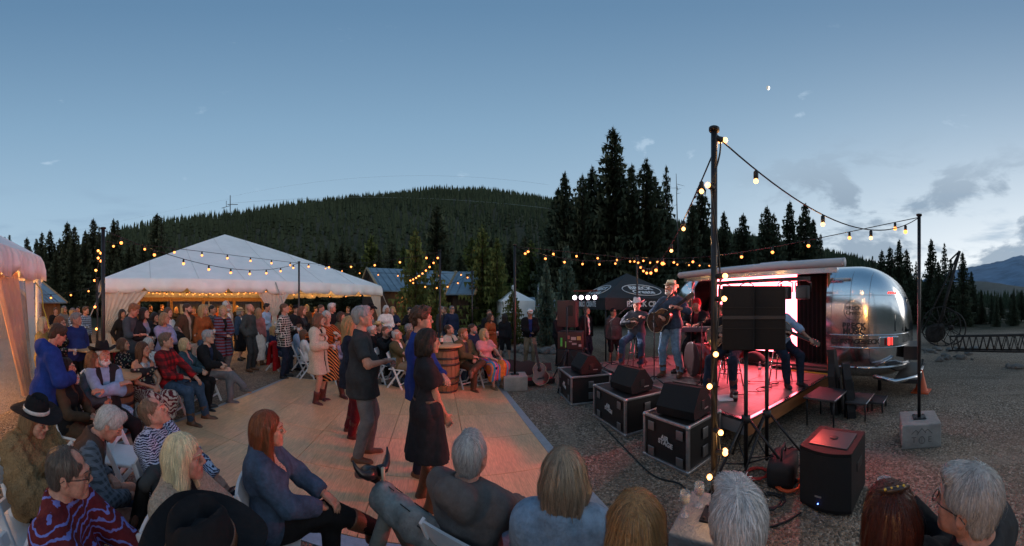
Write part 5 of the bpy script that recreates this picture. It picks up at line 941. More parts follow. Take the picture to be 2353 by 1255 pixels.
for px, d, lab in ((1421, 8.3, 'clear plastic water bottle at the far end of the stage'), (1746, 6.0, 'clear water bottle on the stage behind the tripod')):
    t = thing('water_bottle', lab, 'bottle', gp(px, d, ZD)); MB().lathe([(.03, 0), (.033, .02), (.033, .15), (.014, .19), (.014, .2)], 12).build('bottle_body', GLASSM(), t); MB().lathe([(.0335, .07), (.0335, .12)], 12).build('label_band', mat('bottle_white', (.6, .62, .66), .5), t); MB().lathe([(.016, .2), (.016, .22), (.001, .22)], 10).build('lid', mat('lid_white', (.6, .6, .6), .4), t)
g = random.Random(5)
for k in range(9):
    a = Vector((-.4 - g.random() * 3.6, -2.45 + g.random() * 1.4)); pts = [a]
    for i in range(9): pts.append(pts[-1] + Vector((g.uniform(-.28, .28), g.uniform(-.2, .22))))
    o = MB().tube([S(max(min(p.x, -.1), -4.1), max(min(p.y, -.2), -2.55), ZD + .006 + .002 * k) for p in pts], .006, 5).build('stage_cable', SOCK); tag(o, ['black cable looping by the stage edge', 'black cable running under the singer stand', 'tangled black cable near the set lists', 'black cable crossing the deck centre', 'black cable beside the bass drum', 'black cable curling near the coffee cup', 'short black cable at the far stage end', 'black cable trailing across the red deck', 'black cable along the front deck edge'][k], 'cable', 'cables on the stage')
for k, (px, d) in enumerate(((1476, 7.0), (1555, 6.0), (1625, 5.3))):
    o = MB().box((0, 0, .03), (.22, .14, .05), 0, None, .01).box((.05, 0, .065), (.05, .05, .03)).build('effects_pedal', BLK, None, gp(px, d, ZD), g.uniform(0, 3)); tag(o, ['small black pedal box at the singer feet', 'small black pedal box near the papers', 'small black pedal box behind the near pole'][k], 'pedal', 'pedals on the stage')
# folding steps and bits at the near end of the stage
stp = thing('folding_steps', 'black folding platform steps at the near end of the stage', 'steps', S(.42, -1.15, 0), SRZ); STM = mat('step_top', (.05, .046, .048), .55, noise=(30, .2))
for k, (x_, y_, z_, w_, d_) in enumerate(((0, 0, .42, .5, .62), (.42, .42, .27, .34, .55), (.62, .78, .16, .3, .4))):
    MB().box((x_, y_, z_), (w_, d_, .03), 0, None, .005).build('tread', STM, stp); b = MB()
    for sx_ in (-1, 1):
        for sy_ in (-1, 1): MB().tube([(x_ + sx_ * w_ * .42, y_ + sy_ * d_ * .42, z_ - .01), (x_ + sx_ * w_ * .42, y_ + sy_ * d_ * .42, 0)], .013, 6).build('leg', DARKM, stp)
    MB().tube([(x_ + w_ / 2, y_ - d_ / 2, z_ + .012), (x_ + w_ / 2, y_ + d_ / 2, z_ + .012)], .009, 5).build('edge_strip', CASEA, stp)
bagp = [(1800, 3.15, 'black equipment bag on the gravel beside the subwoofer')]
for px, d, lab in bagp:
    t = thing('equipment_bag', lab, 'bag', gp(px, d), .5); q = MB(); q.box((0, 0, .12), (.42, .28, .24), 0, None, .07); q.build('bag', MAT['bag_nylon'], t); q = MB(); q.tube([(-.12, 0, .22), (-.08, 0, .33), (.08, 0, .33), (.12, 0, .22)], .012, 5); q.build('handle', BLK, t)
for k, (px, d, c, lab) in enumerate(((1815, 3.0, (.65, .09, .02), 'coiled orange cable on the gravel by the subwoofer'), (1742, 3.2, (.5, .03, .02), 'red cable loops under the speaker stands'), (1770, 2.75, (.015, .015, .015), 'black cable coiled under the speaker stands'))):
    q = MB(); q.tube([((.13 + .02 * math.sin(i * 1.7)) * math.cos(i * .52), (.12 + .02 * math.cos(i * 1.3)) * math.sin(i * .52), .012 + .0035 * (i % 12)) for i in range(48)], .009, 5); tag(q.build('cable_coil', mat('coil_%d' % k, c, .5), None, gp(px, d, .0)), lab, 'cable', 'coiled cables')
for k, (pts, lab) in enumerate((([(1700, 3.3), (1660, 3.0), (1600, 2.85), (1560, 3.05), (1500, 3.2), (1440, 3.75), (1380, 4.6)], 'black cable trailing along the gravel before the road cases'), ([(1790, 3.0), (1830, 3.35), (1880, 3.6), (1930, 3.9), (1960, 4.4)], 'black cable running from the stands toward the steps'), ([(1660, 2.5), (1700, 2.55), (1750, 2.45), (1800, 2.5), (1840, 2.62)], 'black cable snaking from the near pole to the subwoofer'))):
    P4 = [gp(a_, b_, .009) for a_, b_ in pts]; q = []
    for i in range(len(P4) - 1):
        for j in range(6):
            u = j / 6; p0_, p1_, p2_, p3_ = P4[max(i - 1, 0)], P4[i], P4[i + 1], P4[min(i + 2, len(P4) - 1)]; q.append(.5 * (2 * p1_ + (p2_ - p0_) * u + (2 * p0_ - 5 * p1_ + 4 * p2_ - p3_) * u * u + (3 * p1_ - p0_ - 3 * p2_ + p3_) * u ** 3))
    tag(MB().tube(q + P4[-1:], .008, 6).build('ground_cable', SOCK), lab, 'cable', 'cables on the gravel')
cone_ = thing('traffic_cone', 'orange traffic cone standing behind the far right lamp pole', 'cone', gp(2117, 6.3)); MB().lathe([(.15, .02), (.135, .03), (.03, .44), (.025, .45), (.001, .45)], 18).build('cone_body', mat('cone_orange', (.75, .10, .02), .5), cone_); MB().box((0, 0, .012), (.36, .36, .024), 0, None, .008).build('base', MAT['cone_orange'], cone_); MB().lathe([(.098, .16), (.079, .23)], 18).build('dark_band', mat('cone_band', (.60, .16, .06), .5), cone_)
# ================================================================== old mining machinery, rocks
RUST = mat('rusted_iron', (.045, .036, .032), .85, .3, noise=(6, .5))
def spoked(label, loc, rz, r, nsp=10, th=.05):
    t = thing('iron_wheel', label, 'wheel', loc, rz, 'old iron wheels'); M_ = Matrix.Translation((0, 0, r)); MB().tube([M_ @ Vector((r * math.cos(a), 0, r * math.sin(a))) for a in np.linspace(0, 6.2832, 37)], th * .6, 6, cap=False).build('rim', RUST, t); MB().lathe([(r * .16, -.08), (r * .16, .08)], 12, M=M_ @ Matrix.Rotation(R(90), 4, 'X')).build('hub', RUST, t)
    for k in range(nsp): a = 2 * math.pi * k / nsp; MB().tube([M_ @ Vector((0, 0, 0)), M_ @ Vector((r * math.cos(a), 0, r * math.sin(a)))], th * .3, 5).build('spoke', RUST, t)
    return t
spoked('large rusty spoked wheel beside the tall boom on the right', gp(2163, 13.2), -(2163 - CX) / F, .85, 14); spoked('second rusty wheel half hidden beyond the boom wheel', gp(2185, 13.8), -(2185 - CX) / F - .5, .75, 12); spoked('dark iron wheel behind the seated guests by the cabin', gp(1078, 9.8), -(1078 - CX) / F + .2, .5, 10); spoked('dark iron wheel lying behind the woman in the rust dress', gp(1112, 10.4), -(1112 - CX) / F - .4, .55, 10)
cr = thing('mining_crane', 'rusty steel A-frame boom with a thin cable over the trees', 'crane', gp(2150, 14)); q0, q1 = gp(2150, 14, .3), gp(2205, 14, zat(577, 14)); 
MB().tube([Vector((0, 0, .3)), q1 - gp(2150, 14)], .07, 6).build('boom', RUST, cr); MB().tube([gp(2118, 14, .5) - gp(2150, 14), q1 - gp(2150, 14)], .04, 6).build('back_stay', RUST, cr); MB().tube([q1 - gp(2150, 14), gp(2180, 14, zat(601, 14)) - gp(2150, 14)], .04, 5).build('tip_arm', RUST, cr); MB().lathe([(.30, -.35), (.42, -.35), (.42, -.28), (.22, -.25), (.22, .25), (.42, .28), (.42, .35), (.3, .35)], 18, M=Matrix.Translation((0, 0, .5)) @ Matrix.Rotation(R(90), 4, 'Y')).build('winch_drum', RUST, cr)
dg = thing('lattice_boom', 'long rusty lattice boom lying along the gravel on the right', 'crane boom', gp(2185, 11)); A0, A1 = gp(2190, 10.5), gp(2420, 8.6)
for (z, o_) in ((.25, -.22), (.25, .22), (.72, -.16), (.72, .16)):
    n_ = (A1 - A0).normalized(); s_ = Vector((-n_.y, n_.x, 0)); MB().tube([A0 + s_ * o_ + Vector((0, 0, z)) - gp(2185, 11), A1 + s_ * o_ + Vector((0, 0, z + .25)) - gp(2185, 11)], .03, 6).build('chord', RUST, dg)
for k in range(26):
    u = k / 26; u1 = (k + 1) / 26
    for o_ in (-.19, .19): MB().tube([A0.lerp(A1, u) + s_ * o_ + Vector((0, 0, (.25 if k % 2 else .72) + .25 * u)) - gp(2185, 11), A0.lerp(A1, u1) + s_ * o_ + Vector((0, 0, (.72 if k % 2 else .25) + .25 * u1)) - gp(2185, 11)], .016, 5).build('lattice_bar', RUST, dg)
ROCK = mat('grey_rock', (.19, .17, .15), .95, noise=(5, .3), bump=(9, 1))
def rock(label, px, d, s, grp='boulders by the old machinery'):
    g = random.Random(int(px * 7 + d * 31)); bm = bmesh.new(); bmesh.ops.create_icosphere(bm, subdivisions=2, radius=1)
    for v_ in bm.verts: v_.co *= 1 + .28 * math.sin(v_.co.x * 3.1 + g.random() * .8 + px) * math.cos(v_.co.y * 2.7 + d) + g.uniform(-.09, .09); v_.co.z *= .62
    me = bpy.data.meshes.new('rock'); bm.to_mesh(me); bm.free(); me.materials.append(ROCK); o = link('rock', me, None, gp(px, d, s * .25), g.uniform(0, 6)); o.scale = (s, s * g.uniform(.7, 1), s * .9); tag(o, label, 'rock', grp)
g = random.Random(3)
rock('rounded boulder on the gravel far right below the lattice boom', 2338, 8.6, .17); rock('low boulder left of the rounded one on the far right', 2318, 8.7, .14); rock('pale stone at the boom wheel foot', 2178, 10.0, .17)
for k in range(26): rock('small rough stone in the rubble below the old machinery', 2120 + g.random() * 130, 9.6 + g.random() * 3.0, g.uniform(.06, .18), 'rubble stones below the machinery')
for k in range(20): rock('rough stone on the bank behind the speaker stack', 1090 + g.random() * 190, 10.5 + g.random() * 2.5, g.uniform(.10, .30), 'stones on the bank by the cabin')
# ================================================================== roping dummy: log sawhorse with a plastic steer head
lg = thing('roping_dummy', 'weathered log sawhorse with a black plastic horned steer head', 'roping dummy', (0, 0, 0)); LOG = mat('weathered_log', (.21, .215, .205), .9, noise=(9, .5), bump=(14, 1.0))
Pa, Pb = gp(872, 1.92, .60), gp(1130, 1.42, .53)
q = MB(); n = 16; q.tube([Pa.lerp(Pb, i / n) + Vector((0, 0, .006 * math.sin(i * 1.9))) for i in range(n + 1)], [.088 + .006 * math.sin(i * 2.3) for i in range(n + 1)], 14); q.build('log', LOG, lg)
ax = (Pb - Pa).normalized(); sd_ = Vector((-ax.y, ax.x, 0))
for u, s_ in ((.12, -1), (.12, 1), (.85, -1), (.85, 1)): p = Pa.lerp(Pb, u); MB().tube([p + Vector((0, 0, -.02)), p + sd_ * s_ * .30 + Vector((0, 0, -p.z + .01))], .048, 8).build('leg', mat('sawhorse_wood', (.17, .15, .12), .8, noise=(5, .3, (1, 1, 4))), lg)
for k in range(14): p = Pa.lerp(Pb, rnd.uniform(.05, .95)); a = rnd.uniform(.6, 2.4); o_ = (sd_ * math.cos(a) + Vector((0, 0, 1)) * math.sin(a)) * .089; MB().tube([p + o_, p + o_ + ax * rnd.uniform(.03, .08)], .004, 4).build('bark_crack', mat('crack_dark', (.02, .022, .022), .9), lg)
MB().lathe([(.001, .002), (.03, .003), (.032, .0), (.06, .003), (.062, .0), (.085, .002)], 16, M=Matrix.Translation(Pa - ax * .002) @ (-ax).to_track_quat('Z', 'Y').to_matrix().to_4x4()).build('cut_end', mat('cut_wood', (.34, .27, .19), .85, noise=(20, .3)), lg)
HN = mat('horn_black', (.012, .012, .014), .3); hp_ = Pa + Vector((0, 0, .13)) - ax * .03
MB().tube([hp_ + sd_ * .0 + Vector((0, 0, -.02)), hp_ + sd_ * .0 - ax * .10 + Vector((0, 0, -.05)), hp_ - ax * .20 + Vector((0, 0, -.12))], [.05, .045, .028], 10).build('head', HN, lg)
for s_ in (-1, 1): MB().tube([hp_ + sd_ * s_ * t_ + Vector((0, 0, z_)) - ax * y_ for t_, z_, y_ in ((.02, .0, 0), (.07, .0, .0), (.11, .015, .02), (.135, .05, .04), (.145, .09, .06))], [.036, .030, .022, .014, .005], 10).build('horn', HN, lg)
MB().lathe([(.014, 0), (.014, .10), (.001, .1)], 8, M=Matrix.Translation(Pa + Vector((0, 0, .06)) + sd_ * .03)).build('peg', mat('peg_pale', (.5, .42, .28), .6), lg)
# ================================================================== people: one implicit surface per body, clothes cut from the same skeleton
def _smin(a, b, k):
    h = np.clip(.5 + .5 * (b - a) / k, 0, 1); return b + (a - b) * h - k * h * (1 - h)
class Field:
    def __init__(s, lo, hi, h):
        s.h = h; s.ax = [np.arange(lo[i], hi[i] + h, h) for i in range(3)]
        s.v = np.full([len(a) for a in s.ax], .5, np.float32)
    def block(s, lo, hi):
        sl = []
        for i in range(3):
            a = int(np.searchsorted(s.ax[i], lo[i])); b = int(np.searchsorted(s.ax[i], hi[i]))
            if b <= a: return None, None
            sl.append(slice(a, b))
        X, Y, Z = np.meshgrid(*[s.ax[i][sl[i]].astype(np.float32) for i in range(3)], indexing='ij', sparse=True)
        return tuple(sl), (X, Y, Z)
    def apply(s, prims, extra=0.0, noise=None):
        for p in prims:
            k = p.get('k', .03); m = k + 3 * s.h + extra + .01
            sl, X = s.block(*prim_box(p, m))
            if sl is None: continue
            d = prim_d(p, X) - extra
            if noise is not None and not p.get('nonoise'): d = d + noise(*X)
            for (c, n) in p.get('clip', ()): d = np.maximum(d, (X[0] - c[0]) * n[0] + (X[1] - c[1]) * n[1] + (X[2] - c[2]) * n[2])
            cur = s.v[sl]
            s.v[sl] = -_smin(-cur, d, k) if p.get('sub') else _smin(cur, d, k)
    def cut(s, f):
        X, Y, Z = np.meshgrid(*[a.astype(np.float32) for a in s.ax], indexing='ij', sparse=True)
        s.v = np.maximum(s.v, f(X, Y, Z)).astype(np.float32)
    def nets(s):
        v = s.v; ins = v < 0; nx, ny, nz = v.shape
        c = ins[:-1, :-1, :-1].astype(np.int8)
        cnt = np.zeros((nx - 1, ny - 1, nz - 1), np.int8)
        for i in (0, 1):
            for j in (0, 1):
                for k in (0, 1): cnt += ins[i:nx - 1 + i, j:ny - 1 + j, k:nz - 1 + k]
        act = np.argwhere((cnt > 0) & (cnt < 8))
        if not len(act): return np.zeros((0, 3)), np.zeros((0, 4), int)
        idx = np.full(cnt.shape, -1, np.int32); idx[act[:, 0], act[:, 1], act[:, 2]] = np.arange(len(act))
        acc = np.zeros((len(act), 3)); n = np.zeros(len(act))
        cor = [(i, j, k) for i in (0, 1) for j in (0, 1) for k in (0, 1)]
        val = {q: v[act[:, 0] + q[0], act[:, 1] + q[1], act[:, 2] + q[2]] for q in cor}
        for q in cor:
            for a in range(3):
                if q[a]: continue
                w = list(q); w[a] = 1; w = tuple(w); v0, v1 = val[q], val[w]
                ok = (v0 < 0) != (v1 < 0); t = np.where(ok, v0 / np.where(ok, v0 - v1, 1), 0)
                p = np.tile(np.array(q, float), (len(act), 1)); p[:, a] = t
                acc += p * ok[:, None]; n += ok
        pos = act + acc / n[:, None]
        out = np.stack([s.ax[i][0] + pos[:, i] * s.h for i in range(3)], 1)
        quads = []
        for a in range(3):
            sl0 = [slice(1, -1)] * 3; sl1 = [slice(1, -1)] * 3
            sl0[a] = slice(0, -1); sl1[a] = slice(1, None)
            A, B = ins[tuple(sl0)], ins[tuple(sl1)]
            e = np.argwhere(A != B)
            if not len(e): continue
            fl = A[e[:, 0], e[:, 1], e[:, 2]]
            b, c2 = (a + 1) % 3, (a + 2) % 3
            g = e.copy(); g[:, b] += 1; g[:, c2] += 1
            def at(db, dc):
                q = g.copy(); q[:, b] += db; q[:, c2] += dc; return idx[q[:, 0], q[:, 1], q[:, 2]]
            Q = np.stack([at(-1, -1), at(0, -1), at(0, 0), at(-1, 0)], 1)
            Q[~fl] = Q[~fl][:, ::-1]; quads.append(Q)
        Q = np.concatenate(quads); return out, Q[(Q >= 0).all(1)]
def prim_box(p, m):
    if p['t'] == 'c':
        a, b = p['a'], p['b']; r = max(p['ra'], p['rb']) + m; return np.minimum(a, b) - r, np.maximum(a, b) + r
    if p['t'] == 'e': r = max(p['r']) + m; return p['c'] - r, p['c'] + r
    if p['t'] == 'o': r = p['R'] + p['r'] + m; return p['c'] - r, p['c'] + r
def prim_d(p, X):
    x, y, z = X
    if p['t'] == 'c':
        a, b = p['a'], p['b']; ba = b - a; L = float(ba @ ba) + 1e-9
        t = np.clip(((x - a[0]) * ba[0] + (y - a[1]) * ba[1] + (z - a[2]) * ba[2]) / L, 0, 1)
        return np.sqrt((x - a[0] - t * ba[0]) ** 2 + (y - a[1] - t * ba[1]) ** 2 + (z - a[2] - t * ba[2]) ** 2) - (p['ra'] + (p['rb'] - p['ra']) * t)
    c = p['c']; M = p.get('M'); x, y, z = x - c[0], y - c[1], z - c[2]
    if M is not None: x, y, z = [M[0, i] * x + M[1, i] * y + M[2, i] * z for i in range(3)]
    if p['t'] == 'e':
        r = p['r']; k0 = np.sqrt((x / r[0]) ** 2 + (y / r[1]) ** 2 + (z / r[2]) ** 2); k1 = np.sqrt((x / r[0] ** 2) ** 2 + (y / r[1] ** 2) ** 2 + (z / r[2] ** 2) ** 2) + 1e-6
        return k0 * (k0 - 1) / k1
    q = np.sqrt(x * x + y * y) - p['R']; return np.sqrt(q * q + z * z) - p['r']
A3 = lambda *v: np.array(v, float)
def cone(a, b, ra, rb=None, k=.03, **kw): return dict(t='c', a=np.asarray(a, float), b=np.asarray(b, float), ra=ra, rb=ra if rb is None else rb, k=k, **kw)
def ell(c, r, k=.02, **kw): return dict(t='e', c=np.asarray(c, float), r=r, k=k, **kw)
def ring(c, Rr, r, M, k=.015, **kw): return dict(t='o', c=np.asarray(c, float), R=Rr, r=r, M=M, k=k, **kw)
def xf(prims, M, o):
    out = []
    for p in prims:
        p = dict(p)
        for q in ('a', 'b', 'c'):
            if q in p: p[q] = M @ p[q] + o
        if p['t'] != 'c': p['M'] = M @ p['M'] if p.get('M') is not None else M
        if 'clip' in p: p['clip'] = [(M @ np.asarray(c, float) + o, M @ np.asarray(n, float)) for c, n in p['clip']]
        out.append(p)
    return out
def rot(yaw=0, pitch=0, roll=0):
    return np.array((Matrix.Rotation(R(yaw), 3, 'Z') @ Matrix.Rotation(R(pitch), 3, 'X') @ Matrix.Rotation(R(roll), 3, 'Y')))
def ik(a, t, l1, l2, hint):
    d = t - a; L = np.linalg.norm(d); Lm = (l1 + l2) * .995
    if L > Lm: t = a + d / L * Lm; d = t - a; L = Lm
    u = d / L; x = (L * L + l1 * l1 - l2 * l2) / (2 * L); hgt = math.sqrt(max(l1 * l1 - x * x, 0))
    w = hint - u * (hint @ u); w = w / (np.linalg.norm(w) + 1e-9)
    return a + u * x + w * hgt, t
def folds(seed, amp, fr=(18, 18, 9)):
    g = np.random.RandomState(seed); K = g.uniform(-1, 1, (5, 3)) * np.array(fr) * 1.6; ph = g.uniform(0, 6.28, 5)
    def f(x, y, z):
        s = 0
        for i in range(5): s = s + np.sin(K[i, 0] * x + K[i, 1] * y + K[i, 2] * z + ph[i])
        s = np.clip(s / 2.2, -1.15, 1.15)
        return (amp * (s * np.abs(s) - .9)).astype(np.float32) if amp > 0 else (-amp * s * np.abs(s)).astype(np.float32)
    return f
def head_prims(fem, age, jaw=1.0, smile=0):
    j = (.92 if fem else 1.0) * jaw; P = []
    P.append(ell((0, .014, .034), (.075, .096, .089), .02))
    P.append(cone((0, -.022, -.015), (0, -.060, -.092), .066 * j, .030 * j, .03))
    for s in (-1, 1):
        P.append(cone((s * .052 * j, .008, -.045), (s * .016 * j, -.064, -.096), .026 * j, .022 * j, .025))
        P.append(ell((s * .042, -.058, -.022), (.027, .027, .025), .02)); P.append(ell((s * .036, -.048, -.056), (.030, .030, .034), .02))
        P.append(cone((s * .012, -.090, .026), (s * .050, -.068, .024), .012 if fem else .014, .010, .014))
        P.append(ell((s * .032, -.099, .006), (.021, .016, .013), .012, sub=True))
        P.append(ell((s * .032, -.0745, .005), (.0135, .0125, .0125), .003))
        P.append(cone((s * .020, -.084, .0125), (s * .043, -.078, .0125), .0048, .004, .004))
        P.append(ell((s * .080, .016, -.004), (.009, .020, .032), .008, M=rot(s * 18, -12, 0)))
        P.append(ell((s * .088, .012, .000), (.005, .010, .018), .005, sub=True, M=rot(s * 18, -12, 0)))
        P.append(ell((s * .013, -.097, -.030), (.010, .011, .008), .008))
    P.append(cone((0, -.088, .016), (0, -.111, -.022), .0085, .0115, .012))
    P.append(ell((0, -.080, -.060), (.032, .018, .026), .016))
    P.append(cone((-.021, -.089, -.0575 + smile), (.021, -.089, -.0575 + smile), .0055, .0055, .006)); P.append(cone((-.016, -.090, -.067), (.016, -.090, -.067), .0065, .0065, .006))
    P.append(cone((-.026, -.096, -.0622), (.026, -.096, -.0622), .0018, .0018, .004, sub=True))
    P.append(ell((0, -.072, -.098), (.022, .018, .018), .02))
    return P
def hair_prims(style, L=None):
    P, cutf = [], None
    cap = ell((0, .020, .040), (.088, .106, .097), .02)
    if style == 'none': return [], None
    if style in ('short', 'curly', 'crew', 'balding', 'fringe'):
        e = {'short': .004, 'curly': .014, 'crew': -.003, 'balding': 0, 'fringe': 0}[style]
        P = [ell((0, .020, .040), (.086 + e, .106 + e, .094 + e * 1.3), .02)]
        if style in ('short', 'curly'): P.append(ell((.02, -.055, .098 + e), (.052, .038, .026), .03))
        P.append(ell((0, .058, -.032), (.066, .052, .06), .03))
        if style == 'balding': P.append(ell((0, -.085, .112), (.062, .075, .055), .012, sub=True))
        if style == 'fringe': P.append(ell((0, -.035, .13), (.10, .135, .085), .012, sub=True))
        P.append(ell((0, -.115, -.035), (.084, .072, .110), .012, sub=True))
        for s in (-1, 1): P.append(ell((s * .095, .012, -.018), (.022, .036, .036), .008, sub=True)); P.append(ell((s * .09, -.055, -.05), (.04, .06, .06), .01, sub=True))
        P.append(ell((0, -.01, -.135), (.14, .12, .075), .01, sub=True))
    else:
        low = {'bob': -.115, 'chin': -.085, 'shoulder': -.19, 'long': -.34, 'verylong': -.44}[style]
        P = [cap, ell((0, .055, -.02), (.080, .07, .085), .03)]
        for s in (-1, 1):
            P.append(cone((s * .066, -.002, .03), (s * .080, .005, low * .6), .034, .036, .03))
            P.append(cone((s * .080, .005, low * .6), (s * .075, .02 if low > -.15 else -.02, low), .036, .024 if low < -.15 else .034, .03))
            P.append(cone((s * .045, .065, -.02), (s * .055, .085, low), .05, .034, .04))
        P.append(cone((0, .075, 0), (0, .095, low), .06, .036, .04))
        P.append(ell((0, -.118, -.045), (.062, .07, .125), .012, sub=True))
        P.append(ell((0, -.03, -.16), (.060, .072, .10), .015, sub=True))
    return P, None
def strands(seed, amp):
    g = np.random.RandomState(seed); q = [(g.uniform(9, 17), g.uniform(0, 6), g.uniform(8, 20)), (g.uniform(22, 36), g.uniform(0, 6), g.uniform(5, 25)), (g.uniform(50, 70), g.uniform(0, 6), g.uniform(0, 20))]
    def f(x, y, z):
        a = np.arctan2(x, y + .02); s = 0
        for i, (n, ph, w) in enumerate(q): s = s + np.sin(a * n + ph + z * w + 1.3 * np.sin(z * 9 + i)) / (1 + .5 * i)
        return (s * amp).astype(np.float32)
    return f
def hair_strands(f, style, col, seed, Hm, hc, T, parent, N):
    """fine tapered locks combed over the hair's own surface"""
    g = np.random.RandomState(seed); v = f.v; sh = np.array(v.shape); org = A3(f.ax[0][0], f.ax[1][0], f.ax[2][0])
    def samp(p):
        q = (p - org) / f.h; q = np.clip(q, 1, sh - 2.001); i = q.astype(int); t = q - i
        def val(a, b, c): return v[i[:, 0] + a, i[:, 1] + b, i[:, 2] + c]
        r = 0
        for a in (0, 1):
            for b in (0, 1):
                for c in (0, 1): r = r + val(a, b, c) * np.where(a, t[:, 0], 1 - t[:, 0]) * np.where(b, t[:, 1], 1 - t[:, 1]) * np.where(c, t[:, 2], 1 - t[:, 2])
        gr = np.stack([v[i[:, 0] + 1, i[:, 1], i[:, 2]] - v[i[:, 0] - 1, i[:, 1], i[:, 2]], v[i[:, 0], i[:, 1] + 1, i[:, 2]] - v[i[:, 0], i[:, 1] - 1, i[:, 2]], v[i[:, 0], i[:, 1], i[:, 2] + 1] - v[i[:, 0], i[:, 1], i[:, 2] - 1]], 1)
        return r, gr / (np.linalg.norm(gr, axis=1, keepdims=True) + 1e-6)
    V, Q = f.nets(); V = V[(V[:, 2] > -.12) | (style in ('long', 'verylong', 'shoulder'))]
    if not len(V): return
    p = V[g.randint(0, len(V), N)] + g.uniform(-.003, .003, (N, 3)); crown = A3(0, .035, .15); long_ = style in ('long', 'verylong', 'shoulder', 'bob', 'chin'); steps = 7 if long_ else 5; L = (.017 if long_ else .0095) * g.uniform(.7, 1.3, (N, 1)); wid = g.uniform(.0005, .0012, (N, 1)); lift = (g.uniform(.0008, .0035, (N, 1)) + (g.rand(N, 1) < .06) * g.uniform(.002, .009, (N, 1))) if style != 'curly' else g.uniform(.002, .010, (N, 1)); jit = g.normal(0, .22 if long_ else .34, (N, 3))
    rows = []
    for k in range(steps + 1):
        r, n = samp(p); p = p - n * (r[:, None] - lift * (1 + .25 * k / steps)); c = (p - crown); c = c / (np.linalg.norm(c, axis=1, keepdims=True) + 1e-6) + A3(0, 0, -1.0 if long_ else -.35) + jit * (.4 + .6 * k / steps); c = c - n * (c * n).sum(1, keepdims=True); c = c / (np.linalg.norm(c, axis=1, keepdims=True) + 1e-6)
        w = np.cross(n, c) * wid * (1 - (k / steps) ** 2 * .8); rows.append((p - w, p + w)); p = p + c * L
    A = np.stack([np.stack(q, 1) for q in rows], 1).reshape(N, -1, 3); m = A.shape[1]; base = (np.arange(N) * m)[:, None, None]; qd = np.array([[2 * k, 2 * k + 1, 2 * k + 3, 2 * k + 2] for k in range(steps)])[None]; Qs = (base + qd).reshape(-1, 4); W = A.reshape(-1, 3); loc = W @ Hm.T + hc
    if style in ('long', 'verylong', 'shoulder'):
        low = np.clip((-.10 - W[:, 2]) / .1, 0, 1)[:, None]; loc = loc * (1 - low) + (W @ T.T + hc) * low
    nm = 'strand_%d_%d_%d' % tuple(int(x * 1000) for x in col); link('hair_strands', mesh_np('hair_strands', loc, Qs, [mat(nm, col, .42, spec=.4, build=island(col, .5, 60))]), parent)['kind'] = 'stuff'
def mesh_np(name, V, Q, mats, mi=None):
    me = bpy.data.meshes.new(name); n, m = len(V), len(Q)
    me.vertices.add(n); me.vertices.foreach_set('co', np.asarray(V, np.float32).ravel())
    me.loops.add(m * 4); me.loops.foreach_set('vertex_index', np.asarray(Q, np.int32).ravel())
    me.polygons.add(m); me.polygons.foreach_set('loop_start', np.arange(0, m * 4, 4, dtype=np.int32))
    me.polygons.foreach_set('use_smooth', np.ones(m, bool))
    for x in mats: me.materials.append(x)
    if mi is not None: me.polygons.foreach_set('material_index', np.asarray(mi, np.int32))
    me.update(calc_edges=True); return me
def box_of(prims, m):
    lo, hi = A3(9, 9, 9), A3(-9, -9, -9)
    for p in prims:
        if p.get('sub'): continue
        a, b = prim_box(p, m); lo = np.minimum(lo, a); hi = np.maximum(hi, b)
    return lo, hi
def hand_prims(wr, el_, palm_n, curl, spread=.9):
    """palm, four jointed fingers of different length and a thumb from the side of the palm"""
    u = wr - el_; u = u / np.linalg.norm(u); n = palm_n - u * (palm_n @ u); n = n / (np.linalg.norm(n) + 1e-9); w = np.cross(u, n)
    P = []; kn = wr + u * .088
    for q in (-.027, -.009, .009, .027): P.append(cone(wr + u * .02 + w * q * .7, kn + w * q, .0155, .0125, .012))
    for i, (q, L) in enumerate(((-.029, .062), (-.010, .076), (.010, .081), (.029, .072))):
        p = kn + w * q; ang = curl * .55
        for sgm in range(3):
            l = L * (.45, .32, .25)[sgm]; d = u * math.cos(ang) + n * math.sin(ang) + w * q * .6 * spread; d = d / np.linalg.norm(d)
            P.append(cone(p, p + d * l, .0092 - .0008 * sgm, .0086 - .0010 * sgm, .006)); p = p + d * l; ang += curl * (.95 - .1 * sgm)
    t0 = wr + u * .028 + w * .028; t1 = t0 + (u * .6 + w * .62 + n * .35) * .042; t2 = t1 + (u * .85 + w * .1 + n * (.35 + .5 * curl)) * .034
    P += [cone(wr + u * .015 + w * .012, t0, .017, .0145, .012), cone(t0, t1, .0135, .0108, .008), cone(t1, t2, .0105, .0085, .006)]
    return P, kn + n * .038 + u * .03, w
ST_HANDS = dict(
    down=((.24, -.01, .80), (1, 1, 0), .5), pocket=((.205, -.07, .90), (1, 1, .1), .6), back=((.05, .17, .95), (1, .3, 0), .5),
    drink=((.12, -.27, 1.14), (1, .3, -.8), 1.0), high=((.10, -.24, 1.27), (1, .2, -1), 1.0), clasp=((.025, -.23, 1.02), (1, .5, -.3), .8),
    foldu=((-.11, -.20, 1.19), (1, -.2, -.5), .35), foldl=((-.10, -.21, 1.15), (1, -.2, -.5), .5), hip=((.17, -.05, .99), (1.5, .6, 0), .6), phone=((.06, -.30, 1.25), (1, .2, -.9), .9),
    chin=((.03, -.20, 1.44), (1, -.1, -1), .9), hug=((.26, -.26, 1.30), (1, .3, -.4), .5))
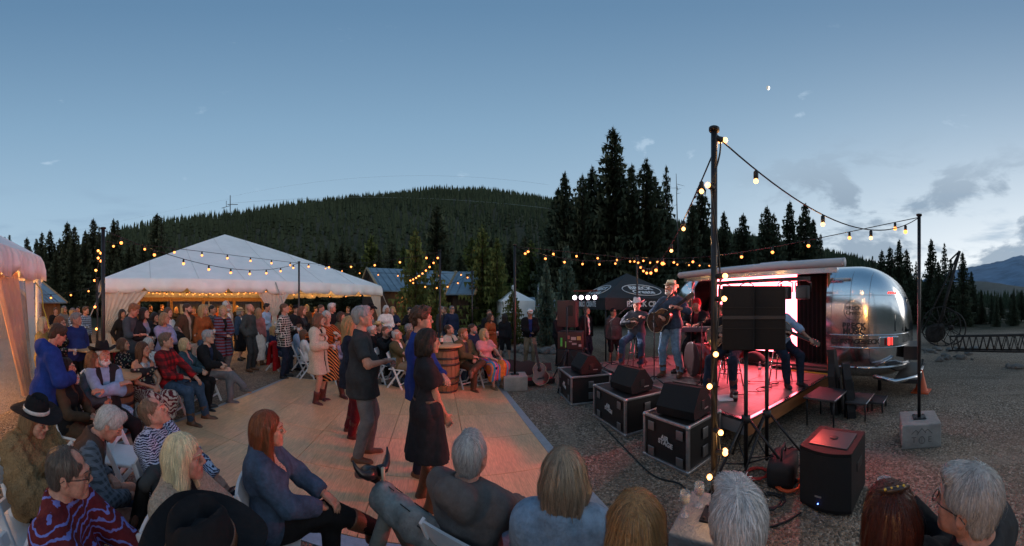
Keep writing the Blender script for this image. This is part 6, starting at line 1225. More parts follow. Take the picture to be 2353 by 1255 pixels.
SIT_HANDS = dict(
    lap=((.045, -.27, .665), (1, .7, 0), .7), knee=((.13, -.41, .63), (1, .6, .2), .45), clasp=((.022, -.30, .72), (1, .5, 0), .8), foldu=((-.11, -.20, .86), (1, -.1, -.4), .35), foldl=((-.10, -.22, .82), (1, -.1, -.4), .5),
    drink=((.12, -.30, .86), (1, .2, -.7), 1.0), down=((.24, -.05, .60), (1, .8, 0), .5), chest=((.02, -.19, 1.0), (1, 0, -.7), .6), back=((.18, .16, .75), (1, .6, 0), .5), high=((.16, -.24, 1.02), (1, .1, -1), 1.0))
SKIN = {}
def skinmats(tone):
    if tone not in SKIN:
        c = {'fair': (.50, .29, .21), 'tan': (.42, .22, .145), 'ruddy': (.49, .24, .17), 'olive': (.36, .20, .13)}[tone]
        def sss(m, t, b): b.inputs['Subsurface Weight'].default_value = .12; b.inputs['Subsurface Radius'].default_value = (.012, .005, .003); b.inputs['Subsurface Scale'].default_value = 1.0
        s = mat('skin_' + tone, c, .52, spec=.35, noise=(42, .20), bump=(110, .25), build=sss)
        l = mat('lip_' + tone, (c[0] * .80, c[1] * .52, c[2] * .55), .38, noise=(60, .08))
        SKIN[tone] = [s, l, mat('eye_white', (.40, .36, .33), .2), mat('eye_iris', (.05, .035, .025), .12)]
    return SKIN[tone]
def hairmat(c):
    n = 'hair_%d_%d_%d' % tuple(int(x * 1000) for x in c)
    def aniso(m, t, b): b.inputs['Anisotropic'].default_value = .4
    return mat(n, c, .46, spec=.35, noise=(70, .38, (1, 1, .12)), bump=(150, .9, (1, 1, .10)), build=aniso)
COUNT = [0]
def person(label, px, d, face=0, H=1.75, fem=False, sit=False, z0=0.0, tone='fair', hair=('short', (.08, .05, .035)), hands=('down', 'down'), top=None, over=None, bottom=None, shoes=None,
           look=(0, 0, 0), lean=0, twist=0, girth=1.0, legs=None, hat=None, glasses=None, beard=None, hold=None, age=0, jaw=1.0, res=None, loc=None, group=None, chair=True, sway=0, extra=None, hem=None, seat=.45, smile=.003, ytop=None, slump=None):
    COUNT[0] += 1; seed = COUNT[0]; g = random.Random(seed * 13)
    slump = (.012 if sit else 0) if slump is None else slump
    if d is None:                                                     # seated: the height of the head in the picture gives the distance
        T_ = rot(twist, lean - 6 if sit else lean, sway); zt_ = ((seat + .075) if sit else .935) + (T_ @ (A3(0, -.004 - slump * .7, .585 - slump) + rot(*look) @ A3(0, -.014, .085)))[2] + (.118 if not hat else .20)
        d = (CAMZ - z0 - zt_ * H / 1.75) * F / (ytop - HY)
    if loc is None: loc = gp(px, d, z0)
    else: loc = Vector(loc); d = math.hypot(loc.x, loc.y); px = CX + F * math.atan2(loc.x, loc.y)
    th = math.atan2(loc.x, loc.y); a = R(face)
    fd = Vector((-math.sin(th) * math.cos(a) + math.cos(th) * math.sin(a), -math.cos(th) * math.cos(a) - math.sin(th) * math.sin(a)))
    rz = math.atan2(fd.x, -fd.y)
    root = thing('person', label, 'person', loc, rz, group); root.scale = (H / 1.75,) * 3
    hb = res or (.0160 if d < 3 else .022 if d < 6 else .030 if d < 9 else .038)
    hh = (.0056 if d < 3 else .0084 if d < 6 else .0118 if d < 9 else .017)
    fine_hands = d < 7.2
    # --- skeleton
    hipz = (seat + .075) if sit else .935
    T = rot(twist, lean if not sit else lean - 6, sway); Po = A3(0, 0, hipz)
    def tp(x, y, z): return T @ A3(x, y, z) + Po
    gi = girth * (.93 if fem else 1.0); sw = .158 if fem else .182
    torso = [cone((-.070, .005, .03), (.070, .005, .03), .118 * gi, k=.06), cone((-.052 * gi, 0, .17), (.052 * gi, 0, .17), (.094 if fem else .108) * gi, k=.07),
             cone((-.082, .012, .345), (.082, .012, .345), .106 * (.93 if fem else 1.03), k=.07), cone((-sw + .045, .012, .435), (sw - .045, .012, .435), .066 if fem else .072, k=.05)]
    if girth > 1.08: torso.append(ell((0, -.055, .14), (.13 * girth, .12 * girth, .14), .06))
    if fem: torso += [ell((s * .068, -.088, .315), (.058, .052, .058), .035) for s in (-1, 1)]
    torso = xf(torso, T, Po)
    nb, hc = tp(0, .012, .475), tp(0, -.018 - .03 * (lean / 30), .685)
    Hm = T @ rot(*look) if len(look) == 3 else T
    hc = tp(0, -.004 - slump * .7, .585 - slump) + Hm @ A3(0, -.014, .085)
    neck = [cone(tp(-sw * .62, .02, .455), tp(0, .022, .50), .045, .05, .04), cone(tp(sw * .62, .02, .455), tp(0, .022, .50), .045, .05, .04), cone(nb, hc + Hm @ A3(0, .022, -.055), .062 if not fem else .050, .056 if not fem else .046, .035)]
    HP = xf(head_prims(fem, age, jaw, smile), Hm, hc)
    sh = {s: tp(s * sw, .012, .432) for s in (-1, 1)}
    HT = SIT_HANDS if sit else ST_HANDS
    arms, foream, handp, grips, wrist, elbow = [], [], [], {}, {}, {}
    for s, hn in ((-1, hands[0]), (1, hands[1])):                      # hands[0] is the person's own right hand
        if isinstance(hn, str): t, hint, curl = HT[hn]; pn = None
        else: t, hint, curl = hn[:3]; pn = hn[3] if len(hn) > 3 else None
        if isinstance(hn, str) or not (len(hn) > 4): t = A3(t[0] * s, t[1], t[2]); hint = A3(hint[0] * s, hint[1], hint[2])
        else: t = A3(*t); hint = A3(*hint)
        if isinstance(hn, str) and (lean or twist):
            t = T @ (t - A3(0, 0, hipz)) + Po if not sit else t
        e, w = ik(sh[s], t, .285, .255, hint); wrist[s], elbow[s] = w, e
        ra = (.046, .038, .038, .026) if fem else (.055, .045, .044, .030)
        arms.append((s, cone(sh[s], e, ra[0], ra[1], .035))); foream.append((s, cone(e, w, ra[2], ra[3], .02)))
        pnv = A3(*pn) if pn is not None else (A3(-s, 0, -.2) if abs((w - e)[2]) > .16 else A3(0, .25, -1))
        if hn != 'pocket':
            if fine_hands: hp, gr, gw = hand_prims(w, e, pnv * 1.0, curl); 
            else:
                u = (w - e) / np.linalg.norm(w - e); hp = [cone(w, w + u * .10, .026, .024, .02), cone(w + u * .1, w + u * .15 + pnv * .03 * curl, .022, .014, .015)]; gr = w + u * .1 + pnv * .03
            handp.append(hp); grips[s] = gr
    legsP, feet = {}, {}
    L1, L2 = .44, .42
    for s in (-1, 1):
        hp = tp(s * .088, 0, -.01)
        if legs and legs[0 if s < 0 else 1]: ft, hint = legs[0 if s < 0 else 1][:2]; ft = A3(*ft); hint = A3(*hint); fdir = A3(*legs[0 if s < 0 else 1][2]) if len(legs[0 if s < 0 else 1]) > 2 else A3(s * .15, -1, 0)
        elif sit: ft, hint, fdir = A3(s * .115, -.43 + g.uniform(-.05, .06), .085), A3(s * .25, -1, .9), A3(s * .2, -1, 0)
        else: ft, hint, fdir = A3(s * (.105 + g.uniform(0, .03)), .012 + g.uniform(-.05, .05), .085), A3(s * .15, -1, 0), A3(s * .3, -1, 0)
        kn, an = ik(hp, ft, L1, L2, hint); legsP[s] = (hp, kn, an); feet[s] = (an, fdir / np.linalg.norm(fdir))
    lg = lambda e, tw=0.0: [cone(legsP[s][0], legsP[s][1], (.086 + e) * gi ** .5, .056 + e + tw, .045) for s in (-1, 1)] + [cone(legsP[s][1], legsP[s][2], .053 + e + tw, .038 + e + tw, .03) for s in (-1, 1)]
    foot = []
    for s in (-1, 1):
        an, fdv = feet[s]; dn = A3(0, 0, -1) if abs(fdv[2]) < .3 else np.cross(np.cross(fdv, A3(0, 0, -1)), fdv)
        foot.append([cone(an + dn * .045 - fdv * .035, an + dn * .052 + fdv * .14, .036, .030, .03), cone(an, an + dn * .05 + fdv * .02, .036, .036, .03)])
    calf = [cone(legsP[s][1] * .75 + legsP[s][2] * .25 + A3(0, .022, 0), legsP[s][1] * .5 + legsP[s][2] * .5 + A3(0, .012, 0), .046, .036, .03) for s in (-1, 1)]
    # --- body: the whole figure, finer at the head and the hands, one mesh
    allp = torso + neck + [q for _, q in arms] + [q for _, q in foream] + lg(0) + calf + sum(foot, []) + HP + sum(handp, [])
    lo, hi = box_of(allp, .03)
    hb2 = hb * 1.5; fb = Field(lo, hi, hb2); fb.apply(torso + neck + [q for _, q in arms] + [q for _, q in foream] + lg(0) + calf + sum(foot, []))
    if fine_hands: pass
    else: fb.apply(sum(handp, []))
    fb.apply(HP[:1])
    V, Q = fb.nets()
    Vs, Qs, Ms = [], [], []
    headbox = (hc - A3(.125, .145, .135), hc + A3(.125, .145, .15))
    near = headbox
    cen = V[Q].mean(1)
    rel = (cen - hc) @ Hm
    drop = (rel[:, 2] > -.085 + hb2 * 1.0)
    if fine_hands:
        for s_, hpr in zip([s for s in (-1, 1) if s in grips], handp):
            pass
    Q = Q[~drop]; Vs.append(V); Qs.append(Q); Ms.append(np.zeros(len(Q), int)); nv = len(V)
    fh = Field(hc - A3(.13, .15, .16), hc + A3(.13, .15, .155), hh); fh.apply(torso[2:4] + neck + HP)
    V, Q = fh.nets(); rel = (V[Q].mean(1) - hc) @ Hm; Q = Q[rel[:, 2] > -.105]; rel = rel[rel[:, 2] > -.105]
    mi = np.zeros(len(Q), int)
    lx, ly, lz = rel[:, 0], rel[:, 1], rel[:, 2]
    mi[(np.abs(lx) < .026 - np.abs(lz + .062) * .8) & (ly < -.078) & (np.abs(lz + .0625) < .0125)] = 1
    er = np.sqrt((np.abs(lx) - .032) ** 2 * .8 + (lz - .004) ** 2 * 2.2); mi[(er < .0115) & (ly < -.070)] = 2
    mi[(np.sqrt((np.abs(lx) - .032) ** 2 + (lz - .005) ** 2) < .0062) & (ly < -.070)] = 3
    Vs.append(V); Qs.append(Q + nv); Ms.append(mi); nv += len(V)
    if fine_hands:
        hr = .0060 if d < 3.6 else .0080
        for s_, hpr in zip([s for s in (-1, 1) if s in grips], handp):
            fa = foream[0 if s_ < 0 else 1][1]; l2, h2 = box_of(hpr, .02)
            ff = Field(l2, h2, hr); ff.apply([fa] + hpr); V, Q = ff.nets(); Vs.append(V); Qs.append(Q + nv); Ms.append(np.zeros(len(Q), int)); nv += len(V)
    V, Q, M_ = np.concatenate(Vs), np.concatenate(Qs), np.concatenate(Ms)
    link('body', mesh_np('body', V, Q, skinmats(tone), M_), root)
    def garment(name, prims, off, mt, amp=.004, fr=(18, 18, 9), h=None, cuts=(), noise=True):
        l2, h2 = box_of(prims, off + .03); f = Field(l2, h2, h or hb)
        f.apply(prims, off, folds(seed * 7 + len(name), amp, fr) if noise and amp else None)
        for c in cuts: f.cut(c)
        V, Q = f.nets()
        return link(name, mesh_np(name, V, Q, [mt] if not isinstance(mt, list) else mt), root) if len(Q) else None
    def tz(X, Y, Z): return (X - Po[0]) * T[0, 2] + (Y - Po[1]) * T[1, 2] + (Z - Po[2]) * T[2, 2]
    def tx(X, Y, Z): return (X - Po[0]) * T[0, 0] + (Y - Po[1]) * T[1, 0] + (Z - Po[2]) * T[2, 0]
    def ty(X, Y, Z): return (X - Po[0]) * T[0, 1] + (Y - Po[1]) * T[1, 1] + (Z - Po[2]) * T[2, 1]
    def make_top(c, name0, base_off):
        nm = c.get('name', name0); sl = c.get('sleeve', 1.0); off = base_off + c.get('off', 0); hz = c.get('hem', -.10); nk = c.get('neck', .505)
        t0_ = dict(torso[0]); t0_['ra'] += .010; t0_['rb'] += .010; P = [t0_] + list(torso[1:]) + neck[:2]; loose = c.get('loose', .006)
        for s in (-1, 1):
            q = dict(arms[0 if s < 0 else 1][1]); q2 = dict(foream[0 if s < 0 else 1][1])
            if sl <= 0: continue
            if sl < .55:
                fr_ = sl / .55; e = q['a'] + (q['b'] - q['a']) * fr_; q['clip'] = [(e, (q['b'] - q['a']) / np.linalg.norm(q['b'] - q['a']))]; q['ra'] += loose; q['rb'] += loose + .006; P.append(q)
            else:
                q['ra'] += loose; q['rb'] += loose; P.append(q); fr_ = (sl - .55) / .45; e = q2['a'] + (q2['b'] - q2['a']) * min(fr_, 1) * .985
                q2['clip'] = [(e, (q2['b'] - q2['a']) / np.linalg.norm(q2['b'] - q2['a']))]; q2['ra'] += loose; q2['rb'] += loose + c.get('cuff', .002); P.append(q2)
        if hz < -.12:
            flare = c.get('flare', .02)
            if not sit: P += [cone(tp(0, 0, -.02), tp(0, 0, hz), .13 * gi, .135 * gi + flare, .06)] + [cone(legsP[s][0], legsP[s][0] + (legsP[s][1] - legsP[s][0]) * min(1, -hz / .42), .094 * gi, .088 * gi + flare * .5, .06) for s in (-1, 1)]
            else: P += [cone(legsP[s][0], legsP[s][0] * .45 + legsP[s][1] * .55, .10, .085, .06) for s in (-1, 1)]
        cuts = []
        if not (sit and hz < -.12): cuts.append(lambda X, Y, Z: (hz - tz(X, Y, Z)))
        if sit: cuts.append(lambda X, Y, Z: (seat + .004) - Z + 0 * X)
        cuts.append(lambda X, Y, Z: tz(X, Y, Z) - nk - .25 * (ty(X, Y, Z)) - 1.6 * np.maximum(0, np.sqrt(tx(X, Y, Z) ** 2 + (ty(X, Y, Z) - .012) ** 2) - .066) + (c.get('vneck', 0) * np.maximum(0, -ty(X, Y, Z)) * 6 * np.maximum(0, .09 - np.abs(tx(X, Y, Z)))))
        if c.get('open'):
            w = c['open']
            cuts.append(lambda X, Y, Z: np.minimum(np.minimum(w * (.35 + 1.1 * np.clip(tz(X, Y, Z) + .1, 0, .6)) - np.abs(tx(X, Y, Z) - c.get('shift', 0)), -.03 - ty(X, Y, Z)), .05))
        if c.get('strap'): cuts.append(lambda X, Y, Z: np.where(np.abs(tx(X, Y, Z)) < .5, tz(X, Y, Z) - c['strap'], -1))
        if c.get('collar'):
            P.append(ring(tp(0, .004, nk - .012), .066 if not fem else .058, .014, T @ rot(0, 14, 0), nonoise=True))
            cuts = [cuts[i] if i != len(cuts) - 1 - (1 if c.get('open') else 0) - (1 if c.get('strap') else 0) else (lambda f0: (lambda X, Y, Z: f0(X, Y, Z) - .022))(cuts[i]) for i in range(len(cuts))]
        if c.get('hood'): P += xf([ell((0, .112, .49), (.125, .07, .085), .05)], T, Po)
        if c.get('puff'): pass
        garment(nm, P, off, c['m'], c.get('amp', .0075), c.get('fr', (27, 27, 12)), cuts=cuts)
    if top:
        if over and over.get('sleeve', 1) > .5: top = dict(top); top['sleeve'] = min(top.get('sleeve', 1), .2); top['off'] = -.004; top['amp'] = .001
        make_top(top, 'shirt', .009)
    if over: make_top(over, 'jacket', .019)
    bt = bottom or dict(kind='pants', m=cloth('denim'))
    k = bt['kind']
    if k in ('pants', 'shorts', 'leggings'):
        e = {'pants': .008, 'shorts': .014, 'leggings': .006}[k]; P = [dict(q) for q in lg(0, bt.get('wide', .008 if k == 'pants' else 0))]
        if k == 'shorts':
            for i in (2, 3): q = P[i]; kd = (q['b'] - q['a']) / np.linalg.norm(q['b'] - q['a']); q['clip'] = [(q['a'] + kd * .03, kd)]
        else:
            for i in (2, 3):
                q = P[i]; kd = (q['b'] - q['a']) / np.linalg.norm(q['b'] - q['a']); q['clip'] = [(q['b'] - kd * (.0 if k == 'pants' else .06) + kd * bt.get('len', .02), kd)]
        pel = dict(torso[0]); pel['ra'] -= .009; pel['rb'] -= .009
        garment('trousers' if k != 'shorts' else 'shorts', P + ([] if k == 'shorts' else calf) + [pel], e, bt['m'], .0060, (20, 20, 20), cuts=[lambda X, Y, Z: tz(X, Y, Z) - .09])
    elif k == 'skirt':
        hz = bt.get('hem', .45)
        if not sit:
            P = torso[:1] + [cone(tp(0, 0, .05), A3(0, 0, hz), .122 * gi, bt.get('flare', .19), .06)] + [cone(legsP[s][0], legsP[s][1], .092 * gi, .085, .09) for s in (-1, 1)]
            garment('skirt', P, .006, bt['m'], bt.get('amp', .011), (30, 30, 2), cuts=[lambda X, Y, Z: tz(X, Y, Z) - .12, lambda X, Y, Z: hz - Z + .006 * np.sin(X * 30) + 0 * Y])
        else:
            P = torso[:1] + [cone(legsP[s][0], legsP[s][1], .10, .085, .12) for s in (-1, 1)] + [cone(legsP[s][1], legsP[s][2], .085, .095, .14) for s in (-1, 1)]
            garment('skirt', P, .012, bt['m'], .012, (22, 10, 6), cuts=[lambda X, Y, Z: tz(X, Y, Z) - .12, lambda X, Y, Z: hz - Z + 0 * X + .012 * np.sin(X * 24 + Y * 17)])
    sm = shoes or dict(kind='shoe', m=cloth('black_leather'))
    if sm['kind'] != 'bare':
        for i, s in enumerate((-1, 1)):
            P = [dict(q) for q in foot[i]]; hp, kn, an = legsP[s]; fdv = feet[s][1]
            if sm['kind'] == 'boot':
                kd = (kn - an) / np.linalg.norm(kn - an); hgt = sm.get('h', .22); P.append(cone(an, an + kd * hgt, .044, .060, .03, clip=[(an + kd * hgt, kd)]))
                P.append(cone(an + A3(0, 0, -.052) + fdv * .1, an + A3(0, 0, -.054) + fdv * .18, .026, .014, .02))
                if abs(fdv[2]) < .3: P.append(cone(an - fdv * .035 + A3(0, 0, -.05), an - fdv * .035 + A3(0, 0, -.072), .03, .028, .01))
            else: P = [P[0], cone(P[1]['a'] - A3(0, 0, .02), P[1]['b'], .038, .04, .03)]
            garment('boot' if sm['kind'] == 'boot' else 'shoe', P, .008, sm['m'], .001, h=.014 if d < 4 else .02 if d < 7 else .026, cuts=[(lambda zz: (lambda X, Y, Z: zz - Z + 0 * X))(an[2] - .083)])
    # --- hair, beard
    hst, hcol = hair[0], hair[1]; hm = hairmat(hcol)
    if hst != 'none':
        P, _ = hair_prims(hst); l2, h2 = box_of(P, .03); f = Field(l2, h2, hh * 1.35); amp = {'curly': .006, 'crew': .0012}.get(hst, .0036) * (.6 if d < 2.6 else 1)
        nz = strands(seed, amp if hh < .009 else amp * .8)
        if hst == 'curly': nz = folds(seed, -.010, (95, 95, 95))
        f.apply(P, 0, nz)
        if hat: f.cut(lambda X, Y, Z: Z - .058 + .12 * Y * 0 + 0 * X)
        V, Q = f.nets(); V = V @ Hm.T + hc
        if hst in ('long', 'verylong', 'shoulder') and len(V):             # let long hair lie on the back and shoulders
            r2 = (V - hc); low = np.clip((-.10 - ((V - hc) @ Hm)[:, 2]) / .1, 0, 1)[:, None]
            hang = ((V - hc) @ Hm) @ T.T + hc; V = V * (1 - low) + hang * low
        if len(Q):
            ho = link('hair', mesh_np('hair', V, Q, [hm]), root)
            if d < 2.6: hair_strands(f, hst, hcol, seed, Hm, hc, T, ho, 2300 if d < 1.7 else 1300)
    bcol = hairmat(beard[1]) if beard else hm
    if beard:
        P = [ell((0, -.058, -.088), (.050, .042, .045 * beard[0]), .02), ell((0, -.085, -.050), (.03, .014, .010), .012)] + [cone((s * .064, -.005, -.025), (s * .035, -.05, -.085), .014, .028, .03) for s in (-1, 1)]
        P.append(ell((0, -.100, -.0625), (.022, .022, .008), .006, sub=True))
        l2, h2 = box_of(P, .02); f = Field(l2, h2, hh); f.apply(P, .003, folds(seed + 5, -.004, (120, 120, 60))); V, Q = f.nets(); link('beard', mesh_np('beard', V @ Hm.T + hc, Q, [bcol]), root)
    HM = Matrix([[*Hm[i], hc[i]] for i in range(3)] + [[0, 0, 0, 1]])
    if d < 7.5 and hst != 'none' or beard:
        for s in (-1, 1):
            b = MB(); b.tube([(s * .014, -.1025, .0235), (s * .030, -.0965, .0285), (s * .048, -.080, .0255)], [.0022, .0032, .0014], 5); b.build('eyebrow', bcol if beard else hm, root).matrix_local = HM
    if hat: make_hat(hat, HM, root)
    if glasses:
        b = MB()
        for s in (-1, 1):
            c = Vector((s * .033, -.106, .002)); b.tube([c + Vector((.024 * math.cos(t) , 0, .017 * math.sin(t))) for t in [2 * math.pi * i / 14 for i in range(15)]], .0022, 5, cap=False)
            b.tube([(s * .057, -.104, .006), (s * .080, -.06, .008), (s * .084, .01, .004), (s * .084, .03, -.01)], .0020, 5)
        b.tube([(-.010, -.107, .006), (0, -.112, .008), (.010, -.107, .006)], .002, 5); b.build('spectacles', mat('specs_' + glasses, dict(dark=(.015, .013, .012), tort=(.10, .04, .02), wire=(.25, .24, .22))[glasses], .3), root).matrix_local = HM
    info = dict(root=root, grips=grips, HM=HM, T=T, Po=Po, tp=tp, wrist=wrist, elbow=elbow, rz=rz, s=H / 1.75, loc=loc, hc=hc, legsP=legsP, sh=sh)
    if hold:
        for s_, what in hold.items(): hold_thing(what, info, s_, label)
    if sit and chair: folding_chair(loc, rz, label, root.scale[0] * seat / .45)
    return info
def make_hat(hat, HM, root):
    kind, m, band = hat; b = MB(); n = 40; prof = []
    wide = {'cowboy': .175, 'straw': .150, 'fedora': .135, 'wide': .185}.get(kind)
    if kind == 'cap':
        b.lathe([(.001, .108), (.035, .106), (.068, .088), (.086, .06), (.092, .028), (.093, .015), (.088, .015)], 20, (0, .018, .02))
        b.add([(x * .062, -.075 - .075 * (1 - (x * .9) ** 2), .028 + .004 * (1 - x * x)) for x in [i / 4 for i in range(-4, 5)]] + [(x * .075, -.045 - .035 * (1 - x * x), .037) for x in [i / 4 for i in range(-4, 5)]] +
              [(x * .062, -.075 - .075 * (1 - (x * .9) ** 2), .022) for x in [i / 4 for i in range(-4, 5)]] + [(x * .075, -.045 - .035 * (1 - x * x), .031) for x in [i / 4 for i in range(-4, 5)]],
              [(i, i + 1, i + 10, i + 9) for i in range(8)] + [(i + 18, i + 27, i + 28, i + 19) for i in range(8)] + [(i, i + 18, i + 19, i + 1) for i in range(8)], 0, True)
    elif kind == 'beanie':
        b.lathe([(.001, .150), (.04, .142), (.075, .112), (.091, .07), (.095, .03), (.097, .0), (.092, -.002)], 20, (0, .020, .01), sy=1.12)
    else:
        ch = .125 if kind == 'cowboy' or kind == 'wide' else .105
        rows = [(.0, ch - .030), (.035, ch - .020), (.058, ch), (.072, ch - .012), (.083, ch * .6), (.090, .03), (.093, .004), (.10, 0), (wide * .75, .002), (wide, .008), (wide + .002, .005), (wide * .75, -.004), (.094, -.006)]
        vs, fs = [], []
        for i, (r, z) in enumerate(rows):
            for k in range(n):
                a = 2 * math.pi * k / n; x, y = r * math.cos(a), r * 1.13 * math.sin(a)
                if i <= 3: z2 = z - (.028 * math.exp(-(x / .022) ** 2) if i >= 1 else 0) * (1 if i < 4 else 0) - (.012 if y < -.03 else 0) * (i in (1, 2))
                elif i >= 8:
                    f = (r - .1) / (wide - .1 + 1e-6); up = {'cowboy': .055, 'wide': .02, 'fedora': .012, 'straw': -.012}[kind]
                    z2 = z + f * f * (up * abs(math.cos(a)) ** 1.6 - .022 * abs(math.sin(a)))
                else: z2 = z
                vs.append((x, y + .012, z2 + .062))
        for i in range(len(rows) - 1):
            for k in range(n): fs.append((i * n + k, i * n + (k + 1) % n, (i + 1) * n + (k + 1) % n, (i + 1) * n + k))
        b.add(vs, fs, 0, True)
    T2 = HM @ Matrix.Rotation(R(-6), 4, 'X') if kind not in ('cap', 'beanie') else HM
    h = b.build('hat', m, root); h.matrix_local = T2
    if band:
        b = MB(); b.lathe([(.0925, .0), (.0955, .003), (.0935, .026), (.0905, .028)], 28, (0, .012, .066), sy=1.13); b.build('hat_band', band, h)
# ================================================================== the crowd and the band
def T_(n, sl=1.0, pat=None, c2=None, sc=5, **k): return dict(m=cloth(n, pat, c2, sc), sleeve=sl, **k)
def PT(n, **k): return dict(kind='pants', m=cloth(n), **k)
def SK_(n, hem=.45, pat=None, c2=None, sc=20, **k): return dict(kind='skirt', m=cloth(n, pat, c2, sc), hem=hem, **k)
SH = lambda n='black': dict(kind='shoe', m=cloth(n + '_leather'))
BT = lambda n='brown', h=.22: dict(kind='boot', m=cloth(n + '_leather'), h=h)
BLD, PLT, BRN, DBR, BLK_H, GRY, WHT, RED_H, SND, GIN = (.40, .27, .12), (.62, .52, .33), (.12, .065, .035), (.06, .033, .02), (.018, .013, .011), (.25, .245, .24), (.55, .54, .52), (.17, .055, .022), (.30, .19, .10), (.26, .12, .055)
DEN = PT('denim'); DK = PT('denim_dark'); CHC = PT('charcoal'); KH = PT('khaki'); BKP = PT('black')
SG, SD = 'guests standing in the crowd', 'guests seated round the dance floor'
def held_guitar(I, label, p0, p1, nrm, sc, **k):
    t = thing('guitar', label, 'guitar', I['loc'], I['rz'], 'guitars being played'); t.scale = (I['s'],) * 3; guitar_parts(t, sc, M=hang(None, p0, p1, nrm), **k); return t
# --- on the dance floor
person('grey-haired man in charcoal polo laughing with a glass on the dance floor', 832, 3.52, 84, H=1.80, girth=1.15, hair=('short', (.30, .30, .31)), tone='ruddy', top=T_('charcoal', .42, collar=1, hem=-.20), bottom=PT('grey'), shoes=SH('brown'), hands=('drink', 'down'), look=(0, -6, 0), hold={-1: 'red'}, smile=.008, legs=[((-.09, .04, .085), (0, -1, 0)), ((.13, -.06, .085), (0, -1, 0))])
I = person('dark-haired woman in black belted dress and cowboy boots on the dance floor', 980, 2.72, 100, H=1.60, fem=True, tone='tan', hair=('bob', BLK_H), top=T_('black2', .34, collar=1, hem=-.03), bottom=SK_('black2', .50, flare=.20), shoes=BT('brown', .26), hands=(((.02, -.19, .86), (1, 1, 0), .8), ((.02, -.20, .84), (1, 1, 0), .8)), look=(0, 2, 0))
b = MB(); vs = []; fs = []
for i in range(28):
    t = 2 * math.pi * i / 28
    for r_, z_ in ((.0, .10), (.004, .104), (.004, .136), (.0, .14)): vs.append(tuple(I['tp']((.168 + r_) * math.cos(t), (.128 + r_) * math.sin(t), z_)))
for i in range(28):
    for k in range(3): q = i * 4 + k; w = ((i + 1) % 28) * 4 + k; fs.append((q, w, w + 1, q + 1))
b.add(vs, fs, 0, True).build('belt', cloth('brown_leather'), I['root'])
person('curly brown-haired man in bright blue shirt behind the woman in black', 966, 3.25, 78, H=1.79, hair=('curly', (.07, .038, .024)), tone='ruddy', top=T_('royal', 1.0, collar=1, hem=-.14), bottom=PT('denim_dark'), shoes=SH('brown'), hands=('down', 'clasp'))
person('person in a dark blue shirt half hidden behind the man in charcoal', 803, 4.15, 92, H=1.66, fem=True, hair=('long', BLD), top=T_('denim_dark', 1.0, hem=-.22), bottom=PT('maroon'), shoes=BT('maroon', .2), hands=('down', 'clasp'))
person('long-haired woman in cream cardigan and tall boots hugging a friend', 731, 5.55, 62, H=1.66, fem=True, hair=('verylong', (.16, .075, .04)), top=T_('black', .3), over=T_('cream', 1.0, open=.05, hem=-.34, loose=.02, flare=.06, amp=.008), bottom=SK_('black', .60, flare=.17), shoes=BT('maroon', .18), hands=('drink', 'hug'), look=(20, 4, 10), hold={-1: 'wine'}, smile=.006)
person('short white-haired woman in orange striped dress hugging her friend', 752, 5.75, 20, H=1.70, fem=True, tone='ruddy', hair=('short', WHT), top=T_('orange', .9, 'dstripe', (.03, .02, .02), 9), bottom=SK_('black', .42, 'dstripe', (.62, .25, .08), 8, flare=.24), shoes=BT('maroon', .30), hands=('hug', 'drink'), look=(-15, 3, -10), smile=.006, legs=[((-.09, 0, .085), (0, -1, 0)), ((.30, -.05, .085), (.2, -1, 0))])
# --- left edge, standing
person('blond woman in yellow knit sweater beside the left tent', 99, 5.3, 62, H=1.60, fem=True, hair=('shoulder', PLT), top=T_('yellow_knit', 1.0, hem=-.14), bottom=CHC, hands=('clasp', 'clasp'), group=SG)
person('auburn-haired woman with glasses in dark floral top beside the blue jacket', 137, 5.2, 55, H=1.62, fem=True, hair=('bob', (.20, .085, .04)), glasses='dark', top=T_('black', 1.0, 'floral', (.45, .38, .30), 26), bottom=BKP, hands=('drink', 'down'), hold={-1: 'red'}, group=SG)
person('grey-haired man in dark blue zip jacket with hands in pockets', 174, 5.45, 35, H=1.67, girth=1.15, tone='ruddy', hair=('short', GRY), top=T_('navy', 1.0), over=T_('blue', 1.0, collar=1, hem=-.12), bottom=BKP, hands=('pocket', 'pocket'), look=(20, 0, 0), group=SG)
person('man in bright blue hooded rain jacket leaning toward seated women', 103, 3.35, 98, H=1.62, hair=('short', (.06, .035, .022)), tone='ruddy', top=T_('lilac'), over=T_('royal', 1.0, hood=1, collar=1, hem=-.28, loose=.022, flare=.04, amp=.009), bottom=PT('tan'), hands=('drink', 'down'), lean=10, look=(6, 16, 0), hold={-1: 'wine'}, group=SG)
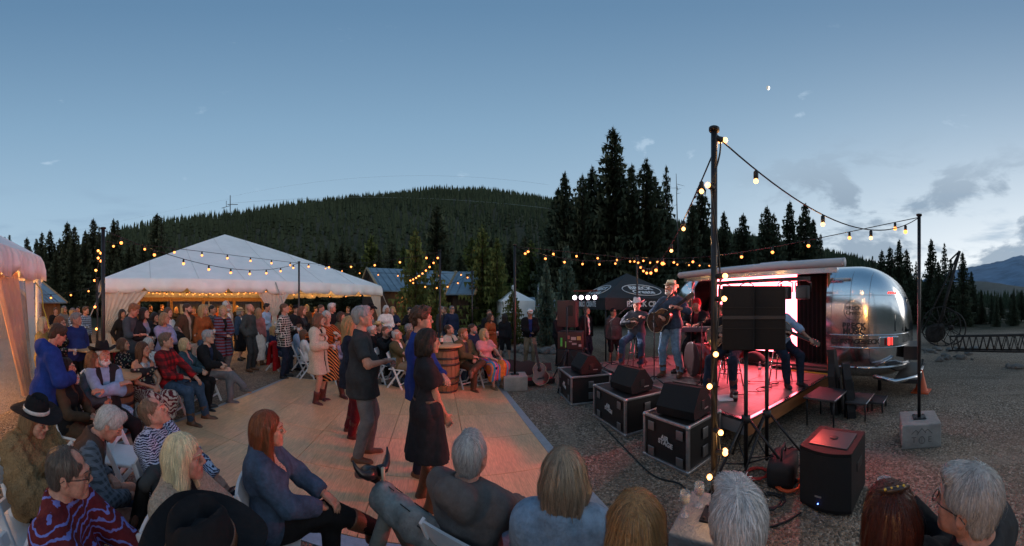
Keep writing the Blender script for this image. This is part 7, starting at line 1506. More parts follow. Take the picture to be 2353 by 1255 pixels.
# --- left seated cluster
person('woman with long dark hair in black puffer vest seated at far left', 162, None, 62, ytop=825, sit=True, H=1.62, fem=True, tone='tan', hair=('verylong', BLK_H), top=T_('brown', 1.0), over=T_('black', 0, open=.03, collar=1, amp=.012, fr=(4, 4, 70)), bottom=PT('brown'), hands=('lap', 'lap'), look=(5, -4, 0), group=SD)
person('smiling brown-haired woman in teal denim jacket with clasped hands', 205, None, 50, ytop=807, sit=True, H=1.64, fem=True, tone='tan', hair=('bob', (.16, .085, .045)), top=T_('white', .3, 'floral', (.08, .1, .3), 40), over=T_('denim_teal', 1.0, open=.05, collar=1), bottom=SK_('lightblue', .30, 'floral', (.1, .12, .35), 40), hands=('clasp', 'clasp'), lean=14, look=(10, -14, 0), smile=.008, group=SD)
person('white-bearded man in black hat and vest sitting with folded arms', 240, None, 22, ytop=780, sit=True, H=1.74, tone='ruddy', hair=('short', WHT), beard=(1.1, (.60, .59, .57)), hat=('cowboy', cloth('black'), None), top=T_('skyshirt', 1.0, collar=1), over=T_('black2', 0, open=.05, hem=-.05), bottom=BKP, hands=('foldu', 'foldl'), smile=.008, legs=[((-.10, -.50, .085), (-.2, -1, .9)), ((.25, -.62, .085), (.2, -1, .9))], group=SD)
person('woman with wavy brown hair in floral kimono behind the barrel table', 289, None, 62, ytop=778, sit=True, H=1.64, fem=True, tone='tan', hair=('bob', (.12, .06, .035)), top=T_('black', 1.0, 'floral', (.55, .42, .32), 26), bottom=DK, hands=('lap', 'lap'), look=(8, -4, 0), group=SD)
I = person('woman in dark floral off-shoulder dress with silver necklace', 332, 4.55, 34, sit=True, H=1.66, fem=True, tone='tan', hair=('long', DBR), top=T_('black2', .28, 'floral', (.55, .42, .34), 16, strap=.385, hem=-.02), bottom=SK_('maroon', .24, 'paisley', (.50, .42, .36), 26), shoes=SH('black'), hands=('lap', 'lap'), look=(25, 0, 0), smile=.008, group=SD)
b = MB()
for k in range(5): b.tube([tuple(I['tp']((.060 + .008 * k) * math.sin(a), -.02 - (.075 + .006 * k) * math.cos(a), .475 - (.035 + .022 * k) * math.cos(a) ** 2 * (1 if math.cos(a) > 0 else .2))) for a in np.linspace(-1.5, 1.5, 15)], .005, 5)
b.build('necklace', mat('silver_bead', (.6, .6, .62), .25, .9), I['root'])['kind'] = 'stuff'
person('grey-haired woman in white cardigan behind the floral dress', 345, 5.35, 40, sit=True, H=1.62, fem=True, hair=('chin', (.45, .44, .42)), top=T_('white', 1.0, 'floral', (.3, .3, .33), 30), bottom=KH, hands=('lap', 'lap'), look=(20, 0, 0), smile=.008, group=SD)
person('man in red and black plaid shirt and jeans holding a phone', 388, 4.85, 60, sit=True, H=1.80, tone='ruddy', hair=('short', (.13, .10, .075)), top=T_('red', 1.0, 'plaid', (.012, .012, .014), 3.2, collar=1), bottom=DEN, shoes=BT('brown', .14), hands=('lap', 'knee'), look=(18, -3, 0), hold={-1: 'phone'}, legs=[((-.16, -.46, .085), (-.3, -1, .9)), ((.16, -.55, .085), (.3, -1, .9))], group=SD)
person('short-haired blond woman in blue denim jacket and black trousers', 431, 5.35, 66, sit=True, H=1.62, fem=True, hair=('chin', (.46, .36, .20)), glasses='wire', top=T_('pink', .3), over=T_('denim_teal', 1.0, open=.04, collar=1), bottom=BKP, hands=('clasp', 'clasp'), look=(10, -3, 0), group=SD)
person('grey-haired man with glasses in black jacket with legs crossed', 474, 5.6, 62, sit=True, H=1.78, hair=('short', (.33, .33, .33)), glasses='wire', top=T_('navy', .3), over=T_('black', 1.0, open=.07, hem=-.12), bottom=PT('grey_pants'), shoes=SH('grey'), hands=('clasp', 'clasp'), lean=8, look=(10, -3, 0), legs=[((.20, -.66, .30), (.3, -.8, 1.2), (.4, -.9, -.35)), ((.10, -.42, .085), (0, -1, .9))], group=SD)
person('balding man in dark jacket seated behind the blond woman', 410, 6.4, 60, sit=True, H=1.78, tone='ruddy', hair=('balding', (.12, .10, .09)), top=T_('grey', .3), over=T_('black', 1.0, open=.05, collar=1), bottom=BKP, hands=('lap', 'lap'), look=(15, 10, 0), group=SD)
# --- standing row before the tent
row = [
 ('curly dark-haired woman in black at the tent curtain', 281, 7.9, 30, dict(H=1.70, fem=True, tone='olive', hair=('shoulder', BLK_H), top=T_('black', 1.0), bottom=BKP, hands=('pocket', 'drink'))),
 ('ginger-haired man in grey shirt looking down with a drink', 302, 6.25, 62, dict(H=1.85, tone='ruddy', hair=('short', GIN), top=T_('greyshirt', .72, collar=1, hem=-.16), bottom=PT('charcoal'), hands=('drink', 'down'), look=(10, 22, 0), hold={-1: 'red'})),
 ('dark-haired woman in black cardigan holding a wine glass', 331, 6.35, 38, dict(H=1.76, fem=True, hair=('shoulder', BLK_H), top=T_('lilac', .3, hem=-.3), over=T_('black2', 1.0, open=.07, hem=-.25), bottom=BKP, hands=('drink', 'down'), hold={-1: 'red'}, look=(25, -8, 0))),
 ('young dark-haired woman in black between two couples', 355, 7.0, 45, dict(H=1.64, fem=True, tone='tan', hair=('long', BLK_H), top=T_('black', 1.0), bottom=BKP, hands=('foldu', 'foldl'))),
 ('smiling woman wrapped in a lavender shawl with folded arms', 377, 6.05, 40, dict(H=1.66, fem=True, tone='tan', hair=('bob', SND), top=T_('lavender', 1.0, loose=.03, hem=-.10, amp=.012), bottom=SK_('lavender', .2, flare=.17), hands=('foldu', 'foldl'), look=(22, 0, 0), hold={-1: 'hat'}, smile=.008)),
 ('woman in white blouse behind the lavender shawl', 386, 7.4, 45, dict(H=1.75, fem=True, hair=('long', BRN), top=T_('white', 1.0), bottom=DEN, hands=('foldu', 'foldl'))),
 ('bearded man in brown coat with pale sherpa collar', 429, 7.4, 48, dict(H=1.85, hair=('crew', DBR), beard=(.9, DBR), top=T_('beige', .3), over=T_('brown', 1.0, open=.05, collar=1, hem=-.12, loose=.016), bottom=PT('tan'), hands=('pocket', 'clasp'), look=(25, 0, 0))),
 ('long-haired blond woman in rust jacket and jeans', 466, 7.45, 40, dict(H=1.82, fem=True, hair=('long', BLD), top=T_('rust', 1.0, collar=1, hem=-.12, loose=.012), bottom=DEN, hands=('down', 'drink'), hold={1: 'wine'}, look=(30, 0, 0))),
 ('short-haired man in checked shirt behind the rust jacket', 487, 8.6, 62, dict(H=1.80, tone='tan', hair=('crew', BLK_H), top=T_('grey', 1.0, 'plaid', (.03, .03, .04), 4), bottom=DEN, hands=('down', 'down'))),
 ('tall white-haired man in beige vest at the back of the row', 520, 8.2, 55, dict(H=1.92, tone='ruddy', hair=('balding', WHT), beard=(.8, WHT), top=T_('white', 1.0), over=T_('beige', 0, open=.05), bottom=PT('denim'), shoes=SH('brown'), hands=('down', 'down'))),
 ('laughing woman with long blond hair in striped plaid coat', 512, 7.55, 32, dict(H=1.80, fem=True, hair=('long', (.46, .30, .14)), top=T_('black', .3), over=T_('maroon', 1.0, 'hstripe', (.10, .11, .18), 4.5, open=.05, hem=-.42, loose=.014), bottom=PT('grey'), hands=('clasp', 'clasp'), look=(-30, 6, 0), smile=.009)),
 ('woman in straw hat and denim jacket with black skirt', 551, 9.9, 62, dict(H=1.70, fem=True, hair=('chin', GRY), hat=('straw', mat('straw', (.52, .38, .18), .8, noise=(40, .2), bump=(70, .6)), cloth('brown_leather')), top=T_('white', .3), over=T_('denim', 1.0, open=.04, collar=1), bottom=SK_('black', .30, flare=.20), hands=('down', 'clasp'), look=(15, 5, 0))),
 ('bald man in charcoal jacket standing apart with hands in pockets', 574, 8.3, 58, dict(H=1.84, tone='ruddy', hair=('none', BRN), beard=(.7, GIN), top=T_('charcoal2', 1.0, collar=1, hem=-.12, loose=.012), bottom=PT('charcoal'), shoes=SH('brown'), hands=('pocket', 'pocket'), look=(20, -4, 0))),
 ('blond woman in dusty pink jacket turned away behind the bald man', 594, 9.1, 150, dict(H=1.72, fem=True, hair=('shoulder', SND), top=T_('dustyrose', 1.0, hem=-.12), bottom=SK_('white', .15, flare=.2), shoes=BT('brown', .2), hands=('down', 'down'))),
 ('dark-haired man in pale blue shirt and jeans by the tent leg', 612, 10.2, 62, dict(H=1.86, tone='tan', hair=('short', BLK_H), top=T_('lightblue', .9, collar=1, hem=-.06), bottom=DEN, hands=('drink', 'down'), look=(15, 0, 0), hold={-1: 'wine'})),
 ('short-haired man in black and white patterned shirt and jeans', 653, 7.5, 72, dict(H=1.85, tone='ruddy', hair=('crew', BRN), top=T_('black', .95, 'check', (.55, .52, .48), 6, collar=1, hem=-.20), bottom=PT('denim_dark'), shoes=SH('black'), hands=('pocket', 'drink'), look=(6, -4, 0), hold={1: 'wine'}, smile=.008)),
 ('man in dark brimmed hat standing behind the patterned shirt', 680, 10.2, 30, dict(H=1.78, tone='ruddy', hair=('short', BRN), hat=('fedora', cloth('black'), None), top=T_('black2', 1.0), bottom=BKP, hands=('down', 'down'))),
 ('long brown-haired woman in dark grey tee and jeans', 693, 8.4, 52, dict(H=1.78, fem=True, hair=('verylong', (.15, .07, .04)), top=T_('charcoal', .3), over=T_('black', 1.0, open=.10), bottom=DEN, hands=('pocket', 'down'), look=(20, 0, 0), smile=.008)),
 ('white-haired man in black zip pullover behind the hugging women', 762, 8.8, 60, dict(H=1.85, tone='ruddy', hair=('curly', WHT), top=T_('black', 1.0, collar=1), bottom=DEN, hands=('clasp', 'drink'), hold={1: 'can'})),
 ('man in white shirt half hidden behind the white-haired man', 737, 9.5, 60, dict(H=1.82, tone='ruddy', hair=('crew', BRN), top=T_('lightblue', 1.0), bottom=DEN, hands=('down', 'down'))),
 ('brown-haired woman in olive jacket left of the laughing man', 783, 7.6, 60, dict(H=1.64, fem=True, tone='tan', hair=('shoulder', DBR), top=T_('black', .3), over=T_('olive', 1.0, open=.06), bottom=BKP, hands=('drink', 'down'), hold={-1: 'wine'})),
 ('man in black cowboy hat and grey plaid shirt at the tent corner', 849, 8.9, 75, dict(H=1.80, tone='ruddy', hair=('short', BRN), hat=('cowboy', cloth('black'), None), top=T_('grey', 1.0, 'plaid', (.35, .34, .33), 3), bottom=DEN, hands=('down', 'clasp'), look=(-10, 14, 0))),
 ('white-haired woman in white shirt texting right of the tent', 887, 9.9, 15, dict(H=1.80, fem=True, tone='tan', hair=('chin', WHT), top=T_('white', 1.0, collar=1), bottom=DEN, hands=('drink', 'clasp'), look=(10, 6, 0))),
 ('fair-haired woman in navy top beside the white shirt', 902, 10.1, -20, dict(H=1.76, fem=True, hair=('chin', BLD), top=T_('navy', .4), bottom=DEN, hands=('clasp', 'drink'))),
 ('dark-haired woman in black jacket standing near the cabin lamp', 941, 11.0, 20, dict(H=1.72, fem=True, hair=('short', BLK_H), top=T_('black', 1.0), bottom=BKP, hands=('drink', 'down'), hold={-1: 'can'})),
 ('distant man in dark top left of the thin lamp pole', 962, 12.5, 0, dict(H=1.72, hair=('short', BRN), top=T_('black2', 1.0), bottom=BKP, hands=('down', 'down'))),
 ('man in pale cap and dark jacket behind the thin lamp pole', 1014, 10.6, 60, dict(H=1.77, hair=('short', GRY), hat=('cap', cloth('grey'), None), top=T_('charcoal', 1.0), bottom=DEN, hands=('down', 'pocket'))),
 ('short-haired man in blue jacket right of the thin lamp pole', 1022, 11.0, -60, dict(H=1.75, hair=('crew', BRN), top=T_('navy', 1.0), bottom=DEN, hands=('down', 'down'))),
 ('man in grey cap and navy jacket standing by the cabin corner', 1038, 10.6, 30, dict(H=1.78, tone='ruddy', hair=('short', GRY), hat=('cap', cloth('grey'), None), top=T_('navy', 1.0, collar=1), bottom=DEN, hands=('pocket', 'down'), hold={1: 'can'})),
 ('dark-haired woman in rust dress standing with a drink', 1127, 8.7, 48, dict(H=1.56, fem=True, tone='tan', hair=('shoulder', DBR), top=T_('rust', 1.0, vneck=.6), bottom=SK_('rust', .55, flare=.2), hands=('drink', 'down'), hold={-1: 'can'}, look=(15, -5, 0))),
 ('man in dark shirt hidden behind the rust dress', 1124, 9.8, 10, dict(H=1.66, tone='ruddy', hair=('crew', BRN), top=T_('black2', 1.0), bottom=BKP, hands=('down', 'down'))),
 ('person in black shorts and hoodie walking away toward the white tent', 1160, 9.3, 155, dict(H=1.55, fem=True, hair=('shoulder', BLK_H), top=T_('black2', 1.0), bottom=dict(kind='shorts', m=cloth('black2')), shoes=SH('white'), hands=('down', 'down'), legs=[((-.12, -.12, .085), (0, -1, 0)), ((.14, .16, .10), (0, -1, 0))])),
 ('man in white cap and black jacket over a blue shirt', 1217, 9.0, 15, dict(H=1.70, tone='ruddy', hair=('short', BRN), hat=('cap', cloth('white'), None), top=T_('blue', 1.0), over=T_('black', 1.0, open=.06, collar=1, hem=-.12), bottom=KH, hands=('clasp', 'clasp'), look=(0, 14, 0))),
]
for lab, px, d, fc_, kw in row: person(lab, px, d, fc_, group=SG, **kw)
# --- seated right of the dance floor's far edge
seat_r = [
 ('white-haired man with glasses seated in black behind the laughing man', 860, 7.7, 62, dict(H=1.70, hair=('short', WHT), glasses='dark', top=T_('black', 1.0, collar=1), bottom=BKP, hands=('lap', 'lap'))),
 ('person in a yellow straw cowboy hat seated behind the others', 873, 8.6, 50, dict(H=1.72, tone='ruddy', hair=('short', BRN), hat=('cowboy', mat('straw', (.52, .38, .18), .8), cloth('brown_leather')), top=T_('black', 1.0), bottom=DEN, hands=('lap', 'lap'))),
 ('person in dark jacket and jeans holding a black hat on the lap', 889, 7.0, 42, dict(H=1.74, tone='ruddy', hair=('crew', BRN), top=T_('black', 1.0), bottom=DEN, shoes=BT('black', .3), hands=('chest', 'lap'), hold={-1: 'hat'})),
 ('woman with long grey hair seated in a dark coat', 897, 7.9, 55, dict(H=1.66, fem=True, hair=('long', GRY), top=T_('black2', 1.0), bottom=BKP, hands=('lap', 'lap'))),
 ('bald man with glasses in olive jacket on a white chair', 917, 6.55, 62, dict(H=1.70, tone='ruddy', hair=('fringe', WHT), glasses='wire', top=T_('white', .3), over=T_('olive', 1.0, open=.05, collar=1), bottom=KH, hands=('foldu', 'foldl'), smile=.008, look=(10, -5, 0))),
 ('grey curly-haired person seated behind the olive jacket', 944, 7.9, 60, dict(H=1.72, hair=('curly', GRY), top=T_('charcoal', 1.0), bottom=BKP, hands=('lap', 'lap'))),
 ('woman with long brown hair and bare shoulders behind the blue shirt', 948, 7.2, 65, dict(H=1.60, fem=True, hair=('long', (.16, .075, .04)), top=T_('beige', .2), bottom=DEN, hands=('lap', 'lap'))),
 ('man in cream shirt jacket seated right of the barrel', 1037, 7.2, 55, dict(H=1.78, tone='tan', hair=('balding', DBR), top=T_('black', .3), over=T_('cream', 1.0, open=.03, collar=1), bottom=DEN, hands=('lap', 'lap'), look=(10, -6, 0))),
 ('bearded man in olive overshirt and brown trousers with crossed legs', 1068, 6.6, 42, dict(H=1.72, tone='ruddy', hair=('short', GIN), beard=(1.15, GIN), top=T_('charcoal', .3), over=T_('olive', 1.0, open=.05, collar=1), bottom=PT('brown', wide=.012), shoes=BT('brown', .16), hands=('clasp', 'lap'), look=(18, -2, 0), legs=[((-.12, -.40, .085), (-.1, -1, .9)), ((-.28, -.50, .46), (.9, -.9, .5), (-.6, -.6, -.2))])),
 ('grey-bearded man in dark navy shirt seated at the back', 1090, 7.5, 55, dict(H=1.78, tone='ruddy', hair=('crew', DBR), beard=(.9, GRY), top=T_('navy', 1.0), bottom=BKP, hands=('lap', 'lap'), look=(15, -4, 0))),
 ('blond woman in pink ruffled top and bright striped skirt', 1117, 6.75, 38, dict(H=1.70, fem=True, tone='fair', hair=('shoulder', (.48, .32, .15)), top=T_('pink', .34, loose=.02), bottom=SK_('orange', .22, 'vstripe', (.22, .10, .42), 3.2), shoes=SH('tan'), hands=('lap', 'knee'), look=(20, -10, 0), smile=.009)),
]
for lab, px, d, fc_, kw in seat_r: person(lab, px, d, fc_, sit=True, group=SD, **kw)
seat_l = [('man in light jacket seated on a chair behind the patterned shirt', 690, 8.2, 70, dict(H=1.7, hair=('short', BRN), top=T_('steel', 1.0), bottom=KH, shoes=SH('grey'), hands=('lap', 'lap'))), ('person in navy top seated with a red coat over the chair', 632, 8.4, 70, dict(H=1.62, fem=True, hair=('long', BLD), top=T_('navy', 1.0), bottom=DEN, hands=('lap', 'lap'))), ('person in pale pink top seated behind the cream cardigan', 703, 7.4, 100, dict(H=1.6, fem=True, hair=('shoulder', BRN), top=T_('white', 1.0), bottom=BKP, hands=('lap', 'lap'))), ('seated guest in purple sweater right of the striped dress', 770, 6.9, 60, dict(H=1.62, fem=True, hair=('short', BRN), top=T_('lilac', 1.0), bottom=DEN, hands=('lap', 'lap')))]
for lab, px, d, fc_, kw in seat_l: person(lab, px, d, fc_, sit=True, group=SD, **kw)
# --- inside the tent and far left, far away
far = [(128, 11.5, 'black', 'man in black far off beside the left cabin'), (167, 9.6, 'W', 'man in cap and blue checked shirt far behind the blue jacket'), (180, 12.5, 'black2', 'distant figure behind the two checked shirts'), (196, 9.2, 'W', 'man in a second checked shirt near the tent leg'), (147, 11, 'grey', 'man in white hat and grey top by the far left cabin'),
       (345, 14, 'black', 'dark figure deep inside the tent at the left'), (372, 16, 'navy', 'figure in navy at the tent bar'), (405, 14.5, 'black2', 'shadowy guest by the tent post'), (446, 13, 'rust', 'figure in rust brown inside the tent'), (503, 14, 'orange', 'guest lit orange in the middle of the tent'), (545, 15, 'black', 'dark guest under the right tent lights'), (630, 14, 'maroon', 'figure in dark red right of the tent leg'), (668, 15, 'black', 'dark figure in the right half of the tent'), (705, 13.5, 'brown', 'guest in brown inside the right of the tent'), (725, 14.5, 'orange', 'guest in orange far inside the tent'), (800, 14, 'charcoal', 'dim figure at the far right of the tent'), (820, 12.5, 'black2', 'guest in black under the tent corner')]
for i, (px, d, c, lab) in enumerate(far): person(lab, px, d, rnd.uniform(-60, 80), H=1.70 + .02 * (i % 7), fem=i % 3 == 1, tone='ruddy', hair=(('short', 'shoulder', 'crew')[i % 3], (BRN, BLD, BLK_H)[i % 3]), hat=('cap', cloth('grey'), None) if i in (1, 4) else None, top=T_('lightblue', 1.0, 'check', (.03, .04, .06), 5) if c == 'W' else T_(c, 1.0), bottom=BKP, hands=('drink', 'down') if i % 2 else ('clasp', 'clasp'), group='distant guests in and around the tents')
# --- foreground backs and profiles
FG = 'people seated in the foreground'
person('man with glasses in purple and blue patterned fleece at lower left', 165, None, 72, ytop=1036, sit=True, slump=.04, H=1.56, girth=1.12, tone='ruddy', hair=('balding', (.115, .09, .075)), glasses='dark', top=T_('maroon', 1.0, 'aztec', (.17, .20, .55), 26, collar=1, loose=.014, amp=.007), bottom=DK, hands=('knee', 'knee'), look=(8, 4, 0), group=FG)
person('white-haired man in brown vest and plaid shirt laughing downward', 172, None, 80, ytop=936, sit=True, slump=.03, H=1.56, tone='ruddy', hair=('short', WHT), top=T_('greyshirt', 1.0, 'plaid', (.16, .18, .22), 9, collar=1), over=T_('brown_vest', 0, open=.04, collar=1), bottom=DEN, shoes=BT('brown', .14), hands=('knee', 'lap'), lean=26, look=(0, 12, 0), smile=.010, group=FG)
person('woman in black hat and tan fur coat looking down at far left', 82, None, 50, ytop=903, sit=True, slump=.04, H=1.56, fem=True, hair=('long', SND), hat=('wide', cloth('black'), cloth('white_leather')), top=T_('fur', 1.0, loose=.035, off=.02, amp=.014, fr=(60, 60, 60), collar=1), bottom=BKP, hands=('lap', 'lap'), look=(0, 20, 0), group=FG)
person('balding man in blue paisley shirt leaning back by the dance floor', 388, None, 60, ytop=921, sit=True, slump=.04, H=1.56, girth=1.1, tone='ruddy', hair=('balding', (.20, .13, .085)), top=T_('navy', 1.0, 'paisley', (.46, .52, .68), 60, collar=1, hem=-.16), bottom=DK, hands=('lap', 'knee'), lean=-8, look=(14, -18, 0), hold={1: 'phone'}, smile=.006, group=FG)
person('platinum blond woman in beige cardigan smiling toward the stage', 432, None, 66, ytop=1004, sit=True, slump=.04, H=1.56, fem=True, tone='ruddy', hair=('shoulder', (.80, .68, .43)), top=T_('black', .3), over=T_('beige', 1.0, open=.07, loose=.014, amp=.008), bottom=BKP, hands=('lap', 'clasp'), look=(8, 0, 0), smile=.006, group=FG)
person('red-haired woman in blue denim jacket and cowboy boots with crossed legs', 622, None, 80, ytop=948, sit=True, slump=.04, H=1.56, fem=True, tone='tan', hair=('long', RED_H), top=T_('beige', .3, 'speckle', (.05, .05, .05), 60), over=T_('denim', 1.0, open=.05, collar=1, hem=-.10), bottom=PT('black', wide=.0), shoes=BT('brown', .24), hands=(((.02, -.33, .66), (1, .8, 0), .5), ((.06, -.36, .70), (1, .7, 0), .5)), look=(8, 2, 0), legs=[((.16, -.74, .36), (.25, -.9, 1.1), (.5, -.85, .25)), ((.06, -.40, .085), (0, -1, .9))], group=FG)
person('person in big black cowboy hat at the bottom edge', 496, None, 120, ytop=1136, sit=True, slump=.04, H=1.65, hair=('short', DBR), hat=('cowboy', cloth('black'), cloth('brown_leather')), top=T_('black2', 1.0, collar=1), bottom=BKP, hands=('lap', 'lap'), group=FG)
person('grey-haired man in dark hoodie seen from behind on a white chair', 1086, None, 148, ytop=998, sit=True, slump=.05, H=1.58, hair=('short', (.42, .42, .42)), tone='ruddy', top=T_('hoodie', 1.0, hood=1, collar=1, loose=.016, amp=.010), bottom=PT('denim_light'), hands=('knee', 'lap'), look=(6, 0, 0), legs=[((-.16, -.45, .085), (0, -1, .9)), ((-.24, -.52, .50), (.9, -.9, .5), (-.7, -.6, .1))], group=FG)
person('woman with streaked grey-blond hair in pale denim shirt from behind', 1298, None, 172, ytop=1028, sit=True, slump=.04, H=1.63, fem=True, hair=('bob', (.30, .235, .165)), top=T_('denim_light', 1.0, collar=1, loose=.016), bottom=DK, hands=('lap', 'lap'), group=FG)
person('woman with long golden hair seen from behind at the bottom edge', 1462, None, 178, ytop=1126, sit=True, slump=.04, H=1.63, fem=True, hair=('long', (.36, .19, .075)), top=T_('maroon', 1.0, 'floral', (.4, .3, .28), 30), bottom=DK, hands=('lap', 'lap'), group=FG)
person('white-haired man seen from behind beside the concrete footing', 1694, None, 186, ytop=1108, sit=True, slump=.04, H=1.71, hair=('short', (.62, .58, .56)), tone='ruddy', top=T_('rust', 1.0, collar=1), bottom=DK, hands=('lap', 'lap'), group=FG)
I = person('woman with dark red hair and a jewelled clip holding a wine glass', 2036, None, 202, ytop=1106, sit=True, slump=.04, H=1.63, fem=True, tone='ruddy', hair=('long', (.085, .022, .013)), top=T_('black', 1.0), bottom=BKP, hands=(((.20, -.22, 1.0), (1, .2, -1), .9), 'lap'), hold={-1: 'wine'}, look=(12, 0, 0), group=FG)
b = MB(); b.tube([(.055, .02, .135), (.03, .045, .143), (-.01, .06, .142), (-.05, .055, .132)], [.006, .011, .011, .006], 8); cl = b.build('hair_clip', mat('clip_dark', (.05, .03, .02), .3), I['root']); cl.matrix_local = I['HM']
for k in range(4): MB().ball((.045 - .022 * k, .042 + .006 * k, .150), .0055, 6).build('jewel', mat('clip_jewel', (.7, .42, .05), .15), cl)
person('white-haired man with glasses and dark jacket in profile at lower right', 2208, None, 246, ytop=1073, sit=True, slump=.04, H=1.71, tone='ruddy', hair=('short', (.50, .49, .47)), glasses='dark', top=T_('charcoal', 1.0, collar=1, loose=.02, off=.006), bottom=BKP, hands=('lap', 'lap'), look=(0, -2, 0), group=FG)
# --- the band
BD = 'musicians on the stage'
I = person('singer in straw hat and denim shirt playing a sunburst guitar', 1541, 5.72, -24, H=1.80, z0=.449, tone='ruddy', girth=1.05, hair=('short', WHT), beard=(.8, WHT), hat=('fedora', mat('straw_green', (.70, .66, .46), .8, bump=(70, .5)), cloth('tan_leather')), top=T_('denim', .80, collar=1, hem=-.10), bottom=PT('denim_light'), shoes=BT('brown', .16), hands=(((.10, -.24, 1.10), (1, .3, -.2), .8), ((.24, -.30, 1.27), (1, .2, -.7), 1.0)), look=(-18, -4, 0), group=BD, legs=[((-.14, -.03, .085), (0, -1, 0)), ((.17, .05, .085), (0, -1, 0))])
held_guitar(I, 'sunburst acoustic guitar held by the singer in the straw hat', (-.10, -.20, 1.05), (.35, -.22, 1.36), (.05, -1, .12), 1.02); b = MB(); b.tube([tuple(I['tp'](-.08, -.13, .20)), tuple(I['tp'](.04, -.135, .34)), tuple(I['tp'](.11, -.02, .47)), tuple(I['tp'](.10, .12, .42)), tuple(I['tp'](-.05, .14, .2))], .012, 6); b.build('guitar_strap', cloth('black_leather'), I['root'])
I = person('mandolin player in white cowboy hat seated on a bar stool', 1463, 6.85, -8, H=1.74, z0=.449, sit=True, seat=.62, chair=False, hair=('short', BRN), tone='ruddy', hat=('cowboy', cloth('white'), None), top=T_('greyshirt', 1.0, collar=1), bottom=PT('denim'), shoes=BT('maroon', .2), hands=(((.08, -.22, .98), (1, .3, -.3), .8), ((.20, -.28, 1.08), (1, .2, -.7), 1.0)), look=(0, 12, 0), group=BD, legs=[((-.26, -.42, .12), (-.5, -1, .9)), ((.14, -.34, .085), (.2, -1, .9))])
held_guitar(I, 'small pale mandolin held by the seated man in white hat', (-.06, -.20, .96), (.30, -.24, 1.12), (.05, -1, .15), .62, body=(.30, .22, .2), dark=(.12, .06, .05)); stool('black bar stool under the mandolin player', gp(1463, 6.85, .449), 0, .62)
person('bearded keyboard player in red beanie and dark jacket', 1600, 6.55, -12, H=1.74, z0=.449, sit=True, seat=.62, chair=False, tone='ruddy', hair=('short', GIN), beard=(1.2, GIN), hat=('beanie', cloth('red'), None), top=T_('maroon', .3), over=T_('black', 1.0, open=.05), bottom=BKP, hands=(((.12, -.36, .95), (1, .4, -.4), .5), ((.12, -.36, .95), (1, .4, -.4), .5)), look=(0, 8, 0), group=BD); stool('stool under the keyboard player', gp(1600, 6.55, .449), 0, .62)
I = person('seated guitarist behind the near pole and speakers', 1678, 5.0, -20, H=1.76, z0=.449, sit=True, seat=.55, chair=False, tone='ruddy', hair=('short', BLK_H), top=T_('black', 1.0), bottom=PT('denim_dark'), shoes=BT('maroon', .16), hands=(((.08, -.24, .86), (1, .3, -.3), .8), ((.28, -.30, 1.0), (1, .2, -.7), 1.0)), group=BD, legs=[((-.20, -.50, .085), (-.2, -1, .9)), ((.20, -.40, .085), (.2, -1, .9))])
held_guitar(I, 'dark electric guitar on the lap of the hidden guitarist', (-.08, -.20, .86), (.36, -.26, 1.02), (.05, -1, .2), .9, body=(.16, .05, .03)); stool('stool under the seated guitarist', gp(1678, 5.0, .449), .3, .57)
I = person('bass player in pale blue shirt half hidden by the speakers', 1794, 5.35, 30, H=1.74, z0=.449, sit=True, seat=.60, chair=False, tone='tan', hair=('short', BLK_H), top=T_('lightblue', .72, collar=1), bottom=PT('denim_dark'), hands=(((.10, -.26, .90), (1, .3, -.3), .8), ((.36, -.34, .78), (1, .2, -.5), 1.0)), look=(-20, 8, 0), group=BD)
held_guitar(I, 'brown electric bass slanting down from the bass player', (-.14, -.20, .95), (.34, -.32, .74), (.05, -1, .2), 1.0, body=(.28, .10, .05)); stool('stool under the bass player', gp(1794, 5.35, .449), .3, .62)
person('drummer behind the bass drum at the back of the stage', 1650, 6.25, -40, H=1.74, z0=.449, sit=True, seat=.50, chair=False, tone='ruddy', hair=('short', BRN), top=T_('black2', .4), bottom=BKP, hands=('high', 'drink'), group=BD); stool('drum throne behind the bass drum', gp(1650, 6.25, .449), 0, .5)
person('man in dark jacket standing behind the light stand', 1347, 9.0, 50, H=1.76, tone='ruddy', hair=('crew', BRN), top=T_('white', .3), over=T_('black', 1.0, open=.05, collar=1), bottom=PT('denim_dark'), hands=('pocket', 'down'), group='crew standing beside the stage')
person('person in black leaning over the rack left of the speaker', 1282, 9.0, 60, H=1.62, tone='ruddy', hair=('short', BLK_H), top=T_('black2', 1.0), bottom=BKP, hands=('clasp', 'clasp'), look=(0, 16, 0), group='crew standing beside the stage')
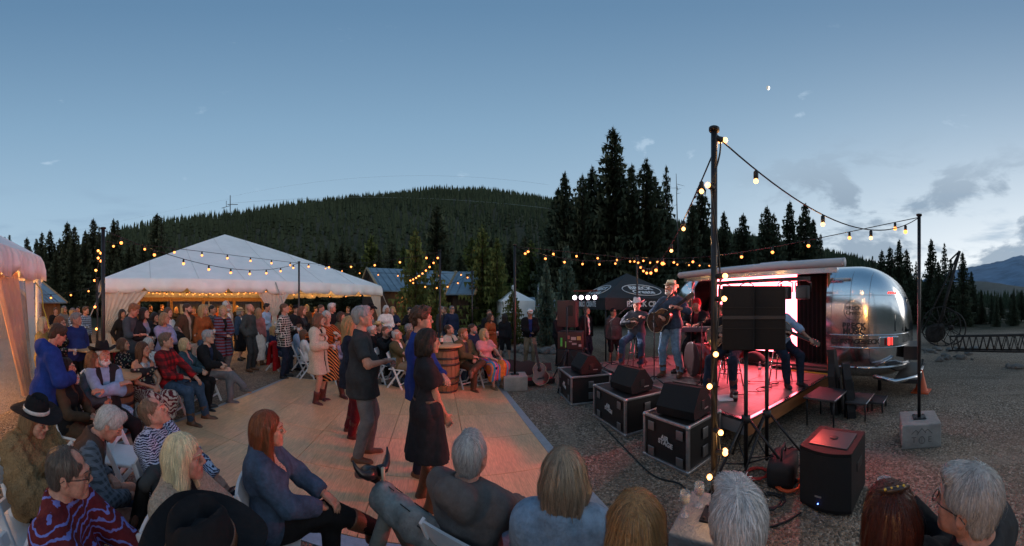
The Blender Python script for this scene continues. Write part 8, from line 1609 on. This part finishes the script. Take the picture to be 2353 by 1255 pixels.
person('person in grey hoodie shorts and cap beside the mandolin player', 1409, 8.9, 30, H=1.72, girth=1.15, tone='tan', hair=('short', BLK_H), hat=('cap', cloth('black'), None), top=T_('charcoal2', 1.0, hood=1, hem=-.14), bottom=dict(kind='shorts', m=cloth('black')), shoes=SH('grey'), hands=('down', 'down'), group='crew standing beside the stage')
# --- empty chairs
for px, d, rz, lab in ((283, 2.75, 75, 'white folding chair standing empty at the left corner of the dance floor'), (16, 1.75, 60, 'white folding chair empty at the left picture edge'), (10, 1.42, 66, 'white folding chair cut off at the left edge lower down'), (30, 1.12, 70, 'white folding chair at the lower left corner'), (248, 5.0, 40, 'white folding chair empty behind the black-hatted man'), (228, 4.6, 60, 'white folding chair beside the barrel table'), (255, 7.3, 70, 'white folding chair empty by the tent curtain'), (985, 7.0, 50, 'white folding chair empty behind the curly-haired man')):
    th = (px - CX) / F; a = R(rz); fd = Vector((-math.sin(th) * math.cos(a) + math.cos(th) * math.sin(a), -math.cos(th) * math.cos(a) - math.sin(th) * math.sin(a))); folding_chair(gp(px, d), math.atan2(fd.x, -fd.y), lab)
# --- coats thrown over chairs
def coat(label, px, d, z, c, rz, w=.46, h=.5):
    o = thing('coat', label, 'coat', gp(px, d, 0), -(px - CX) / F + R(rz)); drape('cloth_front', [(-w / 2, -.05, z), (w / 2, -.05, z)], [(-w / 2 - .03, -.10, z - h), (w / 2 + .05, -.09, z - h)], cloth(c), o, 2.5, .03, 24, 8); drape('cloth_back', [(-w / 2, .05, z), (w / 2, .05, z)], [(-w / 2 - .02, .09, z - h * .8), (w / 2 + .02, .09, z - h * .8)], cloth(c), o, 2, .03, 24, 8); MB().tube([(-w / 2, 0, z - .012), (-w / 6, 0, z + .004), (w / 5, 0, z), (w / 2, 0, z - .02)], [.04, .055, .052, .036], 10).build('fold', cloth(c), o)
coat('grey jacket hung over the chair of the man in paisley', 362, 1.98, .72, 'charcoal2', 62, .36, .42); coat('dark blue jacket over the chair of the pale denim woman', 1300, 1.06, .74, 'navy', 180, .42); coat('red coat hung on a chair behind the patterned shirt', 628, 8.1, .78, 'red', 70, .5, .7); coat('pale scarf hung over a chair back by the standing row', 443, 6.6, .9, 'beige', 60, .3, .6); coat('red jacket on a chair by the tent curtain', 262, 7.1, .8, 'red', 60, .4, .45)
